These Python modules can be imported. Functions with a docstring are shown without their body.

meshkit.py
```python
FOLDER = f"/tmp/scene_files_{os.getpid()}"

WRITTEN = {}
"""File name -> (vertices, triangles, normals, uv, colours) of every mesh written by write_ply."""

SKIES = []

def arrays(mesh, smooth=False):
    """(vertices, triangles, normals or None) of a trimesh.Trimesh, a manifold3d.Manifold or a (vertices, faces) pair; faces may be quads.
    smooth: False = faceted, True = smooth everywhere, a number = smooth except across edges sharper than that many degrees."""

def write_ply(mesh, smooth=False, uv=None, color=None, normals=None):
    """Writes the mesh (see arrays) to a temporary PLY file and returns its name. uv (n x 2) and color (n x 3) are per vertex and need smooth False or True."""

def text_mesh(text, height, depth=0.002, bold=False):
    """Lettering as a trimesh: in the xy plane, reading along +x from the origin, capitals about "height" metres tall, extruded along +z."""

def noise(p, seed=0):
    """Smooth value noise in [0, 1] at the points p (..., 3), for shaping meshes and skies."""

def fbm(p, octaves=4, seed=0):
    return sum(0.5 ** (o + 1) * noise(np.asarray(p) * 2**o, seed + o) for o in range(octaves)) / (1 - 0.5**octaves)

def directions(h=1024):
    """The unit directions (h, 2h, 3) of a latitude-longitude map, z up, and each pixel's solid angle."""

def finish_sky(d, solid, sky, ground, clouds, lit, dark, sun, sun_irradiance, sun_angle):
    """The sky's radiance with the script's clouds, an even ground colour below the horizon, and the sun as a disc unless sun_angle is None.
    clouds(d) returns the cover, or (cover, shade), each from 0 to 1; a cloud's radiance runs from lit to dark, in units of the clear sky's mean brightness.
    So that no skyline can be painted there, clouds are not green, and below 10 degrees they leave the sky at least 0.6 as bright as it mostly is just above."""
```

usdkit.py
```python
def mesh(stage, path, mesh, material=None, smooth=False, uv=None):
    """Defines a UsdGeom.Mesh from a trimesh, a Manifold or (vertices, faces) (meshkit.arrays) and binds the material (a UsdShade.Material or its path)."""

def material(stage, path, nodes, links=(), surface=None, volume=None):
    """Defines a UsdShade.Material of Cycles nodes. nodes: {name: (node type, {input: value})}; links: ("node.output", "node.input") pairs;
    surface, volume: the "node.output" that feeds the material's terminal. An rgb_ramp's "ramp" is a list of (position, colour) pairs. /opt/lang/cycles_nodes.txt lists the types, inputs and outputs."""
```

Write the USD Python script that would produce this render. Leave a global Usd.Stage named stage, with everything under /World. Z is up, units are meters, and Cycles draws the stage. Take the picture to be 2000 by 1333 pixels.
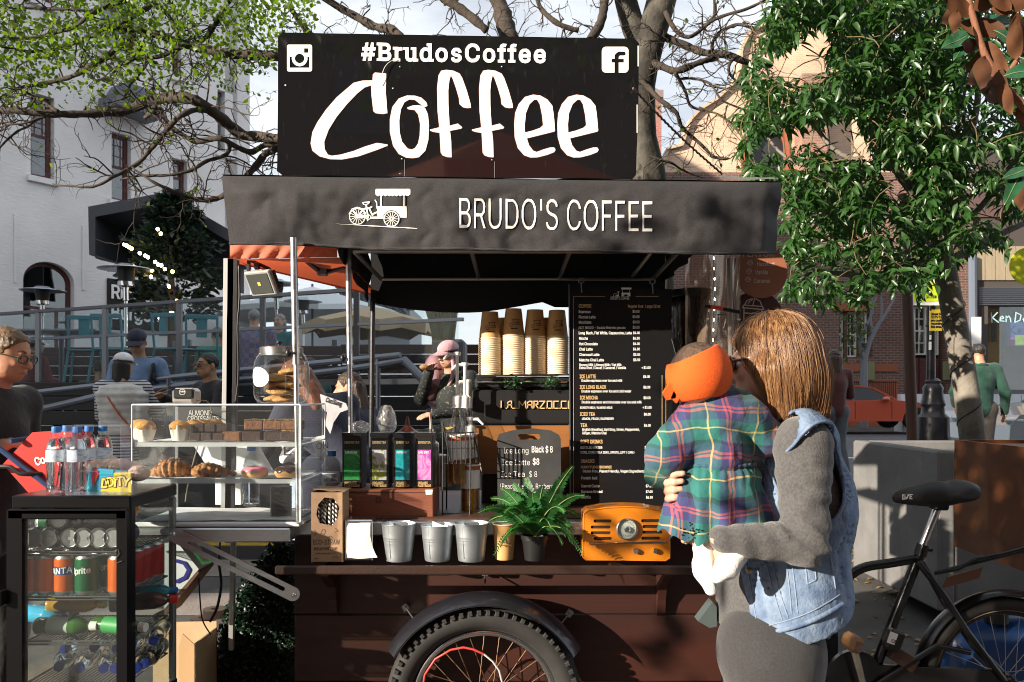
import math,random,glob
import numpy as np,trimesh,usdkit,meshkit
from pxr import Usd,UsdGeom,UsdLux,UsdShade,Gf,Sdf,Vt
from shapely.geometry import Polygon,LineString,Point,box as sbox,MultiPolygon
from shapely import affinity
from shapely.ops import unary_union
from scipy.spatial import ConvexHull

random.seed(7)
rng=np.random.default_rng(7)
stage=Usd.Stage.CreateInMemory()
UsdGeom.SetStageUpAxis(stage,'Z');UsdGeom.SetStageMetersPerUnit(stage,1.0)
UsdGeom.Xform.Define(stage,'/World');UsdGeom.Scope.Define(stage,'/World/Looks')
# ------------------------------------------------------------------ camera, sky, sun
FPX,HC,HY=1556.0,1.40,775.0  # focal length in photo pixels, eye height, horizon row
cam=UsdGeom.Camera.Define(stage,'/World/camera')
cam.CreateHorizontalApertureAttr(36.0);cam.CreateVerticalApertureAttr(36.0*682/1024)
cam.CreateFocalLengthAttr(36.0*FPX/2000)
cam.CreateVerticalApertureOffsetAttr(36.0*(HY-666.5)/2000)
cam.CreateFStopAttr(9.0);cam.CreateFocusDistanceAttr(2.75)
cam.CreateExposureAttr(1.25)
cam.AddTranslateOp().Set(Gf.Vec3d(0,0,HC));cam.AddRotateXOp().Set(90)
SAZ,SEL=math.radians(57),math.radians(16.5)  # sun: behind the camera's left shoulder, low
SUN=np.array([-math.sin(SAZ)*math.cos(SEL),-math.cos(SAZ)*math.cos(SEL),math.sin(SEL)])
sky=UsdLux.DomeLight.Define(stage,'/World/sky')
skym=usdkit.material(stage,'/World/Looks/sky_air',{
    's': ('sky_texture',{'sky_type': 'single_scattering','sun_disc': False,'sun_elevation': SEL,
          'sun_rotation': math.atan2(SUN[0],SUN[1]),'air_density': 1.0,'aerosol_density': 0.8}),
    'tc': ('texture_coordinate',{}),'mp': ('mapping',{'scale': (2.0,2.0,5.0)}),
    'n': ('noise_texture',{'scale': 1.6,'detail': 6.0,'roughness': 0.6}),
    'r': ('rgb_ramp',{'ramp': [(0.30,(.42,.42,.42)),(0.62,(0.95,0.95,0.95))]}),
    'mx': ('mix',{'color2': (9.5,9.9,10.5)}),'b': ('background_shader',{'strength': 0.05})},
    [('tc.generated','mp.vector'),('mp.vector','n.vector'),('n.fac','r.fac'),('r.color','mx.fac'),('s.color','mx.color1'),('mx.color','b.color')],
    surface='b.background')
UsdShade.MaterialBindingAPI.Apply(sky.GetPrim()).Bind(skym)
sun=UsdLux.DistantLight.Define(stage,'/World/sun')
sun.CreateIntensityAttr(1.25);sun.CreateAngleAttr(0.5);sun.CreateNormalizeAttr(True);sun.CreateColorAttr(Gf.Vec3f(1.0,0.87,0.71))
_m=Gf.Matrix4d().SetLookAt(Gf.Vec3d(*map(float,SUN)),Gf.Vec3d(0,0,0),Gf.Vec3d(0,0,1)).GetInverse()
sun.AddTransformOp().Set(Gf.Matrix4d(_m.ExtractRotationMatrix(),Gf.Vec3d(0,0,0)))

# ------------------------------------------------------------------ helpers
def at(px,py,Y):
    """The point that stands at depth Y behind photo pixel (px, py)."""
    return np.array([(px-1000.0)*Y/FPX,Y,HC+(HY-py)*Y/FPX])
def S(Y): return Y/FPX
def unit(v):
    v=np.asarray(v,float);return v/(np.linalg.norm(v)+1e-12)
def rot(axis,deg):
    return trimesh.transformations.rotation_matrix(math.radians(deg),{'x': [1,0,0],'y': [0,1,0],'z': [0,0,1]}[axis] if isinstance(axis,str) else axis)[:3,:3]

class MB:
    """Collects shapes into one mesh."""
    def __init__(s): s.v,s.f,s.n=[],[],0
    def add(s,v,f,R=None,t=None):
        v=np.asarray(v,float);f=np.asarray(f,int)
        if f.shape[1]==4: f=np.vstack([f[:,[0,1,2]],f[:,[0,2,3]]])
        if R is not None: v=v @ np.asarray(R).T
        if t is not None: v=v+np.asarray(t)
        s.v.append(v);s.f.append(f+s.n);s.n+=len(v);return s
    def get(s): return np.vstack(s.v),np.vstack(s.f)
    def box(s,lo,hi,R=None,c=None):
        lo,hi=np.asarray(lo,float),np.asarray(hi,float)
        m=trimesh.creation.box(hi-lo);o=(lo+hi)/2
        if R is None: return s.add(m.vertices,m.faces,None,o)
        return s.add(m.vertices+(o if c is None else o-c),m.faces,R,np.zeros(3) if c is None else c)
    def cbox(s,c,size,ch=0.004,R=None):
        """Box with chamfered edges, centred on c."""
        h=np.asarray(size,float)/2;ch=min(ch,0.45*h.min()*2)
        pts=[]
        for a in (-1,1):
            for b in (-1,1):
                for d in (-1,1):
                    q=np.array([a,b,d])*h
                    for k in range(3):
                        w=q.copy()
                        for j in range(3):
                            if j !=k: w[j]-=np.sign(w[j])*ch
                        pts.append(w)
        pts=np.array(pts)
        m=trimesh.Trimesh(pts,ConvexHull(pts).simplices,process=False);m.fix_normals()
        return s.add(m.vertices,m.faces,R,c)
    def bar(s,a,b,w,d,up=(0,0,1),ch=0.002):
        """Box bar from a to b, width w, depth d (along up)."""
        a,b=np.asarray(a,float),np.asarray(b,float);x=unit(b-a);u=np.asarray(up,float)
        y=unit(np.cross(u,x)) if abs(np.dot(unit(u),x))<.99 else unit(np.cross((1,0,0),x));z=np.cross(x,y)
        return s.cbox((a+b)/2,(np.linalg.norm(b-a),w,d),ch,np.stack([x,y,z],1))
    def tube(s,pts,r,n=8,closed=False,cap=True):
        p=np.asarray(pts,float);k=len(p);r=np.broadcast_to(np.asarray(r,float),(k,))
        t=np.roll(p,-1,0)-np.roll(p,1,0) if closed else np.gradient(p,axis=0)
        t/=np.linalg.norm(t,axis=1,keepdims=True)+1e-12
        a=np.cross(t[0],(0,0,1) if abs(t[0][2])<.9 else (1,0,0));A=[]
        for i in range(k):
            a=a-t[i]*np.dot(a,t[i]);a=a/(np.linalg.norm(a)+1e-12);A.append(a)
        A=np.array(A);B=np.cross(t,A);th=np.arange(n)*2*np.pi/n
        v=p[:,None]+r[:,None,None]*(np.cos(th)[None,:,None]*A[:,None]+np.sin(th)[None,:,None]*B[:,None])
        kk=k if closed else k-1
        i,j=np.meshgrid(np.arange(kk),np.arange(n),indexing='ij');i2=(i+1) % k;j2=(j+1) % n
        q=np.stack([i*n+j,i*n+j2,i2*n+j2,i2*n+j],-1).reshape(-1,4)
        f=np.vstack([q[:,[0,1,2]],q[:,[0,2,3]]]);v=v.reshape(-1,3)
        if cap and not closed:
            m=len(v);v=np.vstack([v,p[0],p[-1]])
            c=[[m,(j+1) % n,j] for j in range(n)]+[[m+1,(k-1)*n+j,(k-1)*n+(j+1) % n] for j in range(n)]
            f=np.vstack([f,c])
        return s.add(v,f)
    def cyl(s,a,b,r,n=16): return s.tube([a,b],r,n)
    def lathe(s,prof,c=(0,0,0),n=24,R=None,sx=1.0,sy=1.0):
        """prof: (radius, z) rows turned about z."""
        p=np.asarray(prof,float);k=len(p);th=np.arange(n)*2*np.pi/n
        v=np.stack([p[:,:1]*np.cos(th)*sx,p[:,:1]*np.sin(th)*sy,np.repeat(p[:,1:],n,1)],-1).reshape(-1,3)
        i,j=np.meshgrid(np.arange(k-1),np.arange(n),indexing='ij');j2=(j+1) % n
        q=np.stack([i*n+j,i*n+j2,(i+1)*n+j2,(i+1)*n+j],-1).reshape(-1,4)
        return s.add(v,q,R,c)
    def ell(s,c,r,n=2,R=None):
        m=trimesh.creation.icosphere(n);return s.add(m.vertices*np.asarray(r),m.faces,R,c)
    def poly(s,polys,depth,o,ux=(1,0,0),uy=(0,0,1)):
        """Polygons in the plane (o, ux, uy), extruded along ux x uy."""
        ux,uy=np.asarray(ux,float),np.asarray(uy,float);n=np.cross(ux,uy)
        for g in _polys(polys):
            try: m=trimesh.creation.extrude_polygon(g,depth,engine='earcut')
            except Exception: continue
            v=np.array(m.vertices);s.add(np.asarray(o)+v[:,:1]*ux+v[:,1:2]*uy+v[:,2:]*n,m.faces)
        return s
    def ppx(s,polys,Y,depth=0.002):
        """Polygons in photo pixels on the frontal plane at depth Y, built out by depth towards the viewer."""
        k=Y/FPX
        q=[affinity.affine_transform(g,[k,0,0,-k,-1000*k,HC+HY*k]) for g in _polys(polys)]
        return s.poly(q,depth,(0,Y,0))
    def boxpx(s,x0,y0,x1,y1,Yf,Yb,ch=0.004):
        a,b=at(x0,y1,Yf),at(x1,y0,Yf);lo=np.array([a[0],Yf,a[2]]);hi=np.array([b[0],Yb,b[2]])
        return s.cbox((lo+hi)/2,hi-lo,ch)
    def grid(s,P):
        """P: (m, n, 3) points."""
        m,n=P.shape[:2];i,j=np.meshgrid(np.arange(m-1),np.arange(n-1),indexing='ij')
        return s.add(P.reshape(-1,3),np.stack([i*n+j,(i+1)*n+j,(i+1)*n+j+1,i*n+j+1],-1).reshape(-1,4))

def _polys(g):
    if isinstance(g,(list,tuple)): return [q for x in g for q in _polys(x)]
    if g.is_empty: return []
    if g.geom_type=='Polygon': return [g] if g.area>0 else []
    return [q for x in getattr(g,'geoms',[]) for q in _polys(x)]

_names,_loc={},{}
def _number(parent,name):
    k=(parent,name);i=_names.get(k,-1)+1;_names[k]=i
    return f'{parent}/{name}'+(f'_{i:03d}' if i else '')
def _tag(prim,label=None,cat=None,group=None,kind=None):
    for k,t in (('label',label),('category',cat),('group',group),('kind',kind)):
        if t: prim.SetCustomDataByKey(k,t)
def thing(name,label,cat,loc=(0,0,0),group=None,kind=None):
    p=_number('/World',name);x=UsdGeom.Xform.Define(stage,p);x.AddTranslateOp().Set(Gf.Vec3d(*map(float,loc)))
    _loc[p]=np.asarray(loc,float);_tag(x.GetPrim(),label,cat,group,kind);return p
def part(parent,name,mb,material,smooth=30,label=None,kind=None):
    """One mesh under a thing or under a part; vertices are given in world space."""
    p=_number(parent,name);top='/'.join(p.split('/')[:3]);o=_loc.get(top,np.zeros(3))
    v,f=mb.get() if isinstance(mb,MB) else mb
    usdkit.mesh(stage,p,(np.asarray(v)-o,f),material,smooth);_loc.setdefault(p,o)
    if label or kind: _tag(stage.GetPrimAtPath(p),label,kind=kind)
    return p
def solo(name,mb,material,label,cat,smooth=30,group=None,kind=None):
    p=_number('/World',name);v,f=mb.get() if isinstance(mb,MB) else mb
    usdkit.mesh(stage,p,(v,f),material,smooth);_loc[p]=np.zeros(3);_tag(stage.GetPrimAtPath(p),label,cat,group,kind);return p
def struct(name,mb,material,smooth=30,label=None):
    p=_number('/World',name);v,f=mb.get() if isinstance(mb,MB) else mb
    usdkit.mesh(stage,p,(v,f),material,smooth);_loc[p]=np.zeros(3);_tag(stage.GetPrimAtPath(p),label,kind='structure');return p
def copy_of(src,name,label,loc,rz=0.0,scale=None,group=None):
    d=stage.GetPrimAtPath(src).GetCustomData();p=_number('/World',name);x=UsdGeom.Xform.Define(stage,p)
    x.GetPrim().GetReferences().AddInternalReference(src)
    x.ClearXformOpOrder();ops=[]
    a=x.AddTranslateOp(opSuffix='place');a.Set(Gf.Vec3d(*map(float,loc)));b=x.AddRotateZOp(opSuffix='turn');b.Set(float(rz));ops=[a,b]
    if scale: c=x.AddScaleOp(opSuffix='size');c.Set(Gf.Vec3f(*[float(q) for q in np.broadcast_to(scale,3)]));ops.append(c)
    x.SetXformOpOrder(ops);x.GetPrim().SetInstanceable(True)
    _tag(x.GetPrim(),label,d.get('category'),group or d.get('group'));return p

# ------------------------------------------------------------------ lettering
_font={}
def glyphs(text,cap,bold=0.0,sx=1.0,face='Inter',track=0.0):
    """Shapely outlines of a line of text; baseline at 0, capitals cap high. bold > 0 swells, < 0 thins (share of cap height)."""
    from PIL import Image,ImageDraw,ImageFont
    if face not in _font: _font[face]=ImageFont.truetype(glob.glob(f'/opt/blender-*/*/datafiles/fonts/{face}.woff2')[0],96)
    font,out,x=_font[face],[],0.0
    for ch in text:
        key=(face,ch)
        if key not in _font:
            x0,y0,x1,y1=font.getbbox(ch,anchor='ls');adv=font.getlength(ch);g=None
            if x1>x0 and y1>y0:
                im=Image.new('L',(x1-x0+8,y1-y0+8));ImageDraw.Draw(im).text((4-x0,4-y0),ch,255,font,anchor='ls')
                on=np.pad(np.asarray(im)>127,((0,0),(1,1))).astype(np.int8);dd=np.diff(on,axis=1)
                r,st=np.nonzero(dd==1);en=np.nonzero(dd==-1)[1]
                g=unary_union([sbox(a,-b-1,c,-b) for a,b,c in zip(st,r,en)]).buffer(0.6).buffer(-0.6).simplify(0.9)
                g=affinity.translate(g,x0-4,4-y0)
            _font[key]=(g,adv)
        g,adv=_font[key]
        if g is not None: out.append(affinity.translate(g,x,0))
        x+=adv+track*70
    s=cap/70.0;out=[affinity.scale(g,s*sx,s,origin=(0,0)) for g in out]
    if bold: out=[g.buffer(bold*cap,join_style=2) for g in out]
    return out,x*s*sx
def text(mb,t,cap,o,ux=(1,0,0),uy=(0,0,1),bold=0.0,sx=1.0,depth=0.0012,width=None,align='l',face='Inter',track=0.0):
    g,w=glyphs(t,cap,bold,sx,face,track)
    if width: g=[affinity.scale(q,width/w,1,origin=(0,0)) for q in g];w=width
    o=np.asarray(o,float)-np.asarray(ux,float)*(w if align=='r' else w/2 if align=='c' else 0)
    return mb.poly(g,depth,o,ux,uy)

# ------------------------------------------------------------------ materials
_mats={}
def mat(name,c=(.5,.5,.5),r=.5,m=0.0,c2=None,ns=8.0,st=(1,1,1),bump=0.0,bs=40.0,spec=.5,coat=0.0,sheen=0.0,trans=0.0,ior=1.45,em=0.0,emc=None,lo=.35,hi=.65,r2=None,island=False,bst=(1,1,1),det=4.0):
    if name in _mats: return _mats[name]
    nodes={'p': ('principled_bsdf',{'base_color': c,'roughness': r,'metallic': m,'specular_ior_level': spec,'coat_weight': coat,'sheen_weight': sheen,'transmission_weight': trans,'ior': ior,
             'emission_strength': em,'emission_color': emc or c})}
    links=[]
    if c2 is not None or bump or r2 is not None: nodes['g']=('geometry',{})
    if c2 is not None or r2 is not None:
        nodes['mp']=('mapping',{'scale': tuple(ns*q for q in st)});nodes['n']=('noise_texture',{'scale': 1.0,'detail': det,'roughness': .6})
        links+=[('g.position','mp.vector'),('mp.vector','n.vector')]
    if c2 is not None:
        nodes['rp']=('rgb_ramp',{'ramp': [(lo,c),(hi,c2)]})
        links+=[('g.random_per_island','rp.fac') if island else ('n.fac','rp.fac'),('rp.color','p.base_color')]
    if r2 is not None:
        nodes['rr']=('map_range',{'from_min': .35,'from_max': .65,'to_min': r,'to_max': r2,'clamp': True});links+=[('n.fac','rr.value'),('rr.result','p.roughness')]
    if bump:
        nodes['mb']=('mapping',{'scale': tuple(bs*q for q in bst)});nodes['nb']=('noise_texture',{'scale': 1.0,'detail': 5.0,'roughness': .65});nodes['b']=('bump',{'strength': bump,'distance': .02})
        links+=[('g.position','mb.vector'),('mb.vector','nb.vector'),('nb.fac','b.height'),('b.normal','p.normal')]
    _mats[name]=usdkit.material(stage,'/World/Looks/'+name,nodes,links,surface='p.BSDF');return _mats[name]
def pane(name,tint=(1,1,1),k=0.5,base=0.035,rough=0.0,haze=0.0,hazec=(.8,.8,.8)):
    """Thin clear sheet: see-through, mirror at grazing angles, with a little dust."""
    if name in _mats: return _mats[name]
    n={'t': ('transparent_bsdf',{'color': tint}),'g': ('glossy_bsdf',{'color': (1,1,1),'roughness': rough}),'l': ('layer_weight',{'blend': .5}),
         'pw': ('math',{'math_type': 'power','value2': 4.0}),'ma': ('math',{'math_type': 'multiply_add','value2': k,'value3': base}),'x': ('mix_closure',{})}
    l=[('l.facing','pw.value1'),('pw.value','ma.value1'),('ma.value','x.fac'),('t.BSDF','x.closure1'),('g.BSDF','x.closure2')]
    out='x.closure'
    if haze:
        n['d']=('diffuse_bsdf',{'color': hazec});n['y']=('mix_closure',{'fac': haze});l+=[('x.closure','y.closure1'),('d.BSDF','y.closure2')];out='y.closure'
    _mats[name]=usdkit.material(stage,'/World/Looks/'+name,n,l,surface=out);return _mats[name]
def leafmat(name,ramp,rough=.4,tr=.35,spec=.5,trc=None,back=None):
    if name in _mats: return _mats[name]
    n={'g': ('geometry',{}),'r': ('rgb_ramp',{'ramp': ramp}),'p': ('principled_bsdf',{'roughness': rough,'specular_ior_level': spec}),
         't': ('translucent_bsdf',{}),'h': ('hsv',{'saturation': 1.15,'value': 1.9,'hue': .49}),'x': ('mix_closure',{'fac': tr})}
    l=[('g.random_per_island','r.fac'),('r.color','h.color'),('h.color','t.color'),('p.BSDF','x.closure1'),('t.BSDF','x.closure2')]
    if back:
        n['mb']=('mix',{'color2': back});l+=[('r.color','mb.color1'),('g.backfacing','mb.fac'),('mb.color','p.base_color')]
    else: l.append(('r.color','p.base_color'))
    _mats[name]=usdkit.material(stage,'/World/Looks/'+name,n,l,surface='x.closure');return _mats[name]

def leaves(pos,d,nrm,size,width=.5,fold=.12,curl=.15):
    """Leaf blades (8 triangles each) as one vertex/face pair: base at pos, pointing along d."""
    pos=np.asarray(pos,float);N=len(pos);d=d/(np.linalg.norm(d,axis=1,keepdims=True)+1e-9)
    sde=np.cross(d,nrm);sde/=np.linalg.norm(sde,axis=1,keepdims=True)+1e-9;up=np.cross(sde,d)
    L=np.broadcast_to(np.asarray(size,float),(N,))[:,None]
    tpl=np.array([[0,0,0],[-.42,.3,fold],[.42,.3,fold],[-.36,.65,fold-curl*.4],[.36,.65,fold-curl*.4],[0,.35,0],[0,.68,-curl*.35],[0,1,-curl]])*[width,1,1]
    v=pos[:,None]+L[:,None]*(tpl[None,:,:1]*sde[:,None]+tpl[None,:,1:2]*d[:,None]+tpl[None,:,2:]*up[:,None])
    f=np.array([[0,5,1],[0,2,5],[1,5,6],[1,6,3],[5,2,4],[5,4,6],[3,6,7],[6,4,7]])
    return v.reshape(-1,3),(f[None]+8*np.arange(N)[:,None,None]).reshape(-1,3)
def rdir(n): 
    v=rng.normal(size=(n,3));return v/np.linalg.norm(v,axis=1,keepdims=True)
def spline(pts,n):
    """Smooth curve through points (columns may include radius)."""
    from scipy.interpolate import PchipInterpolator,CubicSpline
    p=np.asarray(pts,float);t=np.concatenate([[0],np.cumsum(np.linalg.norm(np.diff(p[:,:3],axis=0),axis=1)+1e-9)])
    return PchipInterpolator(t,p,axis=0)(np.linspace(0,t[-1],n)) if len(p)>2 else np.array([p[0]+(p[-1]-p[0])*k for k in np.linspace(0,1,n)])

# ------------------------------------------------------------------ implicit surfaces for people, food and cloth
def smin(a,b,k):
    h=np.clip(.5+.5*(b-a)/k,0,1);return b+(a-b)*h-k*h*(1-h)
def RC(a,b,ra,rb=None):
    a,b=np.asarray(a,float),np.asarray(b,float);rb=ra if rb is None else rb
    def f(P):
        d=b-a;t=np.clip(((P-a) @ d)/(d @ d+1e-12),0,1);return np.linalg.norm(P-a-t[...,None]*d,axis=-1)-(ra+t*(rb-ra))
    f.bb=(np.minimum(a-ra,b-rb),np.maximum(a+ra,b+rb));return f
def EL(c,r,R=None):
    c,r=np.asarray(c,float),np.asarray(r,float)
    def f(P):
        q=P-c
        if R is not None: q=q @ R
        k0=np.linalg.norm(q/r,axis=-1);k1=np.linalg.norm(q/r**2,axis=-1);return k0*(k0-1)/(k1+1e-9)
    m=np.max(r);f.bb=(c-(m if R is not None else r),c+(m if R is not None else r));return f
def U(fs,k=.03):
    def f(P):
        d=fs[0](P)
        for g in fs[1:]: d=smin(d,g(P),k) if k>0 else np.minimum(d,g(P))
        return d
    f.bb=(np.min([g.bb[0] for g in fs],0),np.max([g.bb[1] for g in fs],0));return f
def surf(f,h,lo=None,hi=None,pad=.02):
    """Naive surface nets of f < 0."""
    lo=(f.bb[0] if lo is None else np.asarray(lo,float))-pad-h;hi=(f.bb[1] if hi is None else np.asarray(hi,float))+pad+h
    n=np.maximum(np.ceil((hi-lo)/h).astype(int)+1,4);ax=[lo[k]+h*np.arange(n[k]) for k in range(3)]
    F=np.empty(n)
    for i in range(n[0]):
        P=np.stack(np.meshgrid(ax[0][i:i+1],ax[1],ax[2],indexing='ij'),-1);F[i]=f(P)[0]
    s=F<0;s[0]=s[-1]=False;s[:,0]=s[:,-1]=False;s[:,:,0]=s[:,:,-1]=False
    F=np.where(s,np.minimum(F,-1e-6),np.maximum(F,1e-6));c=np.zeros(n-1,int);C=np.zeros((*(n-1),3));W=np.zeros(n-1)
    cs=[(slice(None,-1) if not (b>>k)&1 else slice(1,None)) for b in range(8) for k in range(3)]
    for b in range(8):
        for k in range(3):
            if (b>>k)&1: continue
            b2=b|(1<<k);A,B=F[cs[3*b],cs[3*b+1],cs[3*b+2]],F[cs[3*b2],cs[3*b2+1],cs[3*b2+2]]
            m=(A<0) !=(B<0);t=np.where(m,A/np.where(m,A-B,1),0)
            o=np.array([(b>>j)&1 for j in range(3)],float)
            for j in range(3): C[...,j]+=m*(o[j]+(t if j==k else 0))
            W+=m
    act=W>0;idx=-np.ones(n-1,int);idx[act]=np.arange(act.sum())
    V=lo+h*(np.argwhere(act)+C[act]/W[act][:,None]);Q=[]
    for k in range(3):
        a,b=[(k+1) % 3,(k+2) % 3][0],(k+2) % 3
        sl0=[slice(None)]*3;sl1=[slice(None)]*3;sl0[k]=slice(None,-1);sl1[k]=slice(1,None)
        e=s[tuple(sl0)] !=s[tuple(sl1)];p=np.argwhere(e)
        ea=np.eye(3,dtype=int)[a];eb=np.eye(3,dtype=int)[b]
        q=np.stack([idx[tuple((p-ea-eb).T)],idx[tuple((p-eb).T)],idx[tuple(p.T)],idx[tuple((p-ea).T)]],1)
        fl=~s[tuple(p.T)];q[fl]=q[fl][:,::-1];Q.append(q)
    Q=np.vstack(Q);return V,np.vstack([Q[:,[0,1,2]],Q[:,[0,2,3]]])
# ================================================================== SETTING
def G(Y): return np.interp(Y,[-30,4.0,10.0,14.0,200],[0,0,.34,.38,.5])
def slabpx(mb,polys,Yf,Yb):
    k=Yf/FPX
    q=[affinity.affine_transform(g,[k,0,0,-k,-1000*k,HC+HY*k]) for g in _polys(polys)]
    return mb.poly(q,Yb-Yf,(0,Yb,0))
def P_(*p): return Polygon(p)
def rpx(x0,y0,x1,y1): return sbox(min(x0,x1),min(y0,y1),max(x0,x1),max(y0,y1))

asphalt=mat('asphalt',(.055,.052,.05),.85,c2=(.095,.09,.084),ns=3,bump=.5,bs=140,lo=.3,hi=.7)
paving=mat('paving',(.17,.145,.125),.8,c2=(.26,.225,.2),ns=1.3,bump=.3,bs=60)
concrete=mat('concrete',(.30,.30,.30),.8,c2=(.40,.40,.39),ns=4,bump=.15,bs=30,lo=.25,hi=.75)
kerbstone=mat('kerbstone',(.30,.29,.27),.85,c2=(.42,.4,.38),ns=6,bump=.3,bs=50)
black_metal=mat('black_metal',(.018,.018,.02),.4,bump=.05,bs=60)
steel=mat('steel',(.62,.63,.65),.28,1.0,r2=.42,ns=25,st=(.15,1,1))
chrome=mat('chrome',(.72,.72,.73),.16,1.0)
dark_steel=mat('dark_steel',(.16,.17,.19),.38,.8,bump=.05,bs=40)
tubegrey=mat('rail_grey',(.20,.22,.26),.4,.75)
white_paint=mat('white_paint',(.8,.8,.78),.6)
wall_white=mat('white_painted_brick',(.64,.625,.62),.75,c2=(.74,.725,.715),ns=.8,bump=.55,bs=9,bst=(.6,.6,3.2),det=6)
maroon=mat('maroon_frame',(.10,.028,.024),.5,c2=(.075,.02,.018),ns=14)
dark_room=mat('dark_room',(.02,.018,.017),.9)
glass_win=pane('window_glass',(.85,.92,.95),.75,.10)
glass_thin=pane('balustrade_glass',(.86,.91,.92),.16,.014,haze=.006)
grey_blue=mat('dark_cladding',(.045,.05,.062),.5,c2=(.06,.065,.08),ns=2)

# ground: one sheet out to the horizon
ys=np.concatenate([[-60,-20,-6,0],np.linspace(2,15,53),[18,22,30,60,160,400]]);xs=np.array([-300,-60,-20,-10,-6,-4,-3,-2,-1,0,1,2,3,4,6,8,12,20,60,300.])
Pg=np.zeros((len(ys),len(xs),3));Pg[...,0]=xs;Pg[...,1]=ys[:,None];Pg[...,2]=G(ys)[:,None]
struct('ground',MB().grid(Pg[:,::-1]),asphalt,True,'dark speckled asphalt around the cart')
# the road on the right and the kerb in front of it
yr=np.linspace(7.25,21.5,40);xr=np.linspace(.4,40,30)
Pr=np.zeros((len(yr),len(xr),3));Pr[...,0]=xr;Pr[...,1]=yr[:,None];Pr[...,2]=G(yr)[:,None]+.004
struct('road',MB().grid(Pr[:,::-1]),mat('road_tar',(.062,.066,.074),.7,c2=(.095,.10,.11),ns=.7,bump=.3,bs=120,r2=.9),True,'grey road that runs across behind the planters')
def strip(mb,x0,x1,y0,y1,dz,h=.0,n=14):
    yy=np.linspace(y0,y1,n) if y1-y0>.5 else np.array([y0,y1])
    P=np.zeros((len(yy),2,3));P[...,0]=[x1,x0];P[...,1]=yy[:,None];P[...,2]=G(yy)[:,None]+dz;mb.grid(P);return mb
struct('road_line',strip(MB(),.6,38,13.2,13.32,.008),white_paint,False,'thin white line along the far side of the road')
kb=[]
for i in range(16):
    x=1.6+i*.9;kb.append(part(kb[0].rpartition('/')[0] if kb else thing('kerb','pale stone kerb between the leaf-strewn ground and the road','kerb',(0,7.1,0)),'kerb_stone',MB().cbox((x+.445,7.1,G(7.1)+.04),(.885,.30,.18),.015),kerbstone))
stage.GetPrimAtPath(kb[0].rpartition('/')[0]).SetCustomDataByKey('kind','structure')
# pavement and stepped edge on the left
struct('pavement',strip(strip(MB(),-14,-.5,4.9,5.35,.004),-14,-.5,5.75,6.2,.0045),paving,False,'pale worn paving strips behind the display fridge')
tk=thing('raised_platform_edge','raised dark platform edge with yellow line and studs behind the cake case','step',(-2.4,6.5,0))
part(tk,'step',MB().box((-9,6.25,G(6.2)-.1),(-.9,7.6,G(6.2)+.10)),mat('dark_stone',(.045,.045,.05),.7,bump=.2,bs=50),False)
part(tk,'yellow_line',MB().box((-9,6.28,G(6.2)+.10),(-.9,6.40,G(6.2)+.104)),mat('yellow_paint',(.62,.40,.03),.6,c2=(.45,.28,.03),ns=20),False)
st=MB()
for i in range(34):
    for j in range(6): st.ell((-3.7+i*.075+(j % 2)*.037,6.55+j*.12,G(6.2)+.10),(.024,.024,.014),1)
part(tk,'tactile_studs',st,mat('stud_metal',(.45,.46,.5),.3,.9),True,kind='stuff')
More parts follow.
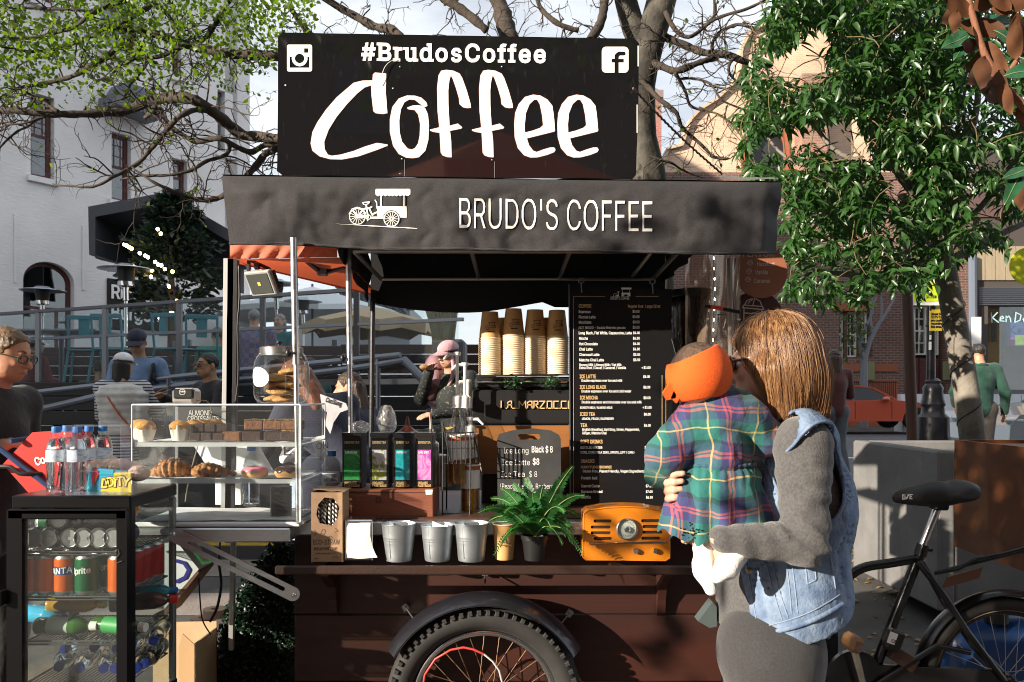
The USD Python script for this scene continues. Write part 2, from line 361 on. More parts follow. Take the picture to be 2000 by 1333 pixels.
# fallen leaves on the ground
n=900;lp=np.stack([rng.uniform(1.1,4.2,n),rng.uniform(2.2,6.8,n),np.zeros(n)],1);lp[:,2]=G(lp[:,1])+.006
d=np.stack([rng.normal(size=n),rng.normal(size=n),rng.normal(size=n)*.12],1)
solo('fallen_leaves',leaves(lp,d,np.array([[0,0,1.]])+rdir(n)*.3,rng.uniform(.03,.075,n),.6),leafmat('dry_leaf',[(0,(.30,.19,.08)),(.5,(.42,.30,.14)),(1,(.16,.10,.05))],.7,.15),'dry fallen leaves scattered under the bicycle','fallen leaves',True,kind='stuff')

# ------------------------------------------------------------------ white building, left
FA=np.array([-10.3,16.0]);FD=unit(np.array([3.3,5.1]));FN=np.array([FD[1],-FD[0]])
D3,N3=np.array([*FD,0]),np.array([*FN,0])
def fac(px,py):
    """(s, z) on the white facade behind a photo pixel."""
    dx=(px-1000)/FPX;s_,Y=np.linalg.solve(np.array([[FD[0],-dx],[FD[1],-1.0]]),-FA);return s_,HC+(HY-py)*Y/FPX
wb=thing('white_building','white painted brick building with maroon sash windows on the left','building',(FA[0],FA[1],0))
s0,s1=-33.0,fac(488,300)[0]
wins=[]  # (s0, s1, z0, z1, arched)
for x0,x1,yt,yb,arch in [(60,106,186,348,0),(218,256,262,394,0),(338,366,312,384,0),(45,145,512,700,1),(-95,-20,110,300,0),(60,106,-150,5,0),(196,268,-60,104,0),(336,354,88,150,0),(213,262,552,740,0),(425,455,180,300,0)]:
    a,zt=fac(x0,yt);b,zt2=fac(x1,yt);zb=fac((x0+x1)/2,yb)[1];zt=fac((x0+x1)/2,yt)[1];wins.append((a,b,zb,zt,arch))
def open_(a,b,z0,z1,arch):
    if not arch: return sbox(a,z0,b,z1)
    t=np.linspace(0,math.pi,17);return Polygon([(a,z0),(b,z0)]+[((a+b)/2+(b-a)/2*math.cos(q),z1-.42+.42*math.sin(q)) for q in t])
wall=sbox(s0,-.2,s1,15.0).difference(unary_union([open_(*w) for w in wins]))
O3=np.array([*FA,0.0])
part(wb,'wall',MB().poly(wall,.38,O3-.38*N3,D3,(0,0,1)),wall_white,False)
part(wb,'end_wall',MB().poly(sbox(0,-.2,9,15.0),.38,O3+s1*D3-9*N3-.4*D3-0*N3,N3,(0,0,1)),wall_white,False)
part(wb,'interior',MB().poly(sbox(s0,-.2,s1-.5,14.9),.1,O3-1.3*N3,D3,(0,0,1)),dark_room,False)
for k,(a,b,z0,z1,arch) in enumerate(wins):
    op=open_(a,b,z0,z1,arch);fr=op.difference(op.buffer(-.085));o=O3-.22*N3;mb=MB().poly(fr,.07,o,D3,(0,0,1))
    zc=z0+(z1-z0)*.52;mb.poly(sbox(a+.085,zc-.03,b-.085,zc+.03),.055,o,D3,(0,0,1))
    if arch: mb.poly(sbox((a+b)/2+.2,z0,(a+b)/2+.27,zc),.05,o,D3,(0,0,1))
    w=part(wb,'window',mb,maroon,False)
    part(w,'pane',MB().poly(op.buffer(-.08),.008,O3-.185*N3,D3,(0,0,1)),glass_win,False)
    bars=MB()
    if not arch and k<8:
        for q in (1,2): bars.poly(sbox(a+(b-a)*q/3-.012,zc,a+(b-a)*q/3+.012,z1-.08),.03,O3-.20*N3,D3,(0,0,1))
        for q in (1,2): bars.poly(sbox(a+.08,zc+(z1-zc)*q/3-.012,b-.08,zc+(z1-zc)*q/3+.012),.026,O3-.20*N3,D3,(0,0,1))
        part(w,'glazing_bars',bars,maroon,False)
    if not arch: part(wb,'sill',MB().poly(sbox(a-.08,z0-.12,b+.08,z0-.003),.46,O3-.38*N3,D3,(0,0,1)),wall_white,False)
a,z=fac(52,470);b,_=fac(142,470)
part(wb,'arch_moulding',MB().poly(sbox(a-.25,z-.9,a-.2,z+.5).union(sbox(b+.2,z-.9,b+.25,z+.5)),.02,O3+.001*N3,D3,(0,0,1)),wall_white,False)
a,z=fac(192,215);b,zt=fac(285,180)
part(wb,'hood',MB().poly(Polygon([(a,z),(b,z),(b,z+.25),(a,z+.25)]),.7,O3,D3,(0,0,1)).poly(Polygon([(a+.1,z+.25),(b-.1,z+.25),(b-.3,z+.6),(a+.3,z+.6)]),.6,O3,D3,(0,0,1)),mat('slate_lead',(.13,.14,.17),.6),False)
a,z=fac(350,620)
part(wb,'wall_lamp',MB().poly(sbox(fac(197,640)[0],fac(197,640)[1],fac(207,617)[0],fac(207,617)[1]),.25,O3,D3,(0,0,1)),dark_steel,False)
# sign of the restaurant
rs=MB();a,z=fac(213,553);Os=O3+a*D3+.05*N3;cap=.30
text(rs,'Ribs &',cap,Os+np.array([0,0,z-.34]),D3,(0,0,1),.03,.85,.02);text(rs,'Burgers',cap,Os+np.array([0,0,z-.80]),D3,(0,0,1),.03,.85,.02)
rsn=thing('restaurant_sign','white Ribs & Burgers lettering on a dark board under the awning','sign',Os)
part(rsn,'board',MB().poly(sbox(a-.05,z-1.0,a+1.75,z+.1),.045,O3,D3,(0,0,1)),dark_room,False);part(rsn,'lettering',rs,white_paint,False)
# dark gabled awning and glazed front below it
aw=thing('entrance_awning','dark grey gabled metal awning on the white building','awning',at(310,440,14))
part(aw,'roof',slabpx(MB(),P_((172,404),(322,376),(470,462),(470,486),(322,398),(186,424),(186,498),(174,498)),13.8,16.6),grey_blue,False)
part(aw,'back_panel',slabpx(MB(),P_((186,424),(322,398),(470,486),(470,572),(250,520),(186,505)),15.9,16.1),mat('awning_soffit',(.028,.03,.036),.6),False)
part(aw,'beam',slabpx(MB(),rpx(250,505,480,522),14.2,14.5),grey_blue,False)
# patio heaters
al=mat('heater_dish',(.5,.55,.62),.22,.9)
def heater(label,px,ytop,Y,s=1.0,tilt=0):
    c=at(px,ytop,Y);t=thing('patio_heater',label,'patio heater',(c[0],c[1],1.3),'patio heaters on the deck')
    part(t,'dish',MB().lathe([(0,0),(.12,-.002),(.16,-.035),(.40,-.075),(.405,-.085),(.16,-.05),(0,-.04)],c,28),al,40)
    part(t,'burner',MB().lathe([(0,-.06),(.13,-.06),(.125,-.17),(.105,-.28),(.10,-.34),(0,-.34)],c,20),mat('heater_mesh',(.05,.05,.055),.5,.6),40)
    part(t,'collar',MB().lathe([(.112,-.27),(.118,-.275),(.118,-.34),(.06,-.36),(.0,-.36)],c,20),chrome,40)
    part(t,'post',MB().lathe([(.045,-.36),(.045,-.56),(.028,-.57),(.028,-2.2)],c,14),chrome,40);return t
heater('silver mushroom patio heater in front of the arched window',83,560,15.3)
heater('silver mushroom patio heater beside the fairy-light tree',246,516,12.2)
heater('dark patio heater behind the hanging floodlight',540,546,15)
heater('patio heater to the right of the grey-haired woman on the deck',592,582,17)

# ------------------------------------------------------------------ raised deck with glass balustrade, ramp and rails
dk=thing('raised_deck','raised dining deck faced with dark horizontal boards','deck',(-3,8.6,0))
board=mat('deck_board',(.016,.015,.016),.6,c2=(.026,.024,.024),ns=6,st=(.12,1,1),bump=.1,bs=30)
for i in range(9): part(dk,'board',MB().cbox((-3.9,8.5+.006*(i % 3),.24+.155*i),(9.0,.04,.149),.006),board)
part(dk,'floor',MB().box((-9,8.56,1.42),(.9,15.5,1.50)),board,False)
brown=mat('bench_brown',(.055,.024,.018),.6,c2=(.035,.016,.013),ns=5,st=(.2,1,1))
for k,(xa,xb,ya) in enumerate([(-6.6,-4.4,10.6),(-4.3,-2.2,10.3),(-2.15,-.2,10.0)]):
    b=thing('deck_bench',['brown slatted bench back behind the glass, below the arched window','brown slatted bench back behind the glass, below the fairy-light tree','brown slatted bench back behind the glass, below the tan umbrella'][k],'bench',(xa,ya,1.5),'bench backs along the deck')
    for j in range(4): part(b,'slat',MB().cbox(((xa+xb)/2,ya,1.62+.125*j),(xb-xa,.03,.118),.006),brown)
    for x in (xa+.1,xb-.1): part(b,'post',MB().cbox((x,ya+.05,1.82),(.07,.06,.64),.005),dark_steel)
bal=thing('glass_balustrade','clear glass balustrade with dark top rail along the deck','balustrade',(-4,8.8,1.5))
A,B=at(-150,628,9.9),at(905,551,6.7);A[2]=B[2]=2.36
def onb(t,z): q=A+(B-A)*t;return np.array([q[0],q[1],z])
part(bal,'top_rail',MB().bar(onb(0,2.36),onb(1,2.36),.05,.035),dark_steel);part(bal,'mid_rail',MB().bar(onb(0,2.05),onb(1,2.05),.03,.03),tubegrey);part(bal,'bottom_rail',MB().bar(onb(0,1.53),onb(1,1.53),.05,.05),dark_steel)
for k in range(7):
    a_,b_=onb(k/7+.006,0),onb((k+1)/7-.006,0);dd=b_-a_;L=np.linalg.norm(dd)
    part(bal,'glass_panel',MB().poly(sbox(0,1.57,L,2.34),.01,a_,dd/L,(0,0,1)),glass_thin,False)
    part(bal,'post',MB().bar(onb(k/7,1.42),onb(k/7,2.345),.045,.05,(1,0,0)),dark_steel)
rl=thing('ramp_handrail','pair of grey metal handrail tubes in front of the dark boards','handrail',(-3.5,7.6,0))
part(rl,'rail',MB().tube(spline([at(30,772,7.7),at(205,752,7.6),at(460,725,7.3),at(640,708,7.0),at(782,694,6.8)],24),.028,10),tubegrey)
part(rl,'rail',MB().tube(np.vstack([at(30,812,7.7),at(118,792,7.6),spline([at(212,770,7.5),at(460,743,7.3),at(640,726,7.0),at(790,704,6.8)],16),at(836,752,6.7),at(850,800,6.65)]),.036,10),tubegrey)
for px,y0,y1,Y in [(205,752,880,7.55),(330,740,870,7.4),(460,730,870,7.3),(600,715,860,7.05),(738,702,850,6.85)]: part(rl,'rail_post',MB().tube([at(px,y0,Y),at(px,y1,Y)],.022,8),tubegrey)
lg=thing('low_wall','low dark stone ledge where the girl in the pink cap sits','wall',(-1,6.8,0))
part(lg,'ledge',MB().cbox((-1.55,6.75,.62),(2.7,.55,.85),.02),mat('ledge_stone',(.025,.026,.03),.65,c2=(.035,.035,.038),ns=6,bump=.15,bs=40))
# lit tree in front of the awning
lt=thing('lit_tree','dark green magnolia hung with fairy lights in front of the awning','tree',at(338,690,13.4))
Yt=13.4;c0=at(338,690,Yt)
part(lt,'trunk',MB().tube(spline([at(338,700,Yt),at(337,640,Yt),at(336,600,Yt),at(334,480,Yt)],10),np.linspace(.10,.03,10),8).tube(spline([at(337,635,Yt),at(300,615,Yt+.2)],4),.03,6).tube(spline([at(337,638,Yt),at(372,612,Yt-.2)],4),.03,6),mat('dark_bark',(.10,.075,.06),.9,bump=.3,bs=40))
n=2600;u=rng.uniform(0,1,n)**.8;zz=u;rad=np.interp(u,[0,.12,.35,.6,.85,1],[.29,.72,.77,.58,.35,.07])*(1+.25*np.sin(u*23));th=rng.uniform(0,2*math.pi,n);q=np.sqrt(rng.uniform(.25,1,n))
zb,zt=at(0,628,Yt)[2],at(0,380,Yt)[2]
lp=np.stack([c0[0]+rad*q*np.cos(th),Yt+rad*q*np.sin(th),zb+(zt-zb)*zz],1);d=np.stack([np.cos(th),np.sin(th),rng.uniform(-.5,.6,n)],1)+rdir(n)*.5
part(lt,'crown',leaves(lp,d,rdir(n),rng.uniform(.10,.19,n),.5),leafmat('dark_magnolia',[(0,(.012,.028,.016)),(.6,(.02,.045,.022)),(1,(.06,.035,.02))],.35,.12),True,kind='stuff')
bulb=mat('fairy_bulb',(1,.72,.3),em=9.0,emc=(1,.68,.26))
for px,py in [(314,457),(243,478),(247,480),(252,483),(257,486),(273,495),(284,500),(289,503),(303,512),(309,517),(315,519),(322,526),(337,531),(295,541),(345,588),(334,612),(338,613),(312,622),(352,620),(353,632),(308,448),(330,560)]:
    part(lt,'light_bulb',MB().ell(at(px,py,Yt-.84),(.026,.026,.029),1),bulb,True)
# dining chairs and tables on the deck
teal=mat('teal_chair',(.05,.22,.27),.4)
def deck_chair(label,px,Y,rz=0):
    c=at(px,0,Y);c[2]=1.5;t=thing('deck_chair',label,'chair',c,'teal metal chairs on the deck');R=rot('z',rz)
    def q(x,y,z): return c+R @ np.array([x,y,z])
    for sx in (-1,1):
        part(t,'leg',MB().tube([q(sx*.22,-.22,0),q(sx*.17,-.16,.44)],.014,6),teal);part(t,'leg',MB().tube([q(sx*.22,.22,0),q(sx*.17,.17,.44),q(sx*.17,.22,.84)],.014,6),teal)
    part(t,'seat',MB().cbox(q(0,0,.45),(.36,.36,.02),.006,R),teal);part(t,'backrest',MB().cbox(q(0,.215,.72),(.12,.015,.26),.004,R).cbox(q(0,.225,.83),(.35,.02,.05),.005,R),teal)
deck_chair('teal metal chair behind the man in the dark cap',225,9.4,180);deck_chair('teal metal chair on the deck between the couple and the eating man',346,9.3,160);deck_chair('teal metal chair on the deck above the man in black',395,9.5,200)
deck_chair('teal metal chair at the left end of the deck',170,9.6,200)
tb=thing('deck_table','dark cafe table on the deck behind the white-capped woman','table',at(270,700,9.9));cT=at(120,0,9.9)
part(tb,'tabletop',MB().cbox((cT[0],9.9,2.2),(1.2,.7,.03),.008),dark_steel);part(tb,'leg',MB().tube([(cT[0],9.9,1.5),(cT[0],9.9,2.19)],.03,8),dark_steel)
# umbrellas in the distance
def brolly(label,px,py,Y,r,h,material,tip=.35):
    c=at(px,py,Y);t=thing('garden_umbrella',label,'umbrella',(c[0],c[1],1.4));v=[c];k=8
    rim=[c+np.array([r*math.cos(a),r*math.sin(a),-h]) for a in np.arange(k)*2*math.pi/k+.3];m=MB()
    for i in range(k):
        a,b=rim[i],rim[(i+1) % k];md=(a+b)/2+np.array([0,0,.04])+(c-(a+b)/2)*.06
        m.add([c,a,md],[[0,1,2]]);m.add([c,md,b],[[0,1,2]]);dn=np.array([0,0,-.12]);m.add([a,a+dn,md+dn,md],[[0,1,2,3]]);m.add([md,md+dn,b+dn,b],[[0,1,2,3]])
    part(t,'canopy',m,material,False);part(t,'pole',MB().tube([c+(0,0,.06),(c[0],c[1],1.45)],.03,8),dark_steel);return t
tan_cloth=mat('tan_cloth',(.50,.36,.22),.8)
brolly('tan umbrella on the deck behind the steel pole',724,598,9.0,.75,.22,tan_cloth);brolly('large white umbrella far behind the floodlight',610,560,20,2.4,.7,mat('white_cloth',(.75,.75,.76),.8))
# glass roofed hall and steps far behind
fb=thing('glass_hall','far glass-roofed hall behind the deck','building',at(680,640,30))
part(fb,'wall',slabpx(MB(),rpx(575,600,800,700),30,34),mat('far_wall',(.42,.43,.46),.7),False)
m=MB()
for i in range(9): m.bar(at(660+i*12,560,30),at(700+i*14,640,29),.12,.12)
for i in range(4): m.bar(at(655+8*i,560+22*i,29.8),at(790+10*i,560+22*i,29.8),.1,.1)
part(fb,'roof_frame',m,grey_blue,False);part(fb,'roof_panel',slabpx(MB(),P_((655,556),(775,556),(815,645),(695,645)),30.3,30.4),mat('roof_glass',(.10,.13,.15),.12),False)
# grey planter with snake plants
gp=thing('grey_planter','square grey planter behind the girl in the pink cap','planter',at(882,740,7.6));part(gp,'box',MB().boxpx(843,664,908,830,7.6,8.0,.02),mat('planter_grey',(.10,.11,.125),.6,c2=(.13,.14,.155),ns=5))
part(gp,'soil',MB().boxpx(850,663,902,668,7.66,7.94,.002),dark_room)
sn=thing('snake_plant','upright snake plants in the square grey planter','plant',at(878,664,7.8));snl=mat('snake_leaf',(.02,.055,.03),.45,c2=(.05,.10,.045),ns=16,st=(.3,.3,2.4));edge=mat('snake_edge',(.16,.18,.06),.5)
for k in range(22):
    px=842+k*3.1+rng.uniform(-3,3);Y=7.65+rng.uniform(0,.3);H=rng.uniform(.55,.95);b0=at(866+(k-11)*1.6,668,Y);lean=np.array([(k-11)*.018+rng.normal()*.03,rng.normal()*.05,0])
    t=np.linspace(0,1,9);c=b0+np.outer(t,(0,0,H))+np.outer(t**1.5,lean)+np.outer(np.sin(t*5+k)*.012,(1,0,0));w=.034*np.sin(np.pi*np.clip(t*.8+.18,0,1))*(1-t**6)+.002
    a=k*1.3;sd=unit([.8+.3*math.cos(a),math.sin(a)*.5,0]);nn=np.array([-sd[1],sd[0],0])*.008
    lf=part(sn,'leaf',MB().grid(np.stack([c-w[:,None]*sd,c+nn,c+w[:,None]*sd],1)).grid(np.stack([c+w[:,None]*sd,c-nn*.3,c-w[:,None]*sd],1)),snl,True)
    part(lf,'leaf_edge',MB().tube(c-w[:,None]*sd,.0016,4).tube(c+w[:,None]*sd,.0016,4),edge,True)
# ------------------------------------------------------------------ brick buildings across the road
def bricks(name,c1,c2,mortar,sc=1.0,xz=True):
    if name in _mats: return _mats[name]
    _mats[name]=usdkit.material(stage,'/World/Looks/'+name,{'g': ('geometry',{}),'mp': ('mapping',{'rotation': (-math.pi/2,0,0),'scale': (sc,sc,sc)}),
        'b': ('brick_texture',{'color1': c1,'color2': c2,'mortar': mortar,'scale': 1.0,'mortar_size': .011,'mortar_smooth': .2,'brick_width': .24,'row_height': .086,'bias':-.1}),
        'n': ('noise_texture',{'scale': .5,'detail': 4.0}),'r': ('rgb_ramp',{'ramp': [(.3,(.72,.7,.7)),(.7,(1.1,1.1,1.1))]}),'x': ('mix',{'mix_type': 'multiply','fac': 1.0}),
        'u': ('bump',{'strength': .6,'distance': .02,'invert': True}),'p': ('principled_bsdf',{'roughness': .85})},
        [('g.position','mp.vector'),('mp.vector','b.vector'),('g.position','n.vector'),('n.fac','r.fac'),('b.color','x.color1'),('r.color','x.color2'),('x.color','p.base_color'),('b.fac','u.height'),('u.normal','p.normal')],surface='p.BSDF')
    return _mats[name]
red_brick=bricks('red_brick',(.17,.075,.055),(.11,.055,.045),(.22,.19,.165));gold_brick=bricks('gold_brick',(.60,.41,.29),(.50,.33,.23),(.62,.48,.36),1.3)
orange_brick=mat('orange_brick',(.32,.10,.05),.8,c2=(.25,.08,.04),ns=20,bump=.2,bs=30)
cream=mat('cream_paint',(.58,.55,.48),.6)
YB=27.0
bb=thing('brick_building','red brick building with stepped sunlit gable across the road','building',at(1600,790,YB))
holes=[rpx(1628,608,1692,700),rpx(1752,598,1832,776)]
base=rpx(1290,345,1905,850).difference(unary_union(holes))
part(bb,'wall',MB().ppx(base,YB+.5,.5),red_brick,False)
gable=P_((1292,345),(1298,303),(1326,296),(1332,276),(1342,247),(1360,228),(1392,208),(1424,178),(1436,150),(1440,110),(1456,78),(1500,58),(1560,50),(1615,62),(1640,110),(1660,178),(1700,215),(1740,250),(1752,300),(1790,345))
t=np.linspace(0,math.pi,13);arch=Polygon([(1455,345),(1530,345)]+[(1492+38*math.cos(q),290-42*math.sin(q)) for q in t])
part(bb,'gable',MB().ppx(gable.difference(arch),YB+.5,.5),gold_brick,False)
part(bb,'coping',MB().ppx(gable.buffer(4).difference(gable.buffer(-1)).difference(rpx(1280,330,1810,360)),YB+.55,.7),mat('sandstone',(.48,.36,.26),.8,c2=(.4,.3,.22),ns=3),False)
part(bb,'arch_surround',MB().ppx(arch.buffer(9).difference(arch).intersection(rpx(1400,200,1600,345)),YB+.1,.16),orange_brick,False)
part(bb,'arched_window',MB().ppx(arch,YB+.42,.05),mat('dark_pane',(.03,.03,.035),.15),False)
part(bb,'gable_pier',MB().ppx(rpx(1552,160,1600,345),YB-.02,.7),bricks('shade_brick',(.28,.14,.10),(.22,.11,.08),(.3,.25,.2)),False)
part(bb,'string_course',MB().ppx(rpx(1290,712,1752,726),YB-.002,.05),orange_brick,False)
part(bb,'plinth',MB().ppx(rpx(1640,742,1752,850),YB-.002,.06),orange_brick,False)
part(bb,'lintel',MB().ppx(P_((1622,592),(1698,592),(1692,608),(1628,608)),YB-.002,.05),orange_brick,False)
part(bb,'roof',MB().boxpx(1292,330,1905,340,YB+.6,YB+9,.02),grey_blue)
part(bb,'interior',MB().ppx(rpx(1600,580,1860,790),YB+1.4,.05),dark_room,False)
def sash(parent,x0,y0,x1,y1,nv,nh,Y):
    fr=rpx(x0,y0,x1,y1).difference(rpx(x0+3,y0+3,x1-3,y1-3));w=part(parent,'window',MB().ppx(fr,Y,.10),cream,False)
    part(w,'pane',MB().ppx(rpx(x0+3,y0+3,x1-3,y1-3),Y-.03,.02),glass_win,False);m=MB();ym=(y0+y1)/2;m.ppx(rpx(x0+3,ym-1.5,x1-3,ym+1.5),Y-.06,.06)
    for i in range(1,nv): xx=x0+(x1-x0)*i/nv;m.ppx(rpx(xx-.8,y0+3,xx+.8,y1-3),Y-.062,.03)
    for i in range(1,nh): yy=y0+(y1-y0)*i/nh;m.ppx(rpx(x0+3,yy-.8,x1-3,yy+.8),Y-.063,.028)
    part(w,'glazing_bars',m,cream,False)
sash(bb,1630,610,1644,698,2,4,YB+.3);sash(bb,1650,610,1670,698,2,4,YB+.3);sash(bb,1676,610,1690,698,2,4,YB+.3)
part(bb,'mullion',MB().ppx([rpx(1644,608,1650,700),rpx(1670,608,1676,700)],YB+.32,.2),maroon,False)
sash(bb,1755,600,1778,694,2,4,YB+.3);sash(bb,1782,600,1806,694,2,4,YB+.3);sash(bb,1810,600,1830,694,2,4,YB+.3)
part(bb,'door',MB().ppx([rpx(1754,700,1791,776),rpx(1793,700,1831,776)],YB+.3,.1),maroon,False)
part(bb,'railing',MB().ppx([rpx(1640+i*4,745,1641+i*4,785) for i in range(28)]+[rpx(1640,746,1752,748)],YB-.9,.03),black_metal,False)
for px,lab in [(1700,'pale green banner hanging on the brick wall left of the maroon door'),(1848,'green banner hanging on the brick wall right of the maroon door')]:
    solo('wall_banner',MB().ppx(rpx(px-7,706,px+8,742),YB-.1,.03),mat('banner_olive',(.19,.19,.10),.8),lab,'banner',False)
bt=thing('brick_tower','narrow red brick tower with a parapet rising behind the big trunk','tower',at(1265,340,33))
tb_=MB();slabpx(tb_,[rpx(1205,190,1292,520)],33,35.5);part(bt,'shaft',tb_,bricks('tower_brick',(.30,.12,.10),(.25,.10,.085),(.3,.2,.17)),False)
part(bt,'parapet',slabpx(MB(),[rpx(1200,176,1296,190),P_((1210,176),(1255,160),(1288,176))],32.9,35.7),mat('tower_cap',(.2,.15,.15),.8),False)
part(bt,'niche',slabpx(MB(),[P_((1262,262),(1270,250),(1278,262),(1278,292),(1262,292))],32.94,33.0),mat('niche_red',(.33,.08,.06),.8),False)
# shop with timber fascia on the right
sh=thing('art_shop','shop with grooved beige fascia and lit window at the right edge','shop',at(1950,790,26));YS=26.0
part(sh,'wall',MB().ppx(rpx(1900,280,2240,850).difference(rpx(1912,600,2230,762)),YS+.5,.5),mat('shop_wall',(.06,.05,.045),.7),False)
fasc=mat('beige_boards',(.30,.25,.17),.7,c2=(.25,.205,.14),ns=9,st=(3,1,.2))
for i in range(17): part(sh,'fascia_board',MB().ppx(rpx(1903+i*20,482,1921.5+i*20,548),YS-.002,.06),fasc,False)
part(sh,'shutter',MB().ppx([rpx(1912,562+4*i,2230,564.5+4*i) for i in range(9)],YS-.004,.05),dark_steel,False)
part(sh,'upper_sign_band',MB().ppx(rpx(1860,345,2240,425),YS-.003,.06),mat('sign_maroon',(.10,.06,.055),.6),False)
mu=MB();k=YS/FPX;text(mu,'Museum',17*k,at(1880,372,YS-.065),bold=.0,sx=1.0,depth=.02,width=64*k);part(sh,'sign_lettering',mu,mat('sign_grey',(.5,.5,.5),.6),False)
part(sh,'display_room',MB().boxpx(1905,598,2235,766,YS+2.5,YS+2.7,.01),mat('warm_room',(.16,.085,.035),.8,c2=(.08,.045,.025),ns=.6))
part(sh,'side_panel',MB().ppx(rpx(1914,604,1952,762),YS+.9,.05),mat('orange_panel',(.42,.20,.05),.7),False)
for i,(a,b,c_,d_,col) in enumerate([(1922,632,1932,668,(.10,.06,.03)),(1937,632,1946,668,(.10,.06,.03)),(1965,628,1998,676,(.05,.10,.30)),(1968,660,1985,676,(.45,.08,.30)),(1982,655,2004,674,(.30,.42,.06))]):
    part(sh,'picture',MB().ppx(rpx(a,b,c_,d_),YS+.84-.002*i,.02),mat('picture_%d' % i,col,.6,c2=tuple(q*.6+.05 for q in col),ns=4),False)
part(sh,'window_pane',MB().ppx(rpx(1912,600,2230,762),YS+.2,.02),glass_win,False)
hand=[LineString([(1936,612),(1937,630)]),LineString([(1948,611),(1938,621),(1950,630)]),LineString([(1954,624),(1960,622),(1958,618),(1954,620),(1953,627),(1961,628)]),LineString([(1965,618),(1965,629)]),LineString([(1965,622),(1970,618),(1973,622),(1974,629)]),
        LineString([(1984,612),(1982,630),(1992,626),(1994,616),(1984,611)]),LineString([(2002,620),(1998,624),(2000,629),(2005,626),(2003,620)]),LineString([(2009,619),(2010,629)]),LineString([(2009,622),(2014,619),(2016,629)]),LineString([(2020,624),(2026,622),(2023,618),(2020,624),(2022,628),(2027,627)])]
part(sh,'window_writing',MB().ppx([g.buffer(.9) for g in hand],YS+.17,.01),mat('script_blue',(.35,.55,.62),.6),False)
part(sh,'window_sill',MB().ppx(rpx(1905,762,2240,772),YS-.005,.25),dark_steel,False)
part(sh,'railing',MB().ppx([rpx(1905+i*5,770,1906.5+i*5,830) for i in range(60)],YS-.4,.03),black_metal,False)
part(sh,'downpipe',MB().tube([at(1899,500,YS-.15),at(1902,850,YS-.15)],.13,8),mat('pipe_blue',(.10,.12,.16),.5))
part(sh,'sandwich_poster',MB().ppx(rpx(1897,620,1915,672),YS-.35,.04),white_paint,False)
ns_=thing('notice_sign','small white and red notice on the wall above the man in green','sign',at(1900,680,YS-.5));part(ns_,'plate',MB().ppx(rpx(1893,671,1908,682),YS-.5,.03),white_paint,False);part(ns_,'red_half',MB().ppx(rpx(1901,672,1907,681),YS-.535,.006),mat('notice_red',(.6,.04,.04),.5),False)
# white traffic barriers
wbm=mat('barrier_white',(.62,.65,.68),.7,c2=(.52,.55,.58),ns=1.5)
for i in range(4):
    x0=1756+i*118;lab=['white concrete barrier directly behind the lamp post','white concrete barrier behind the man in green','white concrete barrier behind the silver car','white concrete barrier at the far right']
    m=MB();Y=23.0;a=at(x0,0,Y)[0];b=at(x0+116,0,Y)[0];z0,z1=at(0,826,Y)[2],at(0,770,Y)[2]
    m.poly(Polygon([(-.3,z0-.3),(.3,z0-.3),(.3,z0+.15),(.12,z0+.35),(.09,z1),(-.09,z1),(-.12,z0+.35),(-.3,z0+.15)]),b-a,(a,Y,0),(0,1,0),(0,0,1))
    if i<3: solo('road_barrier',m,wbm,lab[i],'barrier',20,'white barriers along the far kerb')
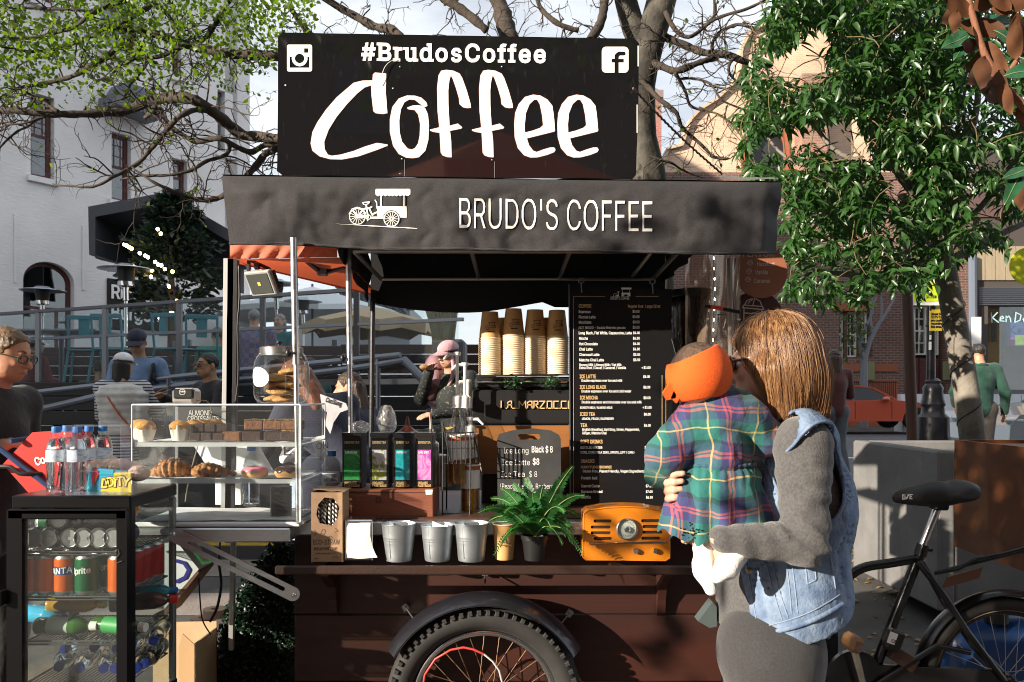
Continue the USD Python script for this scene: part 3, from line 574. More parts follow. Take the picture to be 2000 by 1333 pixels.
# ------------------------------------------------------------------ cars
def car(name,label,px,Y,z0,L,H,W,paint,face=1):
    """A hatchback seen side on; face = +1: nose towards +x."""
    c=at(px,0,Y);t=thing(name,label,'car',(c[0],Y,z0))
    def sx(x): return c[0]+face*x
    prof=[(-.50,.20),(-.49,.46),(-.46,.62),(-.40,.92),(-.30,.99),(-.10,1.0),(.04,.95),(.19,.67),(.34,.62),(.46,.52),(.495,.40),(.50,.20)]
    low=[(-.50,.20),(-.49,.46),(-.46,.62),(.19,.67),(.34,.62),(.46,.52),(.495,.40),(.50,.20)]
    def shell(pts,w0,w1,ybase,top):
        P=[]
        for q,(w,k) in enumerate(((-1,0),(-.97,1),(.97,1),(1,0))): P.append([(sx(x*L),Y+w*W/2,z0+z*H) for x,z in pts])
        return P
    m=MB();wh=[-.31,.315];hole=unary_union([Point(x*L,.215*H).buffer(.35) for x in wh])
    body=Polygon([(x*L,z*H) for x,z in low]).buffer(.05).buffer(-.05).difference(hole)
    m.poly(body,W,(sx(0),Y+(W/2),0) if face>0 else (sx(0),Y-W/2,0),(face,0,0),(0,0,1));v,f=m.get();v=v+[0,0,z0]
    m=MB().add(v,f);part(t,'body',m,paint,25)
    cab=[(-.46,.62),(-.40,.92),(-.30,.985),(-.10,1.0),(.04,.95),(.19,.67)];P=np.array([[(sx(x*L),Y+s_*(W/2-.01-max(0,z-.62)*.55),z0+z*H) for x,z in cab] for s_ in (-1,-.6,.6,1)])
    roof=MB().grid(P);
    for i in (0,3): roof.add(P[i],[[0,k,k+1] for k in range(1,len(cab)-1)])
    part(t,'cabin_glass',roof,mat('car_glass',(.012,.014,.018),.08),40)
    m=MB()
    rl=P[:,[1,2,3,4]]+[0,0,.012];m.grid(rl)
    for i in (0,3):
        for a,b in ((0,1),(4,5)): m.bar(P[i][a],P[i][b],.05,.05)
        m.bar((P[i][0]*.45+P[i][5]*.55),P[i][3]*.55+P[i][2]*.45,.05,.03);m.bar(P[i][0],P[i][5],.03,.04)
        m.bar(P[i][1],P[i][2],.04,.04);m.bar(P[i][2],P[i][3],.04,.04);m.bar(P[i][3],P[i][4],.04,.04)
    part(t,'roof',m,paint,25)
    for s_ in (-1,1):
        for x in wh:
            o=np.array([sx(x*L),Y+s_*(W/2-.10),z0+.31]);R=rot('x',90);w=part(t,'wheel',MB().lathe([(.2,-.1),(.3,-.1),(.315,-.06),(.315,.06),(.3,.1),(.2,.1)],o,24,R),mat('car_tyre',(.02,.02,.021),.85),40)
            mm=MB().lathe([(0,-.06),(.06,-.085),(.19,-.07),(.2,-.09),(.2,.09),(.19,.07),(.0,.08)],o,20,R);
            for k in range(5): q=k*1.2566;mm.bar(o+(0,s_*.085,0),o+np.array([.19*math.cos(q),s_*.085,.19*math.sin(q)]),.05,.03,(0,1,0))
            part(w,'rim',mm,mat('car_rim',(.05,.05,.055),.35,.8),30)
    for s_ in (-1,1):
        part(t,'headlight',MB().ell((sx(.455*L),Y+s_*(W/2-.12),z0+.46*H),(.20,.13,.06),2),mat('headlight',(.55,.58,.6),.12),True);part(t,'wing_mirror',MB().ell((sx(.10*L),Y+s_*(W/2+.08),z0+.70*H),(.10,.10,.07),2),paint,True)
        part(t,'door_seam',MB().bar((sx(.15*L),Y+s_*(W/2+.001),z0+.25*H),(sx(.15*L),Y+s_*(W/2+.001),z0+.64*H),.012,.012).bar((sx(-.1*L),Y+s_*(W/2+.001),z0+.25*H),(sx(-.1*L),Y+s_*(W/2+.001),z0+.64*H),.012,.012),dark_room)
    return t
car('red_car','coppery red hatchback parked across the road behind the dark-haired woman',1672,22.0,at(0,838,22)[2],3.9,1.18,1.7,mat('copper_paint',(.50,.085,.04),.3,coat=1.0,c2=(.45,.075,.035),ns=.4))
car('silver_car','pale silver car at the right edge of the picture',2150,13.5,.40,4.2,1.35,1.75,mat('silver_paint',(.36,.40,.42),.3,.5,coat=1.0),-1)
# ------------------------------------------------------------------ street furniture, right
lp_=thing('lamp_post','black cast iron lamp post with fluted base behind the planter','lamp post',at(1818,850,10.3));Y=10.3;c=at(1822,0,Y);k=Y/FPX;zz=lambda py: HC+(HY-py)*k
iron=mat('cast_iron',(.014,.014,.018),.32,bump=.04,bs=50)
part(lp_,'base',MB().lathe([(0,zz(1010)),(34*k,zz(1010)),(34*k,zz(870)),(30*k,zz(852)),(29*k,zz(815)),(22*k,zz(808)),(20*k,zz(795)),(23*k,zz(790)),(20*k,zz(780)),(18*k,zz(765)),(19*k,zz(758)),(14*k,zz(750)),(15*k,zz(745)),(10*k,zz(740)),(0,zz(738))],(c[0],Y,0),20),iron,40)
part(lp_,'post',MB().lathe([(8.5*k,zz(742)),(8*k,zz(640)),(9.5*k,zz(636)),(7.5*k,zz(632)),(6.5*k,zz(400)),(0,zz(398))],(c[0]-4*k,Y,0),14),iron,40)
part(lp_,'sticker',MB().ppx([rpx(1814,668,1819,684),rpx(1815,655,1819,664)],Y-.065,.003),white_paint,False)
s1_=thing('parking_sign','yellow-green parking sign in a white frame on the lamp post','sign',at(1809,572,10.1));part(s1_,'plate',MB().ppx(rpx(1779,545,1838,596).buffer(3).buffer(-2),10.1,.02),white_paint,False)
part(s1_,'panel',MB().ppx(rpx(1785,552,1832,590),10.078,.003),mat('sign_lime',(.60,.72,.03),.5),False);m=MB();kk=10.07/FPX
text(m,'3PM',9*kk,at(1787,567,10.073),bold=.05,sx=.85,depth=.002);text(m,'FRI 24 MAY  SAT 25 JUN',6*kk,at(1787,583,10.073),sx=.6,depth=.002,width=42*kk);part(s1_,'lettering',m,black_metal,False)
s2_=thing('cctv_sign','yellow street safety camera sign on the lamp post','sign',at(1835,618,10.15));part(s2_,'plate',MB().ppx(rpx(1815,592,1858,647),10.18,.02),mat('sign_yellow',(.62,.47,.05),.5,c2=(.52,.38,.05),ns=6),False);m=MB()
for i,l in enumerate(['Street Safety','CCTV Cameras','are continuously','recording in','this area']): text(m,l,4.6*kk,at(1818,616+i*6.2,10.158),bold=.05,sx=.8,depth=.002)
m.ppx([affinity.rotate(rpx(1817,597,1827,604),30),rpx(1816,603,1819,607)],10.158,.003);part(s2_,'lettering',m,black_metal,False)
solo('rusty_pole',MB().tube([at(1764,380,7.4),at(1771,560,7.4),at(1788,1010,7.4)],.050,14),mat('rust_brown',(.085,.038,.025),.55,c2=(.05,.028,.022),ns=5,st=(1,1,.4)),'brown rusty steel pole left of the lamp post','pole',40)
# yellow round sign at the right edge
solo('round_yellow_sign',MB().lathe([(0,0),(.16,0),(.165,-.012),(.165,-.02),(0,-.02)],at(2006,521,7.0),28,rot('x',-90)),mat('round_yellow',(.62,.66,.02),.5),'round yellow sign cut off by the right edge','sign',30)
# thin grey tree across the road
gt=thing('thin_tree','slender grey street tree in front of the brick windows','tree',at(1686,760,24.5));m=MB();Y=24.5
for pts in [[(1686,835,.14),(1687,730,.12),(1688,700,.10)],[(1688,705,.10),(1698,668,.08),(1712,640,.06),(1735,605,.045),(1748,580,.03)],[(1688,705,.09),(1682,675,.07),(1690,640,.05),(1704,610,.035),(1700,560,.02)],[(1704,652,.06),(1700,620,.045),(1712,580,.03)],[(1684,690,.06),(1676,660,.045),(1668,620,.03)],[(1720,628,.04),(1722,596,.03),(1716,560,.02)]]:
    p=spline([[*at(a,b,Y),r] for a,b,r in pts],10);m.tube(p[:,:3],p[:,3],7)
part(gt,'trunk',m,mat('grey_bark',(.16,.17,.19),.85,bump=.3,bs=20));n=140;lp=np.array([at(1668,640,Y)])+rng.normal(size=(n,3))*[.22,.25,.45]
part(gt,'crown',leaves(lp,rdir(n)-[0,0,.6],rdir(n),rng.uniform(.12,.24,n)),leafmat('sapling_leaf',[(0,(.05,.09,.02)),(1,(.16,.17,.04))],.5,.4),True,kind='stuff')
# ================================================================== COFFEE CART
body_wood=mat('cart_wood',(.046,.0135,.0085),.42,c2=(.027,.0085,.006),ns=3.2,st=(.25,1,2.2),bump=.06,bs=30,bst=(.2,1,2),r2=.55)
shelf_wood=mat('shelf_wood',(.05,.022,.014),.3,c2=(.028,.014,.01),ns=5,st=(.3,2,1),bump=.12,bs=90,r2=.5)
fabric=mat('canopy_fabric',(.027,.025,.028),.8,c2=(.016,.015,.018),ns=210,sheen=.10,bump=.25,bs=500,lo=.42,hi=.62,det=2)
lining=mat('black_lining',(.010,.010,.011),.9)
black_pl=mat('black_plastic',(.014,.014,.015),.38)
gold=mat('gold_print',(.62,.42,.20),.5)
white_vinyl=mat('white_vinyl',(.82,.82,.80),.4)
clear=pane('acrylic',(.95,.97,.97),.5,.035,haze=.012)
acr_edge=mat('acrylic_edge',(.80,.83,.84),.25,coat=.5)
screwm=chrome
ct=thing('coffee_cart','dark red-brown timber coffee cart with black canopy, steel counter and spoked wheel','coffee cart',(0,3.1,0))
# body panels
xL,xR,YF=-.765,.74,2.80
for i,(z0,z1) in enumerate([(.16,.395),(.398,.632),(.635,.925)]): part(ct,'body_panel',MB().cbox(((xL+xR)/2,YF+.012+.0008*i,(z0+z1)/2),(xR-xL,.024,z1-z0),.003),body_wood)
part(ct,'side_panel',MB().cbox((xL+.012,3.2,.54),(.024,.75,.76),.003),body_wood);part(ct,'side_panel',MB().cbox((xR-.012,3.2,.54),(.024,.75,.76),.003),body_wood)
part(ct,'shelf',MB().poly(sbox(-.79,2.585,.66,2.795).buffer(-.03).buffer(.03),.026,(0,0,.824)),shelf_wood,False)
part(ct,'shelf_edge',MB().cbox((-.06,2.588,.836),(1.42,.012,.030),.005),shelf_wood)
for px in (652,1290):
    x=at(px,0,2.79)[0];part(ct,'bracket',MB().poly(Polygon([(0,0),(-.15,0),(-.15,-.02),(-.10,-.05),(-.05,-.08),(-.03,-.13),(-.022,-.175),(0,-.19)]),.028,(x-.014,2.797,.822),(0,1,0),(0,0,1)),body_wood,False)
# counter
part(ct,'counter',MB().cbox((.0,3.17,.949),(1.46,.90,.046),.004),steel);part(ct,'fold_out_leaf',MB().cbox((-.985,2.80,.947),(.52,.40,.046),.004),steel)
part(ct,'counter_board',MB().cbox((.03,3.18,.975),(1.36,.80,.006),.002),mat('counter_timber',(.07,.03,.018),.45,c2=(.05,.022,.014),ns=4,st=(.3,1,1)))
part(ct,'leaf_leg',MB().bar(at(456,1045,2.95),at(452,1270,2.95),.018,.018),mat('galv',(.5,.5,.5),.4,.7))
arm=LineString([(345,1047),(572,1160)]).buffer(14).difference(LineString([(372,1060),(553,1150)]).buffer(4.2))
part(ct,'support_arm',MB().ppx(arm,2.592,.004),steel,False)
for q in ((338,1044),(574,1163)): part(ct,'bolt',MB().ell(at(*q,2.586),(.008,.006,.008),2),screwm,True)
# wheel
Wc=at(946,1372,2.69);tyre=mat('tyre_rubber',(.018,.018,.018),.75,c2=(.026,.025,.024),ns=20);Rw=.335
R90=rot('x',90)
def torus(c,R,r,n=64,k=12,sy=1.0,a0=0,a1=2*math.pi):
    full=a1-a0>6.28;a=np.linspace(a0,a1,n,endpoint=not full);m=MB();return m.tube([(c[0]+R*math.cos(q),c[1],c[2]+R*math.sin(q)) for q in a],r,k,closed=full)
wh=part(ct,'wheel',torus(Wc,Rw-.045,.043,72,14),tyre,True);tr=MB()
for i in range(66):
    a=i*2*math.pi/66
    for s_,da in ((-1,0),(1,.045),(-.2,.03)):
        o=np.array([math.cos(a+da),0,math.sin(a+da)]);e=np.array([-o[2],0,o[0]]);yy=s_*.036
        cc=Wc+o*(Rw-.010-.012*abs(s_))+np.array([0,yy,0]);tr.cbox(cc,(.015,.024 if abs(s_)>.5 else .02,.017),.002,np.stack([e,[0,1,0],o],1))
part(wh,'tread',tr,tyre,False,kind='stuff')
part(wh,'rim',torus(Wc,Rw-.098,.013,64,8).tube([(Wc[0]+(Rw-.106)*math.cos(q),Wc[1]+.02,Wc[2]+(Rw-.106)*math.sin(q)) for q in np.arange(64)*2*math.pi/64],.010,8,closed=True),chrome,True)
part(wh,'hub',MB().lathe([(0,-.06),(.02,-.06),(.025,-.04),(.05,-.035),(.05,-.028),(.03,-.02),(.03,.03),(0,.03)],Wc,24,R90),mat('rusty_steel',(.30,.25,.20),.45,.6),40)
part(wh,'brake_disc',MB().lathe([(.03,.02),(.075,.02),(.075,.026),(.03,.026)],Wc,36,R90),mat('disc_steel',(.35,.33,.3),.35,.9),40);sp=MB()
for i in range(28):
    a=i*2*math.pi/28;b=a+(.42 if i % 2 else-.42);s_=-1 if (i//2) % 2 else 1
    sp.tube([Wc+np.array([.046*math.cos(b),s_*.03,.046*math.sin(b)]),Wc+np.array([(Rw-.105)*math.cos(a),0,(Rw-.105)*math.sin(a)])],.0017,5)
part(wh,'spokes',sp,mat('spoke_rust',(.22,.13,.08),.5,.7),True)
part(wh,'brake_cable',MB().tube([at(x,y,2.635) for x,y in [(826,1345),(830,1318),(850,1288),(880,1270),(905,1265),(925,1269),(945,1278)]],.0038,8),mat('cable_red',(.55,.05,.04),.4),True)
part(wh,'brake_cable',MB().tube([at(x,y,2.635) for x,y in [(945,1278),(962,1292),(975,1310),(984,1345)]],.0034,8),mat('cable_grey',(.45,.44,.42),.4),True)
fd=MB();nA,kk=46,9;P=np.zeros((nA,kk,3));aa=np.linspace(math.radians(30),math.radians(150),nA)
for i,a in enumerate(aa):
    for j,s_ in enumerate(np.linspace(-1,1,kk)): rr=Rw+.040-.032*s_*s_;P[i,j]=Wc+np.array([rr*math.cos(a),s_*.062,rr*math.sin(a)])
fd.grid(P);fd.grid((P-(P-Wc)*[.012,0,.012])[:,::-1])
part(ct,'mudguard',fd,mat('guard_black',(.012,.012,.016),.28,coat=.6,c2=(.05,.035,.022),ns=5,lo=.60,hi=.74),True)
for q in ((792,1186),(948,1118),(1112,1198)):
    part(ct,'mudguard_clip',MB().cbox(at(*q,2.785),(.022,.02,.024),.002,rot('y',(q[0]-948)*.23)).tube([at(*q,2.77),at(q[0]*.9+94,q[1]+22,2.70)],.003,6),mat('clip_steel',(.33,.33,.34),.35,.9))
# canopy: front fascia with folds
nu,nv=170,34;Pf=np.zeros((nv,nu,3));uu=np.linspace(0,1,nu);vv=np.linspace(0,1,nv)
bx=np.array([449,565,666,727,1000,1300,1450,1512]);by=np.array([479,479,484,489,491,497,498,497])
for i,v_ in enumerate(vv):
    for j,u_ in enumerate(uu):
        xt,yt=433+(1526-433)*u_,344+13*u_;xb=449+(1514-449)*u_;yb=np.interp(xb,bx,by)
        Yd=2.66+.05*max(0,u_-.90)**1.0*14*.35+max(0,u_-.975)*2.2;sag=math.sin(math.pi*v_)
        tri=max(0,.34*v_**1.1+.02-u_*2.6);Yd+=.16*tri+.012*math.exp(-v_*14)
        Pf[i,j]=at(xt+(xb-xt)*v_,yt+(yb-yt)*v_,Yd)
q=Pf*[3.2,0,5.0];w1=meshkit.fbm(q+[0,3.1,0],3)-.5;q2=np.stack([Pf[...,0]*9+Pf[...,2]*7,Pf[...,1]*0+7,Pf[...,2]*7-Pf[...,0]*4],-1);w2=np.abs(meshkit.fbm(q2,3,5)-.5);q3=Pf*[26,0,20];w3=meshkit.fbm(q3,3,9)-.5
env=np.clip(vv*4,0,1)[:,None]*np.clip(uu*9+.2,0,1)[None]
Pf[...,1]+=env*(w1*.062-w2*.042+w3*.001) 
Pf[...,1]+=.018*env*np.exp(-((uu[None]-.30)/.10)**2-((vv[:,None]-.55)/.4)**2)
part(ct,'canopy_fascia',MB().grid(Pf[:,::-1]).grid(Pf+[0,.004,0]),fabric,True)
part(ct,'fascia_hem',MB().tube(Pf[-1]+[0,-.001,.004],.004,6).tube(Pf[-2]+[0,-.002,0],.0012,4),fabric,True)
tl,trr=Pf[0,0],Pf[0,-1]
nx,ny=40,16;Pt=np.zeros((ny,nx,3))
for i in range(ny):
    for j in range(nx): a=tl+(trr-tl)*j/(nx-1);Pt[i,j]=a+np.array([(.5-j/(nx-1))*.05*i/ny,.95*i/(ny-1),-.05*(i/(ny-1))+.028*math.sin(math.pi*i/(ny-1))+.010*meshkit.noise(np.array([j*.4,i*.7,1.]))])
part(ct,'canopy_roof',MB().grid(Pt).grid((Pt-[0,0,.006])[:,::-1]),fabric,True)
part(ct,'roof_flap',MB().grid(np.array([[at(1410+13*i,347+3*math.sin(i*.6)+i*.8-1.2*j*(i<6),2.75+.12*j)+[0,0,.003*j] for i in range(9)] for j in range(3)])),fabric,True)
side=lambda x,z1: MB().grid(np.array([[(x+.012*math.sin(j*2.1+i*1.3),2.70+.66*j/8,2.05-(2.05-z1(j/8))*i/6) for j in range(9)] for i in range(7)]))
part(ct,'side_curtain',side(-.60,lambda t: 1.905-.11*t),lining,True);part(ct,'side_curtain',side(.64,lambda t: 1.90-.02*t),lining,True)
part(ct,'ceiling',MB().cbox((.02,3.05,2.02),(1.26,.68,.01),.002),lining)
Pc=np.array([[(-.60+1.25*j/24,3.38+.01*math.sin(j*.9),2.02-(2.02-(1.80-.045*math.sin(math.pi*min(1,j/14))-.02*(j>14)))*i/6) for j in range(25)] for i in range(7)])
part(ct,'back_curtain',MB().grid(Pc),lining,True)
tube_m=mat('frame_tube',(.42,.38,.34),.3,.9)
fz,bz=1.897,1.893;fx0,fx1=-.54,.57
for a,b in [((fx0,2.72,fz),(fx1,2.72,fz)),((fx0-.01,3.34,bz),(fx1+.02,3.34,bz)),((fx0,2.72,fz),(fx0-.01,3.34,bz)),((fx1,2.72,fz),(fx1+.02,3.34,bz)),((-.14,2.72,fz+.005),(-.14,3.34,bz+.005)),((.20,2.72,fz+.005),(.20,3.34,bz+.005)),((.50,3.30,1.9),(.56,2.8,2.0))]:
    part(ct,'frame_rail',MB().cyl(a,b,.0085,10),tube_m)
part(ct,'pole',MB().tube([at(573,465,2.63),at(578,712,2.63)],.0115,14).tube([at(578,700,2.63),at(583,1022,2.63)],.0088,14).lathe([(.0,0),(.02,0),(.02,.006),(.009,.012)],at(584,1023,2.63),14),steel)
part(ct,'pole',MB().tube([at(680,480,2.88),at(683,715,2.88)],.0105,14).tube([at(683,705,2.88),at(686,1000,2.88)],.0085,14),steel)
for q,Y in (((597,690),2.62),((668,700),2.87)): part(ct,'pole_clamp',MB().ell(at(561+(q[0]-597)*1.5+2,q[1],Y),(.010,.011,.014),2).cyl(at(561+(q[0]-597)*1.5,q[1],Y),at(q[0]-18+(Y>2.7)*26,q[1],Y),.005,8),black_pl)
part(ct,'pole',MB().tube([at(728,585,3.36),at(725,900,3.36)],.011,10),black_metal);part(ct,'pole',MB().cyl(at(1424,505,3.05),at(1428,700,3.05),.011,10),tube_m);part(ct,'pole',MB().cyl(at(1437,505,3.08),at(1440,700,3.08),.008,10),tube_m)
# ------------------------------------------------------------------ big sign
sg=thing('coffee_sign','black board lettered Coffee in white standing on the canopy','sign',at(895,350,2.76));YS2=2.76
brd=P_((545,76),(553,67),(1239,79),(1247,88),(1246,200),(1241,344),(1234,351),(550,344),(543,336),(545,200))
part(sg,'board',MB().ppx(brd,YS2+.012,.012),usdkit.material(stage,'/World/Looks/sign_gloss',{'g': ('geometry',{}),'mp': ('mapping',{'scale': (90,90,14)}),'n': ('noise_texture',{'scale': 1.0,'detail': 6.0,'roughness': .8}),'n2': ('noise_texture',{'scale': 26.0,'detail': 5.0,'roughness': .7}),
    'r': ('rgb_ramp',{'ramp': [(.60,(.007,.007,.008)),(.72,(.025,.025,.028)),(.80,(.14,.14,.14))]}),'rr': ('map_range',{'from_min': .3,'from_max': .7,'to_min': .025,'to_max': .06}),'p': ('principled_bsdf',{'specular_ior_level': .5,'coat_weight': .8,'coat_roughness': .02})},
    [('g.position','mp.vector'),('mp.vector','n.vector'),('n.fac','r.fac'),('r.color','p.base_color'),('g.position','n2.vector'),('n2.fac','rr.value'),('rr.result','p.roughness')],surface='p.BSDF'),False)
def zs(pts,ox,oy,k,dx=0,dy=0): return Polygon([(ox+(x+dx)/k,oy+(y+dy)/k) for x,y in pts]).buffer(0)
def soft(g,r=1.2): return g.buffer(-r).buffer(2*r).buffer(-r)
Cc=zs([(875,240),(880,165),(905,143),(1043,155),(1040,400),(1058,645),(1000,655),(915,645),(885,620),(862,420),(858,300),(780,325),(690,395),(560,530),(430,690),(330,850),(275,1000),(280,1090),(320,1160),(370,1175),(480,1160),(640,1115),(780,1060),(930,1015),(1060,1035),(1062,1048),(930,1100),(700,1180),(500,1218),(350,1215),(220,1180),(130,1110),(108,1020),(130,880),(190,760),(300,600),(430,450),(640,270),(750,243)],590,120,6.348)
Oo=zs([(1555,555),(1540,510),(1480,455),(1400,430),(1300,428),(1200,465),(1120,570),(1090,720),(1090,880),(1130,1050),(1200,1150),(1290,1195),(1370,1203),(1450,1190),(1530,1110),(1565,980),(1575,800),(1560,660),(1530,592),(1500,560),(1440,547),(1370,552),(1300,578),(1320,597),(1395,605),(1440,660),(1465,780),(1460,920),(1440,1020),(1400,1080),(1360,1097),(1310,1085),(1240,1000),(1210,880),(1205,740),(1225,600),(1270,510),(1330,475),(1400,480),(1450,520),(1515,568),(1532,566)],590,120,6.348)
fpts=[(458,520),(420,525),(370,515),(330,480),(322,410),(290,300),(255,200),(232,155),(215,220),(203,330),(205,480),(218,722),(310,698),(360,740),(350,752),(222,778),(235,880),(240,1073),(190,1070),(140,1050),(120,1020),(108,800),(40,790),(0,775),(0,765),(104,740),(85,560),(80,300),(95,160),(125,108),(180,98),(260,108),(330,140),(360,190),(410,330),(450,470)]
eo=[(1080,862),(1390,785),(1395,770),(1380,600),(1365,500),(1310,430),(1230,385),(1150,375),(1060,400),(990,480),(950,580),(940,700),(945,850),(980,970),(1050,1050),(1120,1075),(1200,1073),(1310,1045),(1385,1015),(1400,990),(1385,965),(1340,965),(1270,985),(1190,1015),(1150,1000),(1105,940)]
ei=[(1060,798),(1150,775),(1230,745),(1262,715),(1250,600),(1225,480),(1195,430),(1165,430),(1110,480),(1070,580),(1058,700)]
F1,F2=(zs(fpts,840,120,5.714,dx) for dx in (0,468));E1,E2=(zs(eo,840,120,5.714,dx).difference(zs(ei,840,120,5.714,dx)) for dx in (0,481))
halo=mat('sign_red_edge',(.25,.07,.03),.5)
for g in (Cc,Oo,F1,F2,E1,E2):
    g=soft(g,.9);l=part(sg,'letter',MB().ppx(g,YS2-.0008,.0012),white_vinyl,False);part(l,'letter_edge',MB().ppx(g.buffer(.8).difference(g.buffer(.1)),YS2-.0006,.0005),halo,False)
def slab(t,cap):
    g,out,x=[],[],0;tab={'B': [(0,'b','l'),(0,'t','l')],'r': [(0,'b','lr'),(0,'x','l')],'u': [(0,'x','l'),(-1,'x','l'),(-1,'b','r')],'d': [(-1,'a','l'),(-1,'b','r')],'f': [(0,'b','lr')]}
    for ch in t:
        q,w=glyphs(ch,cap,.045);q=unary_union(q);b=q.bounds;add=[]
        cut=q.intersection(LineString([(b[0]-1,.33*cap),(b[2]+1,.33*cap)]));iv=sorted([(s.bounds[0],s.bounds[2]) for s in (getattr(cut,'geoms',[cut]))])
        for k,lv,sd in tab.get(ch,[]):
            a,c=iv[k];y={'b': b[1],'t': b[3]-.16*cap,'x': b[3]-.16*cap,'a': b[3]-.16*cap}[lv]
            if lv=='b' and ch in 'rfud': y=0-.045*cap
            add.append(sbox(a-(.12*cap if 'l' in sd else 0),y,c+(.12*cap if 'r' in sd else 0),y+.16*cap))
        out.append(affinity.translate(unary_union([q]+add),x,0));x+=w+.14*cap
    return out,x
g,w=slab('#BrudosCoffee',33.0);kx=365.0/w
g=[affinity.affine_transform(q,[kx,0,0,-1,706,118]) for q in g];g=[affinity.skew(affinity.translate(q,0,(q.centroid.x-706)*.012),0,.6) for q in g]
for q in g: part(sg,'hashtag_letter',MB().ppx(q,YS2-.0008,.0012),white_vinyl,False)
ix=lambda x: 520+x/2.6316;iy=lambda y: 40+y/2.6316
def rr(x0,y0,x1,y1,r): return sbox(x0+r,y0+r,x1-r,y1-r).buffer(r)
ins=rr(ix(107),iy(126),ix(236),iy(264),4).difference(rpx(ix(122),iy(188),ix(222),iy(245))).union(Point(ix(172),iy(197)).buffer(40/2.63)).difference(Point(ix(172),iy(197)).buffer(24/2.63)).difference(rpx(ix(195),iy(145),ix(217),iy(168)))
ins=ins.intersection(rr(ix(107),iy(126),ix(236),iy(264),4))
fb_=rr(ix(1725),iy(137),ix(1862),iy(270),8).difference(rpx(ix(1790),iy(180),ix(1812),iy(275)).union(rpx(ix(1775),iy(200),ix(1838),iy(218))).union(LineString([(ix(1801),iy(200)),(ix(1803),iy(180)),(ix(1815),iy(172)),(ix(1837),iy(172))]).buffer(4)))
part(sg,'camera_logo',MB().ppx(ins,YS2-.0008,.0012),white_vinyl,False);part(sg,'square_f_logo',MB().ppx(fb_,YS2-.0008,.0012),white_vinyl,False)
for q in ((781,131),(980,131),(785,311),(961,313),(768,173),(782,340),(558,167)): part(sg,'screw',MB().ell(at(*q,YS2-.001),(.0038,.003,.0038),1),screwm,True)
part(sg,'panel_seam',MB().ppx([rpx(790,312,790.8,345),rpx(966,316,966.8,348)],YS2-.0004,.0006),mat('seam_grey',(.25,.25,.25),.6),False)
part(sg,'edge_chip',MB().ppx([rpx(1245.5,90,1247.3,130),rpx(1243.6,205,1245,260),P_((544,337),(551,343),(547,344))],YS2-.0004,.0006),white_vinyl,False)
part(sg,'support_leg',MB().bar(at(640,360,YS2+.03),at(640,80,YS2+.03),.03,.03),black_metal);part(sg,'support_leg',MB().bar(at(1150,365,YS2+.03),at(1150,85,YS2+.03),.03,.03),black_metal)
part(sg,'loose_wire',MB().tube(spline([at(746,168,YS2-.004),at(748,140,YS2-.012),at(760,122,YS2-.01),at(778,116,YS2-.004)],10),.0012,5),white_vinyl,True)
solo('rope',MB().tube([at(1236+174*t_,172+168*t_+6*math.sin(t_*math.pi),2.74+.5*t_)+.0016*np.array([math.cos(t_*400),0,math.sin(t_*400)]) for t_ in np.linspace(0,1,90)],.0042,6),mat('rope_brown',(.16,.11,.08),.9),'brown twisted rope from the sign edge to the canopy corner','rope',True)
# logo and name on the fascia
def fas(px,py): return 2.60
fl=[]
def on_fascia(polys,name,mt):
    """Print that follows the cloth: sampled onto the folded fascia."""
    from scipy.interpolate import LinearNDInterpolator
    if not fl:
        v=Pf.reshape(-1,3);fl.append(LinearNDInterpolator(np.stack([v[:,0]/v[:,1]*FPX+1000,HY-(v[:,2]-HC)/v[:,1]*FPX],1),v[:,1]))
    m=MB()
    for g in _polys(polys):
        b=g.bounds;n=max(1,int((b[2]-b[0])//7));g2=g.segmentize(4.0)
        for i in range(n):
            for j in range(max(1,int((b[3]-b[1])//7))):
                x0=b[0]+(b[2]-b[0])*i/n;x1=b[0]+(b[2]-b[0])*(i+1)/n;ny_=max(1,int((b[3]-b[1])//7));y0=b[1]+(b[3]-b[1])*j/ny_;y1=b[1]+(b[3]-b[1])*(j+1)/ny_
                for c in _polys(g2.intersection(sbox(x0,y0,x1,y1))):
                    try: V,Fc=trimesh.creation.triangulate_polygon(c,engine='earcut')
                    except Exception: continue
                    Y=fl[0](V);Y=np.where(np.isnan(Y),2.66,Y)-.0028;m.add(np.array([at(x,y,d_) for (x,y),d_ in zip(V,Y)]),np.asarray(Fc)[:,::-1])
    return part(ct,name,m,mt,True)
g,w=glyphs("BRUDO'S COFFEE",60,-.012,1.0);kx=384/w;g=[affinity.affine_transform(q,[kx,0,0,-1,893,446]) for q in g];g=[affinity.translate(q,0,(q.centroid.x-893)*.019) for q in g]
for q in g: on_fascia(q,'name_letter',white_vinyl)
lx=lambda x: 640+x/10.526;ly=lambda y: 360+y/10.526
def ln(*p,w=1.6): return LineString([(lx(x),ly(y)) for x,y in p]).buffer(w)
rgw=lambda cx,cy,r,w=1.7: Point(lx(cx),ly(cy)).buffer(r/10.526).difference(Point(lx(cx),ly(cy)).buffer(r/10.526-w))
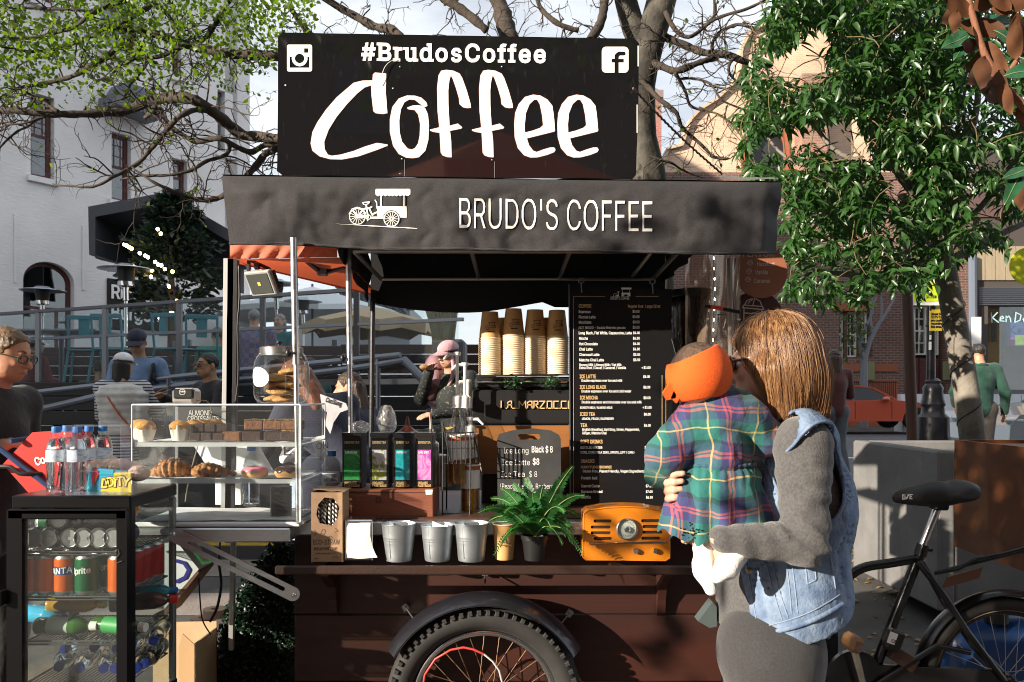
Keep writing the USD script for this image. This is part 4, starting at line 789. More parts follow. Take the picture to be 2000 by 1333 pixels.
lg_=[sbox(lx(1005),ly(120),lx(1675),ly(205)).buffer(2),*[Point(lx(1035+i*76),ly(212)).buffer(3.4) for i in range(9)],rpx(lx(1085),ly(220),lx(1113),ly(460)),rpx(lx(1555),ly(220),lx(1580),ly(470)),rpx(lx(1020),ly(455),lx(1620),ly(690)).difference(Point(lx(1310),ly(715)).buffer(17)),
       rgw(610,665,170),rgw(1310,715,162),ln((620,665),(780,665),w=3),ln((720,380),(860,365),(840,400),(780,425),(740,415),(720,380),w=.9),ln((790,425),(830,690)),ln((740,510),(850,495),(920,640)),ln((850,500),(900,470)),ln((620,660),(730,520)),ln((520,550),(620,660)),ln((920,620),(1020,575)),ln((890,690),(1160,690),w=2),rgw(835,680,55,1.5),ln((1010,490),(1005,380),(975,330),w=1.1),ln((820,610),(820,750),w=1.2),ln((440,610),(500,510),(610,475),(720,510),(780,600),w=.8)]
for k in range(14):
    a=k*.4488;lg_+=[ln((610+30*math.cos(a),665+30*math.sin(a)),(610+150*math.cos(a),665+150*math.sin(a)),w=.45),ln((1310+20*math.cos(a),715+20*math.sin(a)),(1310+145*math.cos(a),715+145*math.sin(a)),w=.45)]
lg_.append(P_((lx(140),ly(815)),(lx(900),ly(850)),(lx(1840),ly(905)),(lx(1840),ly(917)),(lx(900),ly(868))))
on_fascia(unary_union(lg_),'tricycle_logo',white_vinyl)
# ------------------------------------------------------------------ orange tent behind
orange=leafmat('orange_tent',[(0,(.62,.21,.12)),(1,(.62,.21,.12))],.7,.45)
ot=thing('orange_tent','orange tent canopy showing under the left end of the black fascia','tent',at(450,700,3.0))
Pv=np.array([[at(449+210*j/20,470+(36-3*j/20)*i/5,2.84+.012*math.sin(j*1.9+i)*(i/5)) for j in range(21)] for i in range(6)])
part(ot,'valance',MB().grid(Pv[:,::-1]),orange,True)
Pu=np.array([[at(462,507,2.86)*(1-a)*(1-b)+at(668,503,2.86)*a*(1-b)+at(467,513,3.5)*(1-a)*b+at(742,578,3.5)*a*b for a in np.linspace(0,1,12)] for b in np.linspace(0,1,6)])
part(ot,'roof_sheet',MB().grid(Pu),orange,True);part(ot,'roof_seam',MB().tube(Pu[-1],.008,6),mat('seam_orange',(.45,.08,.03),.7),True)
part(ot,'brace',MB().bar(at(598,507,2.95),at(626,530,3.1),.02,.02),black_metal).replace('x','x');part(ot,'brace',MB().bar(at(640,530,3.1),at(674,519,3.0),.02,.02),black_metal);part(ot,'brace_plate',MB().cbox(at(630,530,3.08),(.04,.03,.035),.004),tubegrey)
part(ot,'tent_pole',MB().bar(at(456,505,3.0),at(450,1060,3.0),.022,.04,(1,0,0)),black_metal);part(ot,'pole_face',MB().bar(at(447.5,505,2.995),at(441.5,1060,2.995),.012,.04,(1,0,0)),mat('galv',(.5,.5,.5),.4,.7))
part(ot,'cable',MB().tube(spline([at(466,520,2.98),at(468,580,2.98),at(464,640,2.98),at(466,720,2.98),at(458,800,2.98)],24),.004,6),black_pl,True)
# floodlight
fl_=thing('floodlight','black LED floodlight clamped to the orange tent frame','floodlight',at(510,545,2.95));c=at(511,553,2.93);Rf=rot('z',-28) @ rot('x',-62)
part(fl_,'frame',MB().cbox(c,(.125,.095,.020),.004,Rf),mat('flood_frame',(.30,.31,.30),.4));part(fl_,'lens',MB().cbox(c-Rf @ np.array([0,0,.0105]),(.105,.076,.004),.001,Rf),mat('flood_lens',(.06,.065,.06),.15))
fm=MB()
for i in range(7): fm.cbox(c+Rf @ np.array([-.048+i*.016,0,.022]),(.006,.07,.026),.001,Rf)
part(fl_,'heat_sink',fm,black_metal);part(fl_,'led_chip',MB().cbox(c-Rf @ np.array([0,0,.013]),(.014,.014,.002),.0005,Rf),mat('led_yellow',(.6,.5,.1),.4));part(fl_,'clamp',MB().bar(at(487,508,2.95),at(527,526,2.95),.02,.012).bar(at(486,508,2.95),at(486,532,2.95),.012,.012).bar(at(526,524,2.95),at(526,545,2.95),.012,.012).cyl(at(498,520,2.93),at(506,520,2.93),.014,8),black_metal)
# ================================================================== THINGS ON THE CART
kraft=mat('kraft_card',(.36,.23,.13),.8,c2=(.30,.19,.11),ns=30,bump=.05,bs=120)
ink=mat('brown_ink',(.06,.035,.025),.7);chalk=mat('chalk_white',(.72,.72,.70),.9);zinc=mat('zinc',(.50,.54,.57),.34,.85,c2=(.40,.44,.48),ns=14,r2=.5)
ZS,ZC=.852,.980  # shelf top, counter top
YSH=2.68
# straw box
sbx=thing('straw_box','kraft cardboard box of striped paper straws at the left end of the shelf','straw box',at(640,1096,2.67))
a,b=at(608,1096,2.63),at(669,962,2.63);X0,X1,Z0,Z1=a[0],b[0],ZS,b[2]
hole=P_((622,985),(634,972),(652,974),(663,990),(660,1012),(648,1027),(624,1022),(618,1005))
face=rpx(608,962,669,1097.5)
part(sbx,'front',MB().ppx(face.difference(hole),2.632,.002),kraft,False)
bxm=MB().box((X0,2.634,Z0),(X0+.002,2.735,Z1)).box((X1-.002,2.634,Z0),(X1,2.735,Z1)).box((X0,2.733,Z0),(X1,2.735,Z1));part(sbx,'carton',bxm,kraft,False)
part(sbx,'lid_flap',MB().cbox(((X0+X1)/2+.006,2.685,Z1+.006),(X1-X0+.004,.10,.002),.0005,rot('y',4)),kraft)
stm=usdkit.material(stage,'/World/Looks/straw_stripe',{'g': ('geometry',{}),'w': ('wave_texture',{'wave_type': 'bands','bands_direction': 'diagonal','scale': 42.0}),'r': ('rgb_ramp',{'ramp': [(0,(.75,.73,.68)),(.5,(.02,.02,.02))],'interpolate': False}),'p': ('principled_bsdf',{'roughness': .6})},[('g.position','w.vector'),('w.fac','r.fac'),('r.color','p.base_color')],surface='p.BSDF')
for i in range(6):
    for j in range(4): x=X0+.018+i*.0125+(j % 2)*.006;part(sbx,'straw',MB().tube([(x,2.645+j*.013,Z0+.01),(x+rng.uniform(-.014,.014),2.65+j*.013,Z1-.02-rng.uniform(0,.05))],.0042,7),stm)
m=MB();k=2.63/FPX;text(m,'ECO-STRAW',9.5*k,at(611,1064,2.6302),bold=.02,depth=.0006,width=53*k);text(m,'REGULAR PAPER STRAWS',5.5*k,at(613,1075,2.6302),bold=.03,depth=.0006,width=46*k);text(m,'(100MM X 6MM) CRAFT STYLE',3*k,at(615,1083,2.6302),depth=.0006,width=42*k)
for q in ([(614,1036),(619,1041),(614,1046)],[(626,1042),(631,1034),(636,1036),(634,1044),(626,1042)],[(640,1050),(646,1047),(650,1051)],[(655,1032),(661,1038),(654,1040)],[(614,1090),(622,1092)],[(650,1090),(657,1086),(660,1092)]): m.ppx(LineString(q).buffer(.5),2.6302,.0006)
part(sbx,'print',m,ink,False)
# napkins
nd=thing('napkin_dispenser','chrome napkin dispenser with white napkins hanging out','napkin dispenser',at(700,1095,2.68))
part(nd,'case',MB().boxpx(672,1016,728,1096,2.645,2.74,.003),chrome)
Pn=np.zeros((14,12,3))
for i in range(14):
    for j in range(12):
        v_,u_=i/13,j/11;px=677+46*u_+(14*v_**3*u_**2 if v_>.4 else 0);py=1022+70*v_-6*v_*abs(u_-.5);Pn[i,j]=at(px,py,2.64-.010*math.sin(3.1*v_)-.018*v_**3*u_+.005*math.sin(5*u_+3*v_))
part(nd,'napkin',MB().grid(Pn[:,::-1]).grid(Pn+[0,.003,0]),mat('napkin_white',(.80,.80,.80),.9),True)
# zinc buckets
bprof=[(0,.004),(.0425,.004),(.043,0),(.0445,.004),(.046,.018),(.0495,.05),(.051,.062),(.0518,.064),(.0516,.067),(.0524,.071),(.0532,.073),(.053,.076),(.0540,.080),(.0548,.082),(.0545,.085),(.0578,.120),(.0592,.123),(.0592,.126),(.0570,.1255),(.0555,.119),(.0430,.008),(0,.008)]
def bucket(label,px,s,extra=None):
    c=at(px,1096,2.672);c[2]=ZS;t=thing('zinc_bucket',label,'bucket',c,'zinc buckets on the shelf');part(t,'bucket',MB().lathe([(r*s,z*s) for r,z in bprof],c,40),zinc,35)
    part(t,'seam',MB().tube([c+np.array([.0462*s*math.sin(-.5),-.0462*s*math.cos(.5),.012]),c+np.array([.057*s*math.sin(-.5),-.057*s*math.cos(.5),.119*s])],.0012,5),zinc);return t,c
bucket('zinc bucket beside the napkin dispenser, left of three',779,.985)
t,c=bucket('zinc bucket with a scrap of paper in it, middle of three',854.5,.95);part(t,'paper',MB().grid(np.array([[c+np.array([-.018+.05*u_,-.01+.02*v_,.095+.034*v_-.02*u_]) for u_ in np.linspace(0,1,4)] for v_ in np.linspace(0,1,4)])),white_paint,True)
bucket('brightest zinc bucket next to the kraft cup, right of three',920.5,1.0)
# kraft cup and cup stacks
cupm=mat('cup_kraft',(.58,.34,.13),.55,c2=(.52,.29,.11),ns=40);rimm=mat('cup_rim',(.74,.60,.42),.5)
cu=thing('coffee_cup','single kraft paper cup between the buckets and the fern','cup',at(985,1096,2.69));c=at(985,1092,2.69);c[2]=ZS
part(cu,'cup',MB().lathe([(0,.004),(.028,.004),(.029,0),(.030,.004),(.0395,.118),(.038,.118),(.029,.01),(0,.01)],c,28),cupm,35);part(cu,'rim',MB().tube([c+np.array([.040*math.cos(q),.040*math.sin(q),.119]) for q in np.arange(28)*2*math.pi/28],.0024,6,closed=True),rimm,True);part(cu,'coffee_foam',MB().lathe([(0,.110),(.0375,.110)],c,28),mat('foam',(.50,.33,.2),.7),True)
m=MB();
for q in ([(980,1048),(996,1048)],[(982,1048),(982,1060),(994,1060),(994,1048)],[(979,1066),(999,1066)]): m.ppx(LineString(q).buffer(.7),2.648,.0006)
part(cu,'print',m,ink,False)
def stack(px,ytop,Y,label,shade=None):
    ct_=at(px,ytop,Y);c=np.array([ct_[0],Y,at(px,735,Y)[2]]);H=ct_[2]-c[2];t=thing('cup_stack',label,'cups',c,'upside-down cup stacks on the coffee machine')
    part(t,'cup',MB().lathe([(.045,H-.112),(.0325,H-.003),(.0318,H),(.0300,H),(.0295,H-.006),(0,H-.006)],c,32),cupm,35,'plain kraft top cup with printed logo')
    n=int((H-.10)/.0086)
    for i in range(n): z=H-.106-i*.0086;part(t,'cup',MB().lathe([(.0445,z-.0050),(.0468,z-.0044),(.0478,z-.0026),(.0468,z-.0006),(.0448,z),(.0442,z+.0030)],c,24),rimm,True)
    m=MB();kk=(Y-.05)/FPX
    for q in ([(px-3,ytop+20),(px+11,ytop+20)],[(px-1,ytop+20),(px-1,ytop+26)],[(px+9,ytop+20),(px+9,ytop+30)],[(px+1,ytop+30),(px+11,ytop+30),(px+11,ytop+26),(px+1,ytop+26)]): m.ppx(LineString(q).buffer(.5),Y-.043,.0006)
    m.ppx(Point(px-5,ytop+31).buffer(3.5).difference(Point(px-5,ytop+31).buffer(2.7)),Y-.043,.0006).ppx(rpx(px-5,ytop+37,px+8,ytop+39),Y-.043,.0006);part(t,'print',m,ink,False);return t
stack(957,610,3.20,'leftmost stack of upside-down kraft cups on the coffee machine');stack(1003,604,3.20,'second stack of upside-down kraft cups from the left, the tallest');stack(1045,606,3.20,'third stack of upside-down kraft cups from the left');stack(1088,607,3.20,'stack of upside-down kraft cups touching the menu board')
stack(985,622,3.30,'stack of kraft cups half hidden behind the two left stacks');stack(1068,622,3.30,'stack of kraft cups half hidden behind the two right stacks')
# coffee machine
cm=thing('coffee_machine','black espresso machine with timber panel and gold lettering','coffee machine',at(1015,975,3.2));vent=mat('machine_black',(.018,.018,.019),.35,bump=.04,bs=30)
part(cm,'front_panel',MB().boxpx(921,762,1135,829,3.12,3.5,.006),vent);part(cm,'cup_tray',MB().boxpx(927,736,1135,761,3.14,3.5,.01),vent);part(cm,'tray_rail',MB().cyl(at(930,734,3.13),at(1130,732,3.13),.004,8).cyl(at(930,747,3.13),at(1130,746,3.13),.004,8),chrome)
tim=mat('machine_timber',(.30,.125,.04),.38,c2=(.20,.08,.026),ns=4,st=(.35,1,3),coat=.3,bump=.04,bs=40)
part(cm,'timber_panel',MB().ppx(P_((922,832),(1130,831),(1130,925),(938,925)),3.135,.014),tim,False);part(cm,'lower_body',MB().boxpx(940,926,1130,985,3.16,3.5,.006),black_pl)
lm=[[(0,12),(0,0),(6,0)],[(10,0),(10,10),(13,12),(16,12),(16,0)],[(10,6),(16,6)],[(28,0),(28,12),(33,5),(38,12),(38,0)],[(41,0),(41,10),(44,12),(48,12),(48,0)],[(41,6),(48,6)],[(51,0),(51,12),(57,12),(57,7),(51,7)],[(53,7),(58,0)],[(60,12),(68,12),(60,0),(69,0)],[(72,0),(72,12),(79,12),(79,0),(72,0)],[(89,12),(82,12),(82,0),(90,0)],[(101,12),(94,12),(94,0),(102,0)],[(105,0),(105,12),(112,12),(112,0),(105,0)],*[[(a,0),(b,0)] for a,b in ((0,10),(16,28),(38,41),(48,51),(58,60),(69,72),(79,82),(90,94))]]
for g in lm: part(cm,'gold_letter',MB().ppx(LineString([(979+x*1.25,798-y*1.15) for x,y in g]).buffer(1.1,cap_style=3),3.118,.004),gold,False)
pl=leafmat('boxleaf',[(0,(.02,.07,.02)),(.6,(.05,.14,.04)),(1,(.12,.22,.08))],.35,.3)
for px,py,lab,nn in ((1003,748,'small green sprig on the front of the coffee machine, left',90),(1076,746,'small green sprig on the front of the coffee machine, right',60)):
    t=thing('green_sprig',lab,'plant',at(px,py+8,3.10));n=nn;lp=at(px,py,3.10)+rng.normal(size=(n,3))*[.018,.012,.011];part(t,'leaves',leaves(lp,rdir(n),rdir(n),rng.uniform(.010,.018,n),.8),pl,True,kind='stuff');part(t,'stem',MB().tube([at(px-18,py+10,3.11),at(px,py,3.10),at(px+16,py+6,3.11)],.0015,5),pl,True)
# menu board
YM=3.08;mb_=thing('menu_board','tall black menu board listing coffees and prices in white and gold','menu',at(1210,995,YM));MX=lambda x: 900+x/2.8977;MY=lambda y: 540+y/2.8977
bm=usdkit.material(stage,'/World/Looks/menu_black',{'p': ('principled_bsdf',{'base_color': (.010,.010,.011),'roughness': .16,'specular_ior_level': .5})},[],surface='p.BSDF')
part(mb_,'board',MB().ppx(P_((1111,556),(1311,566),(1311,1000),(1114,1003)),YM+.008,.008),bm,False);part(mb_,'edge_left',MB().ppx(P_((1110,556),(1112.3,556),(1115,1003),(1113,1003)),YM-.0012,.006),tubegrey,False)
wh_,go_=MB(),MB();k=YM/FPX;rows=[('COFFEE',667,178,'g',20,72),('Regular 8 oz   Large 12 oz',945,177,'g',15,184),('Espresso',667,208,'w',15,68),('Piccolo Latte',667,238,'w',15,96),('Machiato',667,268,'w',15,72),('HOT BRUDO - Double Ristretto piccolo',667,298,'w',14,266),('Long Black, Flat White, Cappuccino, Latte',667,328,'w',15,302),('Mocha',668,359,'w',15,52),('Hot Chocolate',668,390,'w',15,108),('Chai Latte',669,420,'w',15,78),('Charcoal Latte',669,451,'w',15,116),('Matcha Chai Latte',669,481,'w',15,142),('Bonsoy Milk / Almond Milk / Oat Milk',670,508,'w',14,240),('Extra Shot / Decaf / Caramel / Vanilla',670,525,'w',14,266),
 ('ICE LATTE',672,577,'g',20,94),('Double espresso over ice and milk',682,597,'w',14,232),('ICE LONG BLACK',673,637,'g',20,150),('Double espresso over ice and cold water',683,657,'w',14,282),('ICE MOCHA',674,697,'g',20,102),('Double espresso and chocolate over ice and milk',684,719,'w',14,340),('BONSOY MILK / ALMOND MILK',674,750,'w',13,184),('ICED TEA',674,790,'g',20,86),('LEMON, PEACH, RASPBERRY',685,813,'w',13,182),('TEA',676,853,'g',20,40),('English Breakfast, Earl Grey, Green, Peppermint,',686,874,'w',14,326),('Ginger, Matcha Chai',686,894,'w',14,140),('SOFT DRINKS',677,946,'g',20,126),('BOTTLED WATER',677,977,'w',14,124),('COKE, COKE COLA ZERO, SPRITE, LIFT ( CAN )',677,1003,'w',13,306),('SNACKS',679,1056,'g',20,78),('FUNKY FUDGE BROWNIE',679,1087,'g',14,176),('Gluten Free, Planet Friendly, Vegan Ingredients',690,1110,'w',14,350),('Protein ball',679,1149,'w',15,94),('Carrot Cake',680,1194,'w',15,104),('Banana Bread',680,1226,'w',15,122),('Muffin',681,1258,'w',15,56)]
prices=[('$5.00',972,206),('$5.00',972,236),('$5.00',973,266),('$5.00',973,296),('$5.00',975,327),('$6.50',974,358),('$6.00',975,389),('$6.00',975,419),('$5.50',976,450),('$5.50',976,480),('+ $1.00',1022,524),('$8.00',1032,575),('$8.00',1033,635),('$8.50',1034,695),('+ $1.00',1028,749),('$8.00',1036,788),('$6.00',1037,851),('$5.00',1040,976),('$5.00',1040,1003),('$ 7.50',1045,1087),('$ 5.00',1045,1149),('$7.50',1047,1194),('$7.00',1047,1226),('$6.50',1048,1258)]
for tx,x,y,col,h,w in rows: part(mb_,'menu_line',text(MB(),tx,h/2.9*k,at(MX(x),MY(y),YM-.0004),bold=.03,depth=.0006,width=w/2.9*k),gold if col=='g' else chalk,False)
for tx,x,y in prices: part(mb_,'price',text(MB(),tx,14/2.9*k,at(MX(x),MY(y),YM-.0004),bold=.03,depth=.0006,sx=.72),chalk,False)
text(wh_,"BRUDO'S COFFEE",17/2.9*k,at(MX(848),MY(132),YM-.0004),bold=0,depth=.0006,width=106/2.9*k)
sc=lambda g: affinity.affine_transform(g,[.30,0,0,.30,MX(862)-436*.0-lx(440)*.30,MY(66)-ly(120)*.30])
wh_.ppx([sc(g) for g in lg_[:2]+lg_[10:18]],YM-.0004,.0006)
go_.ppx([rpx(MX(638),MY(112),MX(640),MY(1270)),rpx(MX(1138),MY(560),MX(1140),MY(1200)),rpx(MX(1160),MY(560),MX(1161.5),MY(1200)),rpx(MX(640),MY(112),MX(815),MY(114)),rpx(MX(990),MY(112),MX(1120),MY(114))],YM-.0004,.0006)
part(mb_,'logo',wh_,chalk,False);part(mb_,'gold_border',go_,gold,False)
for q in ((1135,556),(1274,558)): part(mb_,'hook',torus(at(q[0],q[1]-8,YM-.03),.010,.0025,16,6).tube([at(q[0],q[1]-3,YM-.03),at(q[0]+1,q[1]+16,YM-.006)],.0025,6),mat('hook_grey',(.2,.2,.2),.4,.5),True)
# chalk board shaped like a chopping board
YC=2.98;cb=thing('chalk_board','black chopping-board-shaped chalkboard with handwritten iced drink prices','chalkboard',at(1033,985,YC));sl=mat('slate_black',(.022,.023,.025),.7,c2=(.045,.045,.047),ns=6)
cbp=P_((974,987),(973,858),(976,850),(1000,843),(1040,839),(1075,843),(1090,851),(1093,858),(1094,987)).buffer(2).difference(rr(1011,848,1055,859,5));part(cb,'board',MB().ppx(cbp,YC+.01,.01),sl,False);k=YC/FPX
for tx,x,y,w,h in (('Ice Long',983,886,50,11),('Black $ 8',1038,884,42,12),('Ice Latte',981,909,55,11),('$8',1040,908,14,12),('Ice Tea',978,932,48,11),('$ 8',1033,932,17,11),('(Peach, Lemon, Rasberry)',976,955,112,10)): part(cb,'chalk_line',text(MB(),tx,h*k,at(x,y,YC-.0004),bold=-.015 if h<12 else .02,depth=.0006,width=w*k),chalk,False)
# timber box and tea tins
wbx=thing('timber_box','reddish timber box that carries the tea tins','box',at(740,1020,2.84));rw=mat('red_timber',(.24,.075,.035),.6,c2=(.17,.05,.025),ns=5,st=(.5,1,3),bump=.15,bs=70,bst=(.3,1,2))
part(wbx,'box',MB().boxpx(640,957,847,1021,2.80,3.02,.004),rw);part(wbx,'lid_gap',MB().ppx(rpx(642,962,846,963),2.7995,.001),dark_room,False);part(wbx,'paper_scrap',MB().ppx(P_((831,957),(845,957),(844,966),(832,967)),2.7985,.001),white_paint,False);part(wbx,'stamp',MB().ppx(LineString([(735,972),(743,972),(743,981),(735,981),(735,972)]).buffer(.8),2.7985,.001),ink,False)
tinm=mat('tin_black',(.022,.021,.020),.32,.2)
def tin(x0,x1,ramp,name,label,sc_,art):
    t=thing('tea_tin',label,'tea tin',at((x0+x1)/2,952,2.87),'tea tins on the timber box');Y=2.85
    part(t,'tin',MB().boxpx(x0,851,x1,954,Y,Y+.095,.003),tinm);part(t,'lid',MB().boxpx(x0-.6,846,x1+.6,854,Y-.001,Y+.096,.002),tinm)
    w=x1-x0;part(t,'picture',MB().ppx(rpx(x0+w*.1,879,x1-w*.12,938),Y-.0003,.0008),usdkit.material(stage,'/World/Looks/tin_art_'+name,{'g': ('geometry',{}),'mp': ('mapping',{'scale': sc_}),'n': ('noise_texture',{'scale': 1.0,'detail': 3.0,'distortion': 1.5}),'r': ('rgb_ramp',{'ramp': ramp}),'p': ('principled_bsdf',{'roughness': .35})},[('g.position','mp.vector'),('mp.vector','n.vector'),('n.fac','r.fac'),('r.color','p.base_color')],surface='p.BSDF'),False)
    m=MB();k=Y/FPX;text(m,'SERENITEA',5*k,at(x0+4,867,Y-.0004),depth=.0006,width=(w-9)*k);text(m,'ORGANIC',4.6*k,at(x0+4,946,Y-.0004),bold=.03,depth=.0006,width=(w-14)*k);text(m,'FAIRTRADE',4.6*k,at(x0+4,951.5,Y-.0004),bold=.03,depth=.0006,width=(w-8)*k);part(t,'gold_print',m,gold,False)
    m=MB();text(m,art,4*k,at(x0+w*.16,886,Y-.0013),bold=.05,depth=.0006,width=w*.6*k);part(t,'art_title',m,white_vinyl,False);return t
tin(668,707,[(.25,(.01,.10,.03)),(.45,(.03,.28,.06)),(.55,(.01,.13,.05)),(.68,(.10,.42,.08)),(.75,(.7,.8,.8))],'green','black tea tin with a green hills picture, leftmost',(18,18,40),'DARJEELING')
tin(723,759,[(.3,(.14,.17,.02)),(.5,(.22,.24,.03)),(.56,(.5,.48,.52)),(.66,(.45,.42,.5)),(.7,(.32,.28,.02))],'olive','black tea tin with an olive and grey picture, second from left',(22,22,22),'LEMONGRASS')
tin(769,804,[(.3,(.01,.20,.26)),(.5,(.02,.38,.42)),(.6,(.02,.26,.30)),(.72,(.45,.6,.6))],'teal','black tea tin with a turquoise picture, third from left',(30,30,30),'PEPPERMINT')
tin(812,846,[(.28,(.22,.06,.30)),(.45,(.5,.10,.38)),(.56,(.75,.28,.5)),(.68,(.35,.08,.4)),(.76,(.7,.5,.7))],'pink','black tea tin with a pink and purple picture, rightmost',(20,20,20),'EARL GREY')
# plastic bags and pumps behind the tins
bagm=pane('plastic_film',(.93,.94,.95),.7,.16,.18,haze=.22,hazec=(.8,.8,.8))
def bag(label,c,sx,sy,sz,seed):
    mm=trimesh.creation.icosphere(4);v=np.array(mm.vertices);v=v*(1+.35*(meshkit.fbm(v*2.2+seed,3)-.5)[:,None]+.25*(np.abs(meshkit.fbm(v*5+seed,2)-.5))[:,None]);solo('plastic_bag',MB().add(v*[sx,sy,sz],mm.faces,None,c),bagm,label,'plastic bag',20)
bag('crumpled clear plastic bag standing behind the green and olive tins',at(755,822,2.95),.035,.03,.055,3);bag('low crumpled clear plastic on top of the leftmost tin',at(705,835,2.92),.035,.03,.022,8)
sq=thing('sauce_bottle','brown squeeze bottle with pointed nozzle behind the tins','squeeze bottle',at(796,850,3.0));c=at(796,960,3.0);k=3.0/FPX
part(sq,'bottle',MB().lathe([(0,0),(.038,0),(.04,.02),(.04,.19),(.037,.205),(0,.205)],c,24),mat('sauce_brown',(.10,.035,.02),.25,coat=.4),35);part(sq,'nozzle',MB().lathe([(.037,.205),(.038,.225),(.03,.23),(.012,.245),(.005,.28),(0,.28)],c,20),mat('nozzle_brown',(.16,.05,.03),.35),35);part(sq,'collar',MB().lathe([(.039,.2),(.041,.202),(.041,.222),(.038,.225)],c,24),mat('collar_brown',(.22,.08,.05),.4),35)
pm=thing('steel_spout','small steel pouring spout behind the pink tin','spout',at(840,850,3.0));part(pm,'spout',MB().tube([at(842,850,3.0),at(841,825,3.0),at(839,805,3.0)],[.009,.005,.004],10).cbox(at(838,802,3.0),(.022,.02,.012),.003).cyl(at(842,852,3.0),at(842,838,3.0),.011,12),chrome);part(pm,'jug',MB().lathe([(0,0),(.03,0),(.03,.21),(.012,.225),(0,.225)],at(842,975,3.0),20),steel,35)
# syrup bottles with pumps
glassb=pane('bottle_glass',(.93,.95,.94),.8,.07);amber=mat('amber_syrup',(.75,.33,.03),.1,trans=.85,ior=1.36);pump=mat('pump_white',(.78,.77,.74),.35)
def syrup(px,ybase,ytop,Y,label,liq,face=-1):
    c=at(px,ybase,Y);H=at(px,ytop,Y)[2]-c[2];t=thing('syrup_bottle',label,'syrup bottle',c,'syrup bottles in the wire rack');b=.30;r=.036
    part(t,'bottle',MB().lathe([(0,0),(r,0),(r+.001,.01),(r,b*.62),(r*.8,b*.72),(.016,b*.86),(.014,b),(.0,b)],c,28),glassb,35)
    part(t,'syrup',MB().lathe([(0,.003),(r-.003,.003),(r-.003,b*liq),(0,b*liq)],c,24),amber,35);part(t,'label',MB().lathe([(r+.0012,b*.30),(r+.0012,b*.60)],c,28),mat('syrup_label',(.70,.68,.64),.5),True);part(t,'label_band',MB().lathe([(r+.0016,b*.53),(r+.0016,b*.58)],c,28),mat('label_rust',(.38,.10,.04),.5),True)
    z1=H-.012;part(t,'pump_cap',MB().lathe([(.017,b-.02),(.0175,b+.02),(.010,b+.025),(.006,b+.03),(.006,z1),(0,z1)],c,18),pump,35);part(t,'pump_head',MB().lathe([(0,z1-.004),(.012,z1),(.014,z1+.012),(.0,z1+.013)],c,16).tube([c+(0,0,z1+.004),c+np.array([face*.03,-.005,z1+.004]),c+np.array([face*.05,-.008,z1-.016])],[.006,.006,.004],8),pump,35);return t
syrup(893,944,688,2.96,'clear syrup bottle with tall white pump, nearest in the rack',.28);syrup(908,940,709,3.05,'syrup bottle with white pump just behind the nearest one',.5);syrup(914,938,742,3.10,'syrup bottle with low white pump beside the coffee machine',.5);syrup(918,1000,815,2.99,'amber syrup bottle low in the wire rack',.62,1)
wr=thing('wire_rack','black wire rack that holds the syrup bottles','rack',at(893,1012,2.9));m=MB();q3=lambda x,y,Y: at(x,y,Y)
for x,Y in ((864,2.86),(918,2.86),(872,3.0),(926,3.0)): part(wr,'upright',MB().tube([q3(x,1014,Y),q3(x+1,870,Y),q3(x,824 if x<870 else 845,Y)],.0028,6),black_metal)
for y in (845,876,906,1003): part(wr,'ring',MB().tube([q3(864,y,2.86),q3(918,y,2.86),q3(926,y,3.0),q3(872,y,3.0)],.0025,6,closed=True),black_metal)
for i in range(5): part(wr,'wire',MB().cyl(q3(873+i*9,845,2.858),q3(875+i*8.6,907,2.858),.0018,5),black_metal)
part(wr,'brace',MB().tube([q3(864,824,2.86),q3(880,902,2.86)],.0028,6),black_metal);part(wr,'brace',MB().tube([q3(922,830,3.0),q3(942,925,2.95)],.003,6),black_metal)
solo('metal_tin',MB().lathe([(0,0),(.03,0),(.03,.12),(.024,.12),(0,.118)],at(868,950,3.05),20),steel,'small round tin between the pink tea tin and the rack','tin',35)
# milk bottle and paper sign behind the case
mk=thing('milk_bottle','small clear plastic milk bottle with blue cap beside the green tin','bottle',at(646,950,2.9));c=at(648,952,2.9);k=2.9/FPX;bluecap=mat('cap_blue',(.03,.15,.42),.35)
part(mk,'bottle',MB().lathe([(0,0),(.034,0),(.037,.008),(.037,.07),(.030,.095),(.014,.115),(.013,.122),(0,.122)],c,24),pane('pet',(.94,.96,.97),.8,.08,haze=.12),35);part(mk,'cap',MB().lathe([(.0155,.113),(.0155,.133),(0,.134)],c,20),bluecap,35);part(mk,'label',MB().lathe([(.0375,.02),(.0375,.055)],c,24),mat('label_clear',(.55,.6,.66),.4),True)
m=MB();k=2.86/FPX;text(m,'MILK',6*k,at(633,941,2.862),depth=.0006,sx=.8);m.ppx([rpx(648+i*2,926,649+i*2,940) for i in range(5)],2.862,.0006);part(mk,'print',m,ink,False)
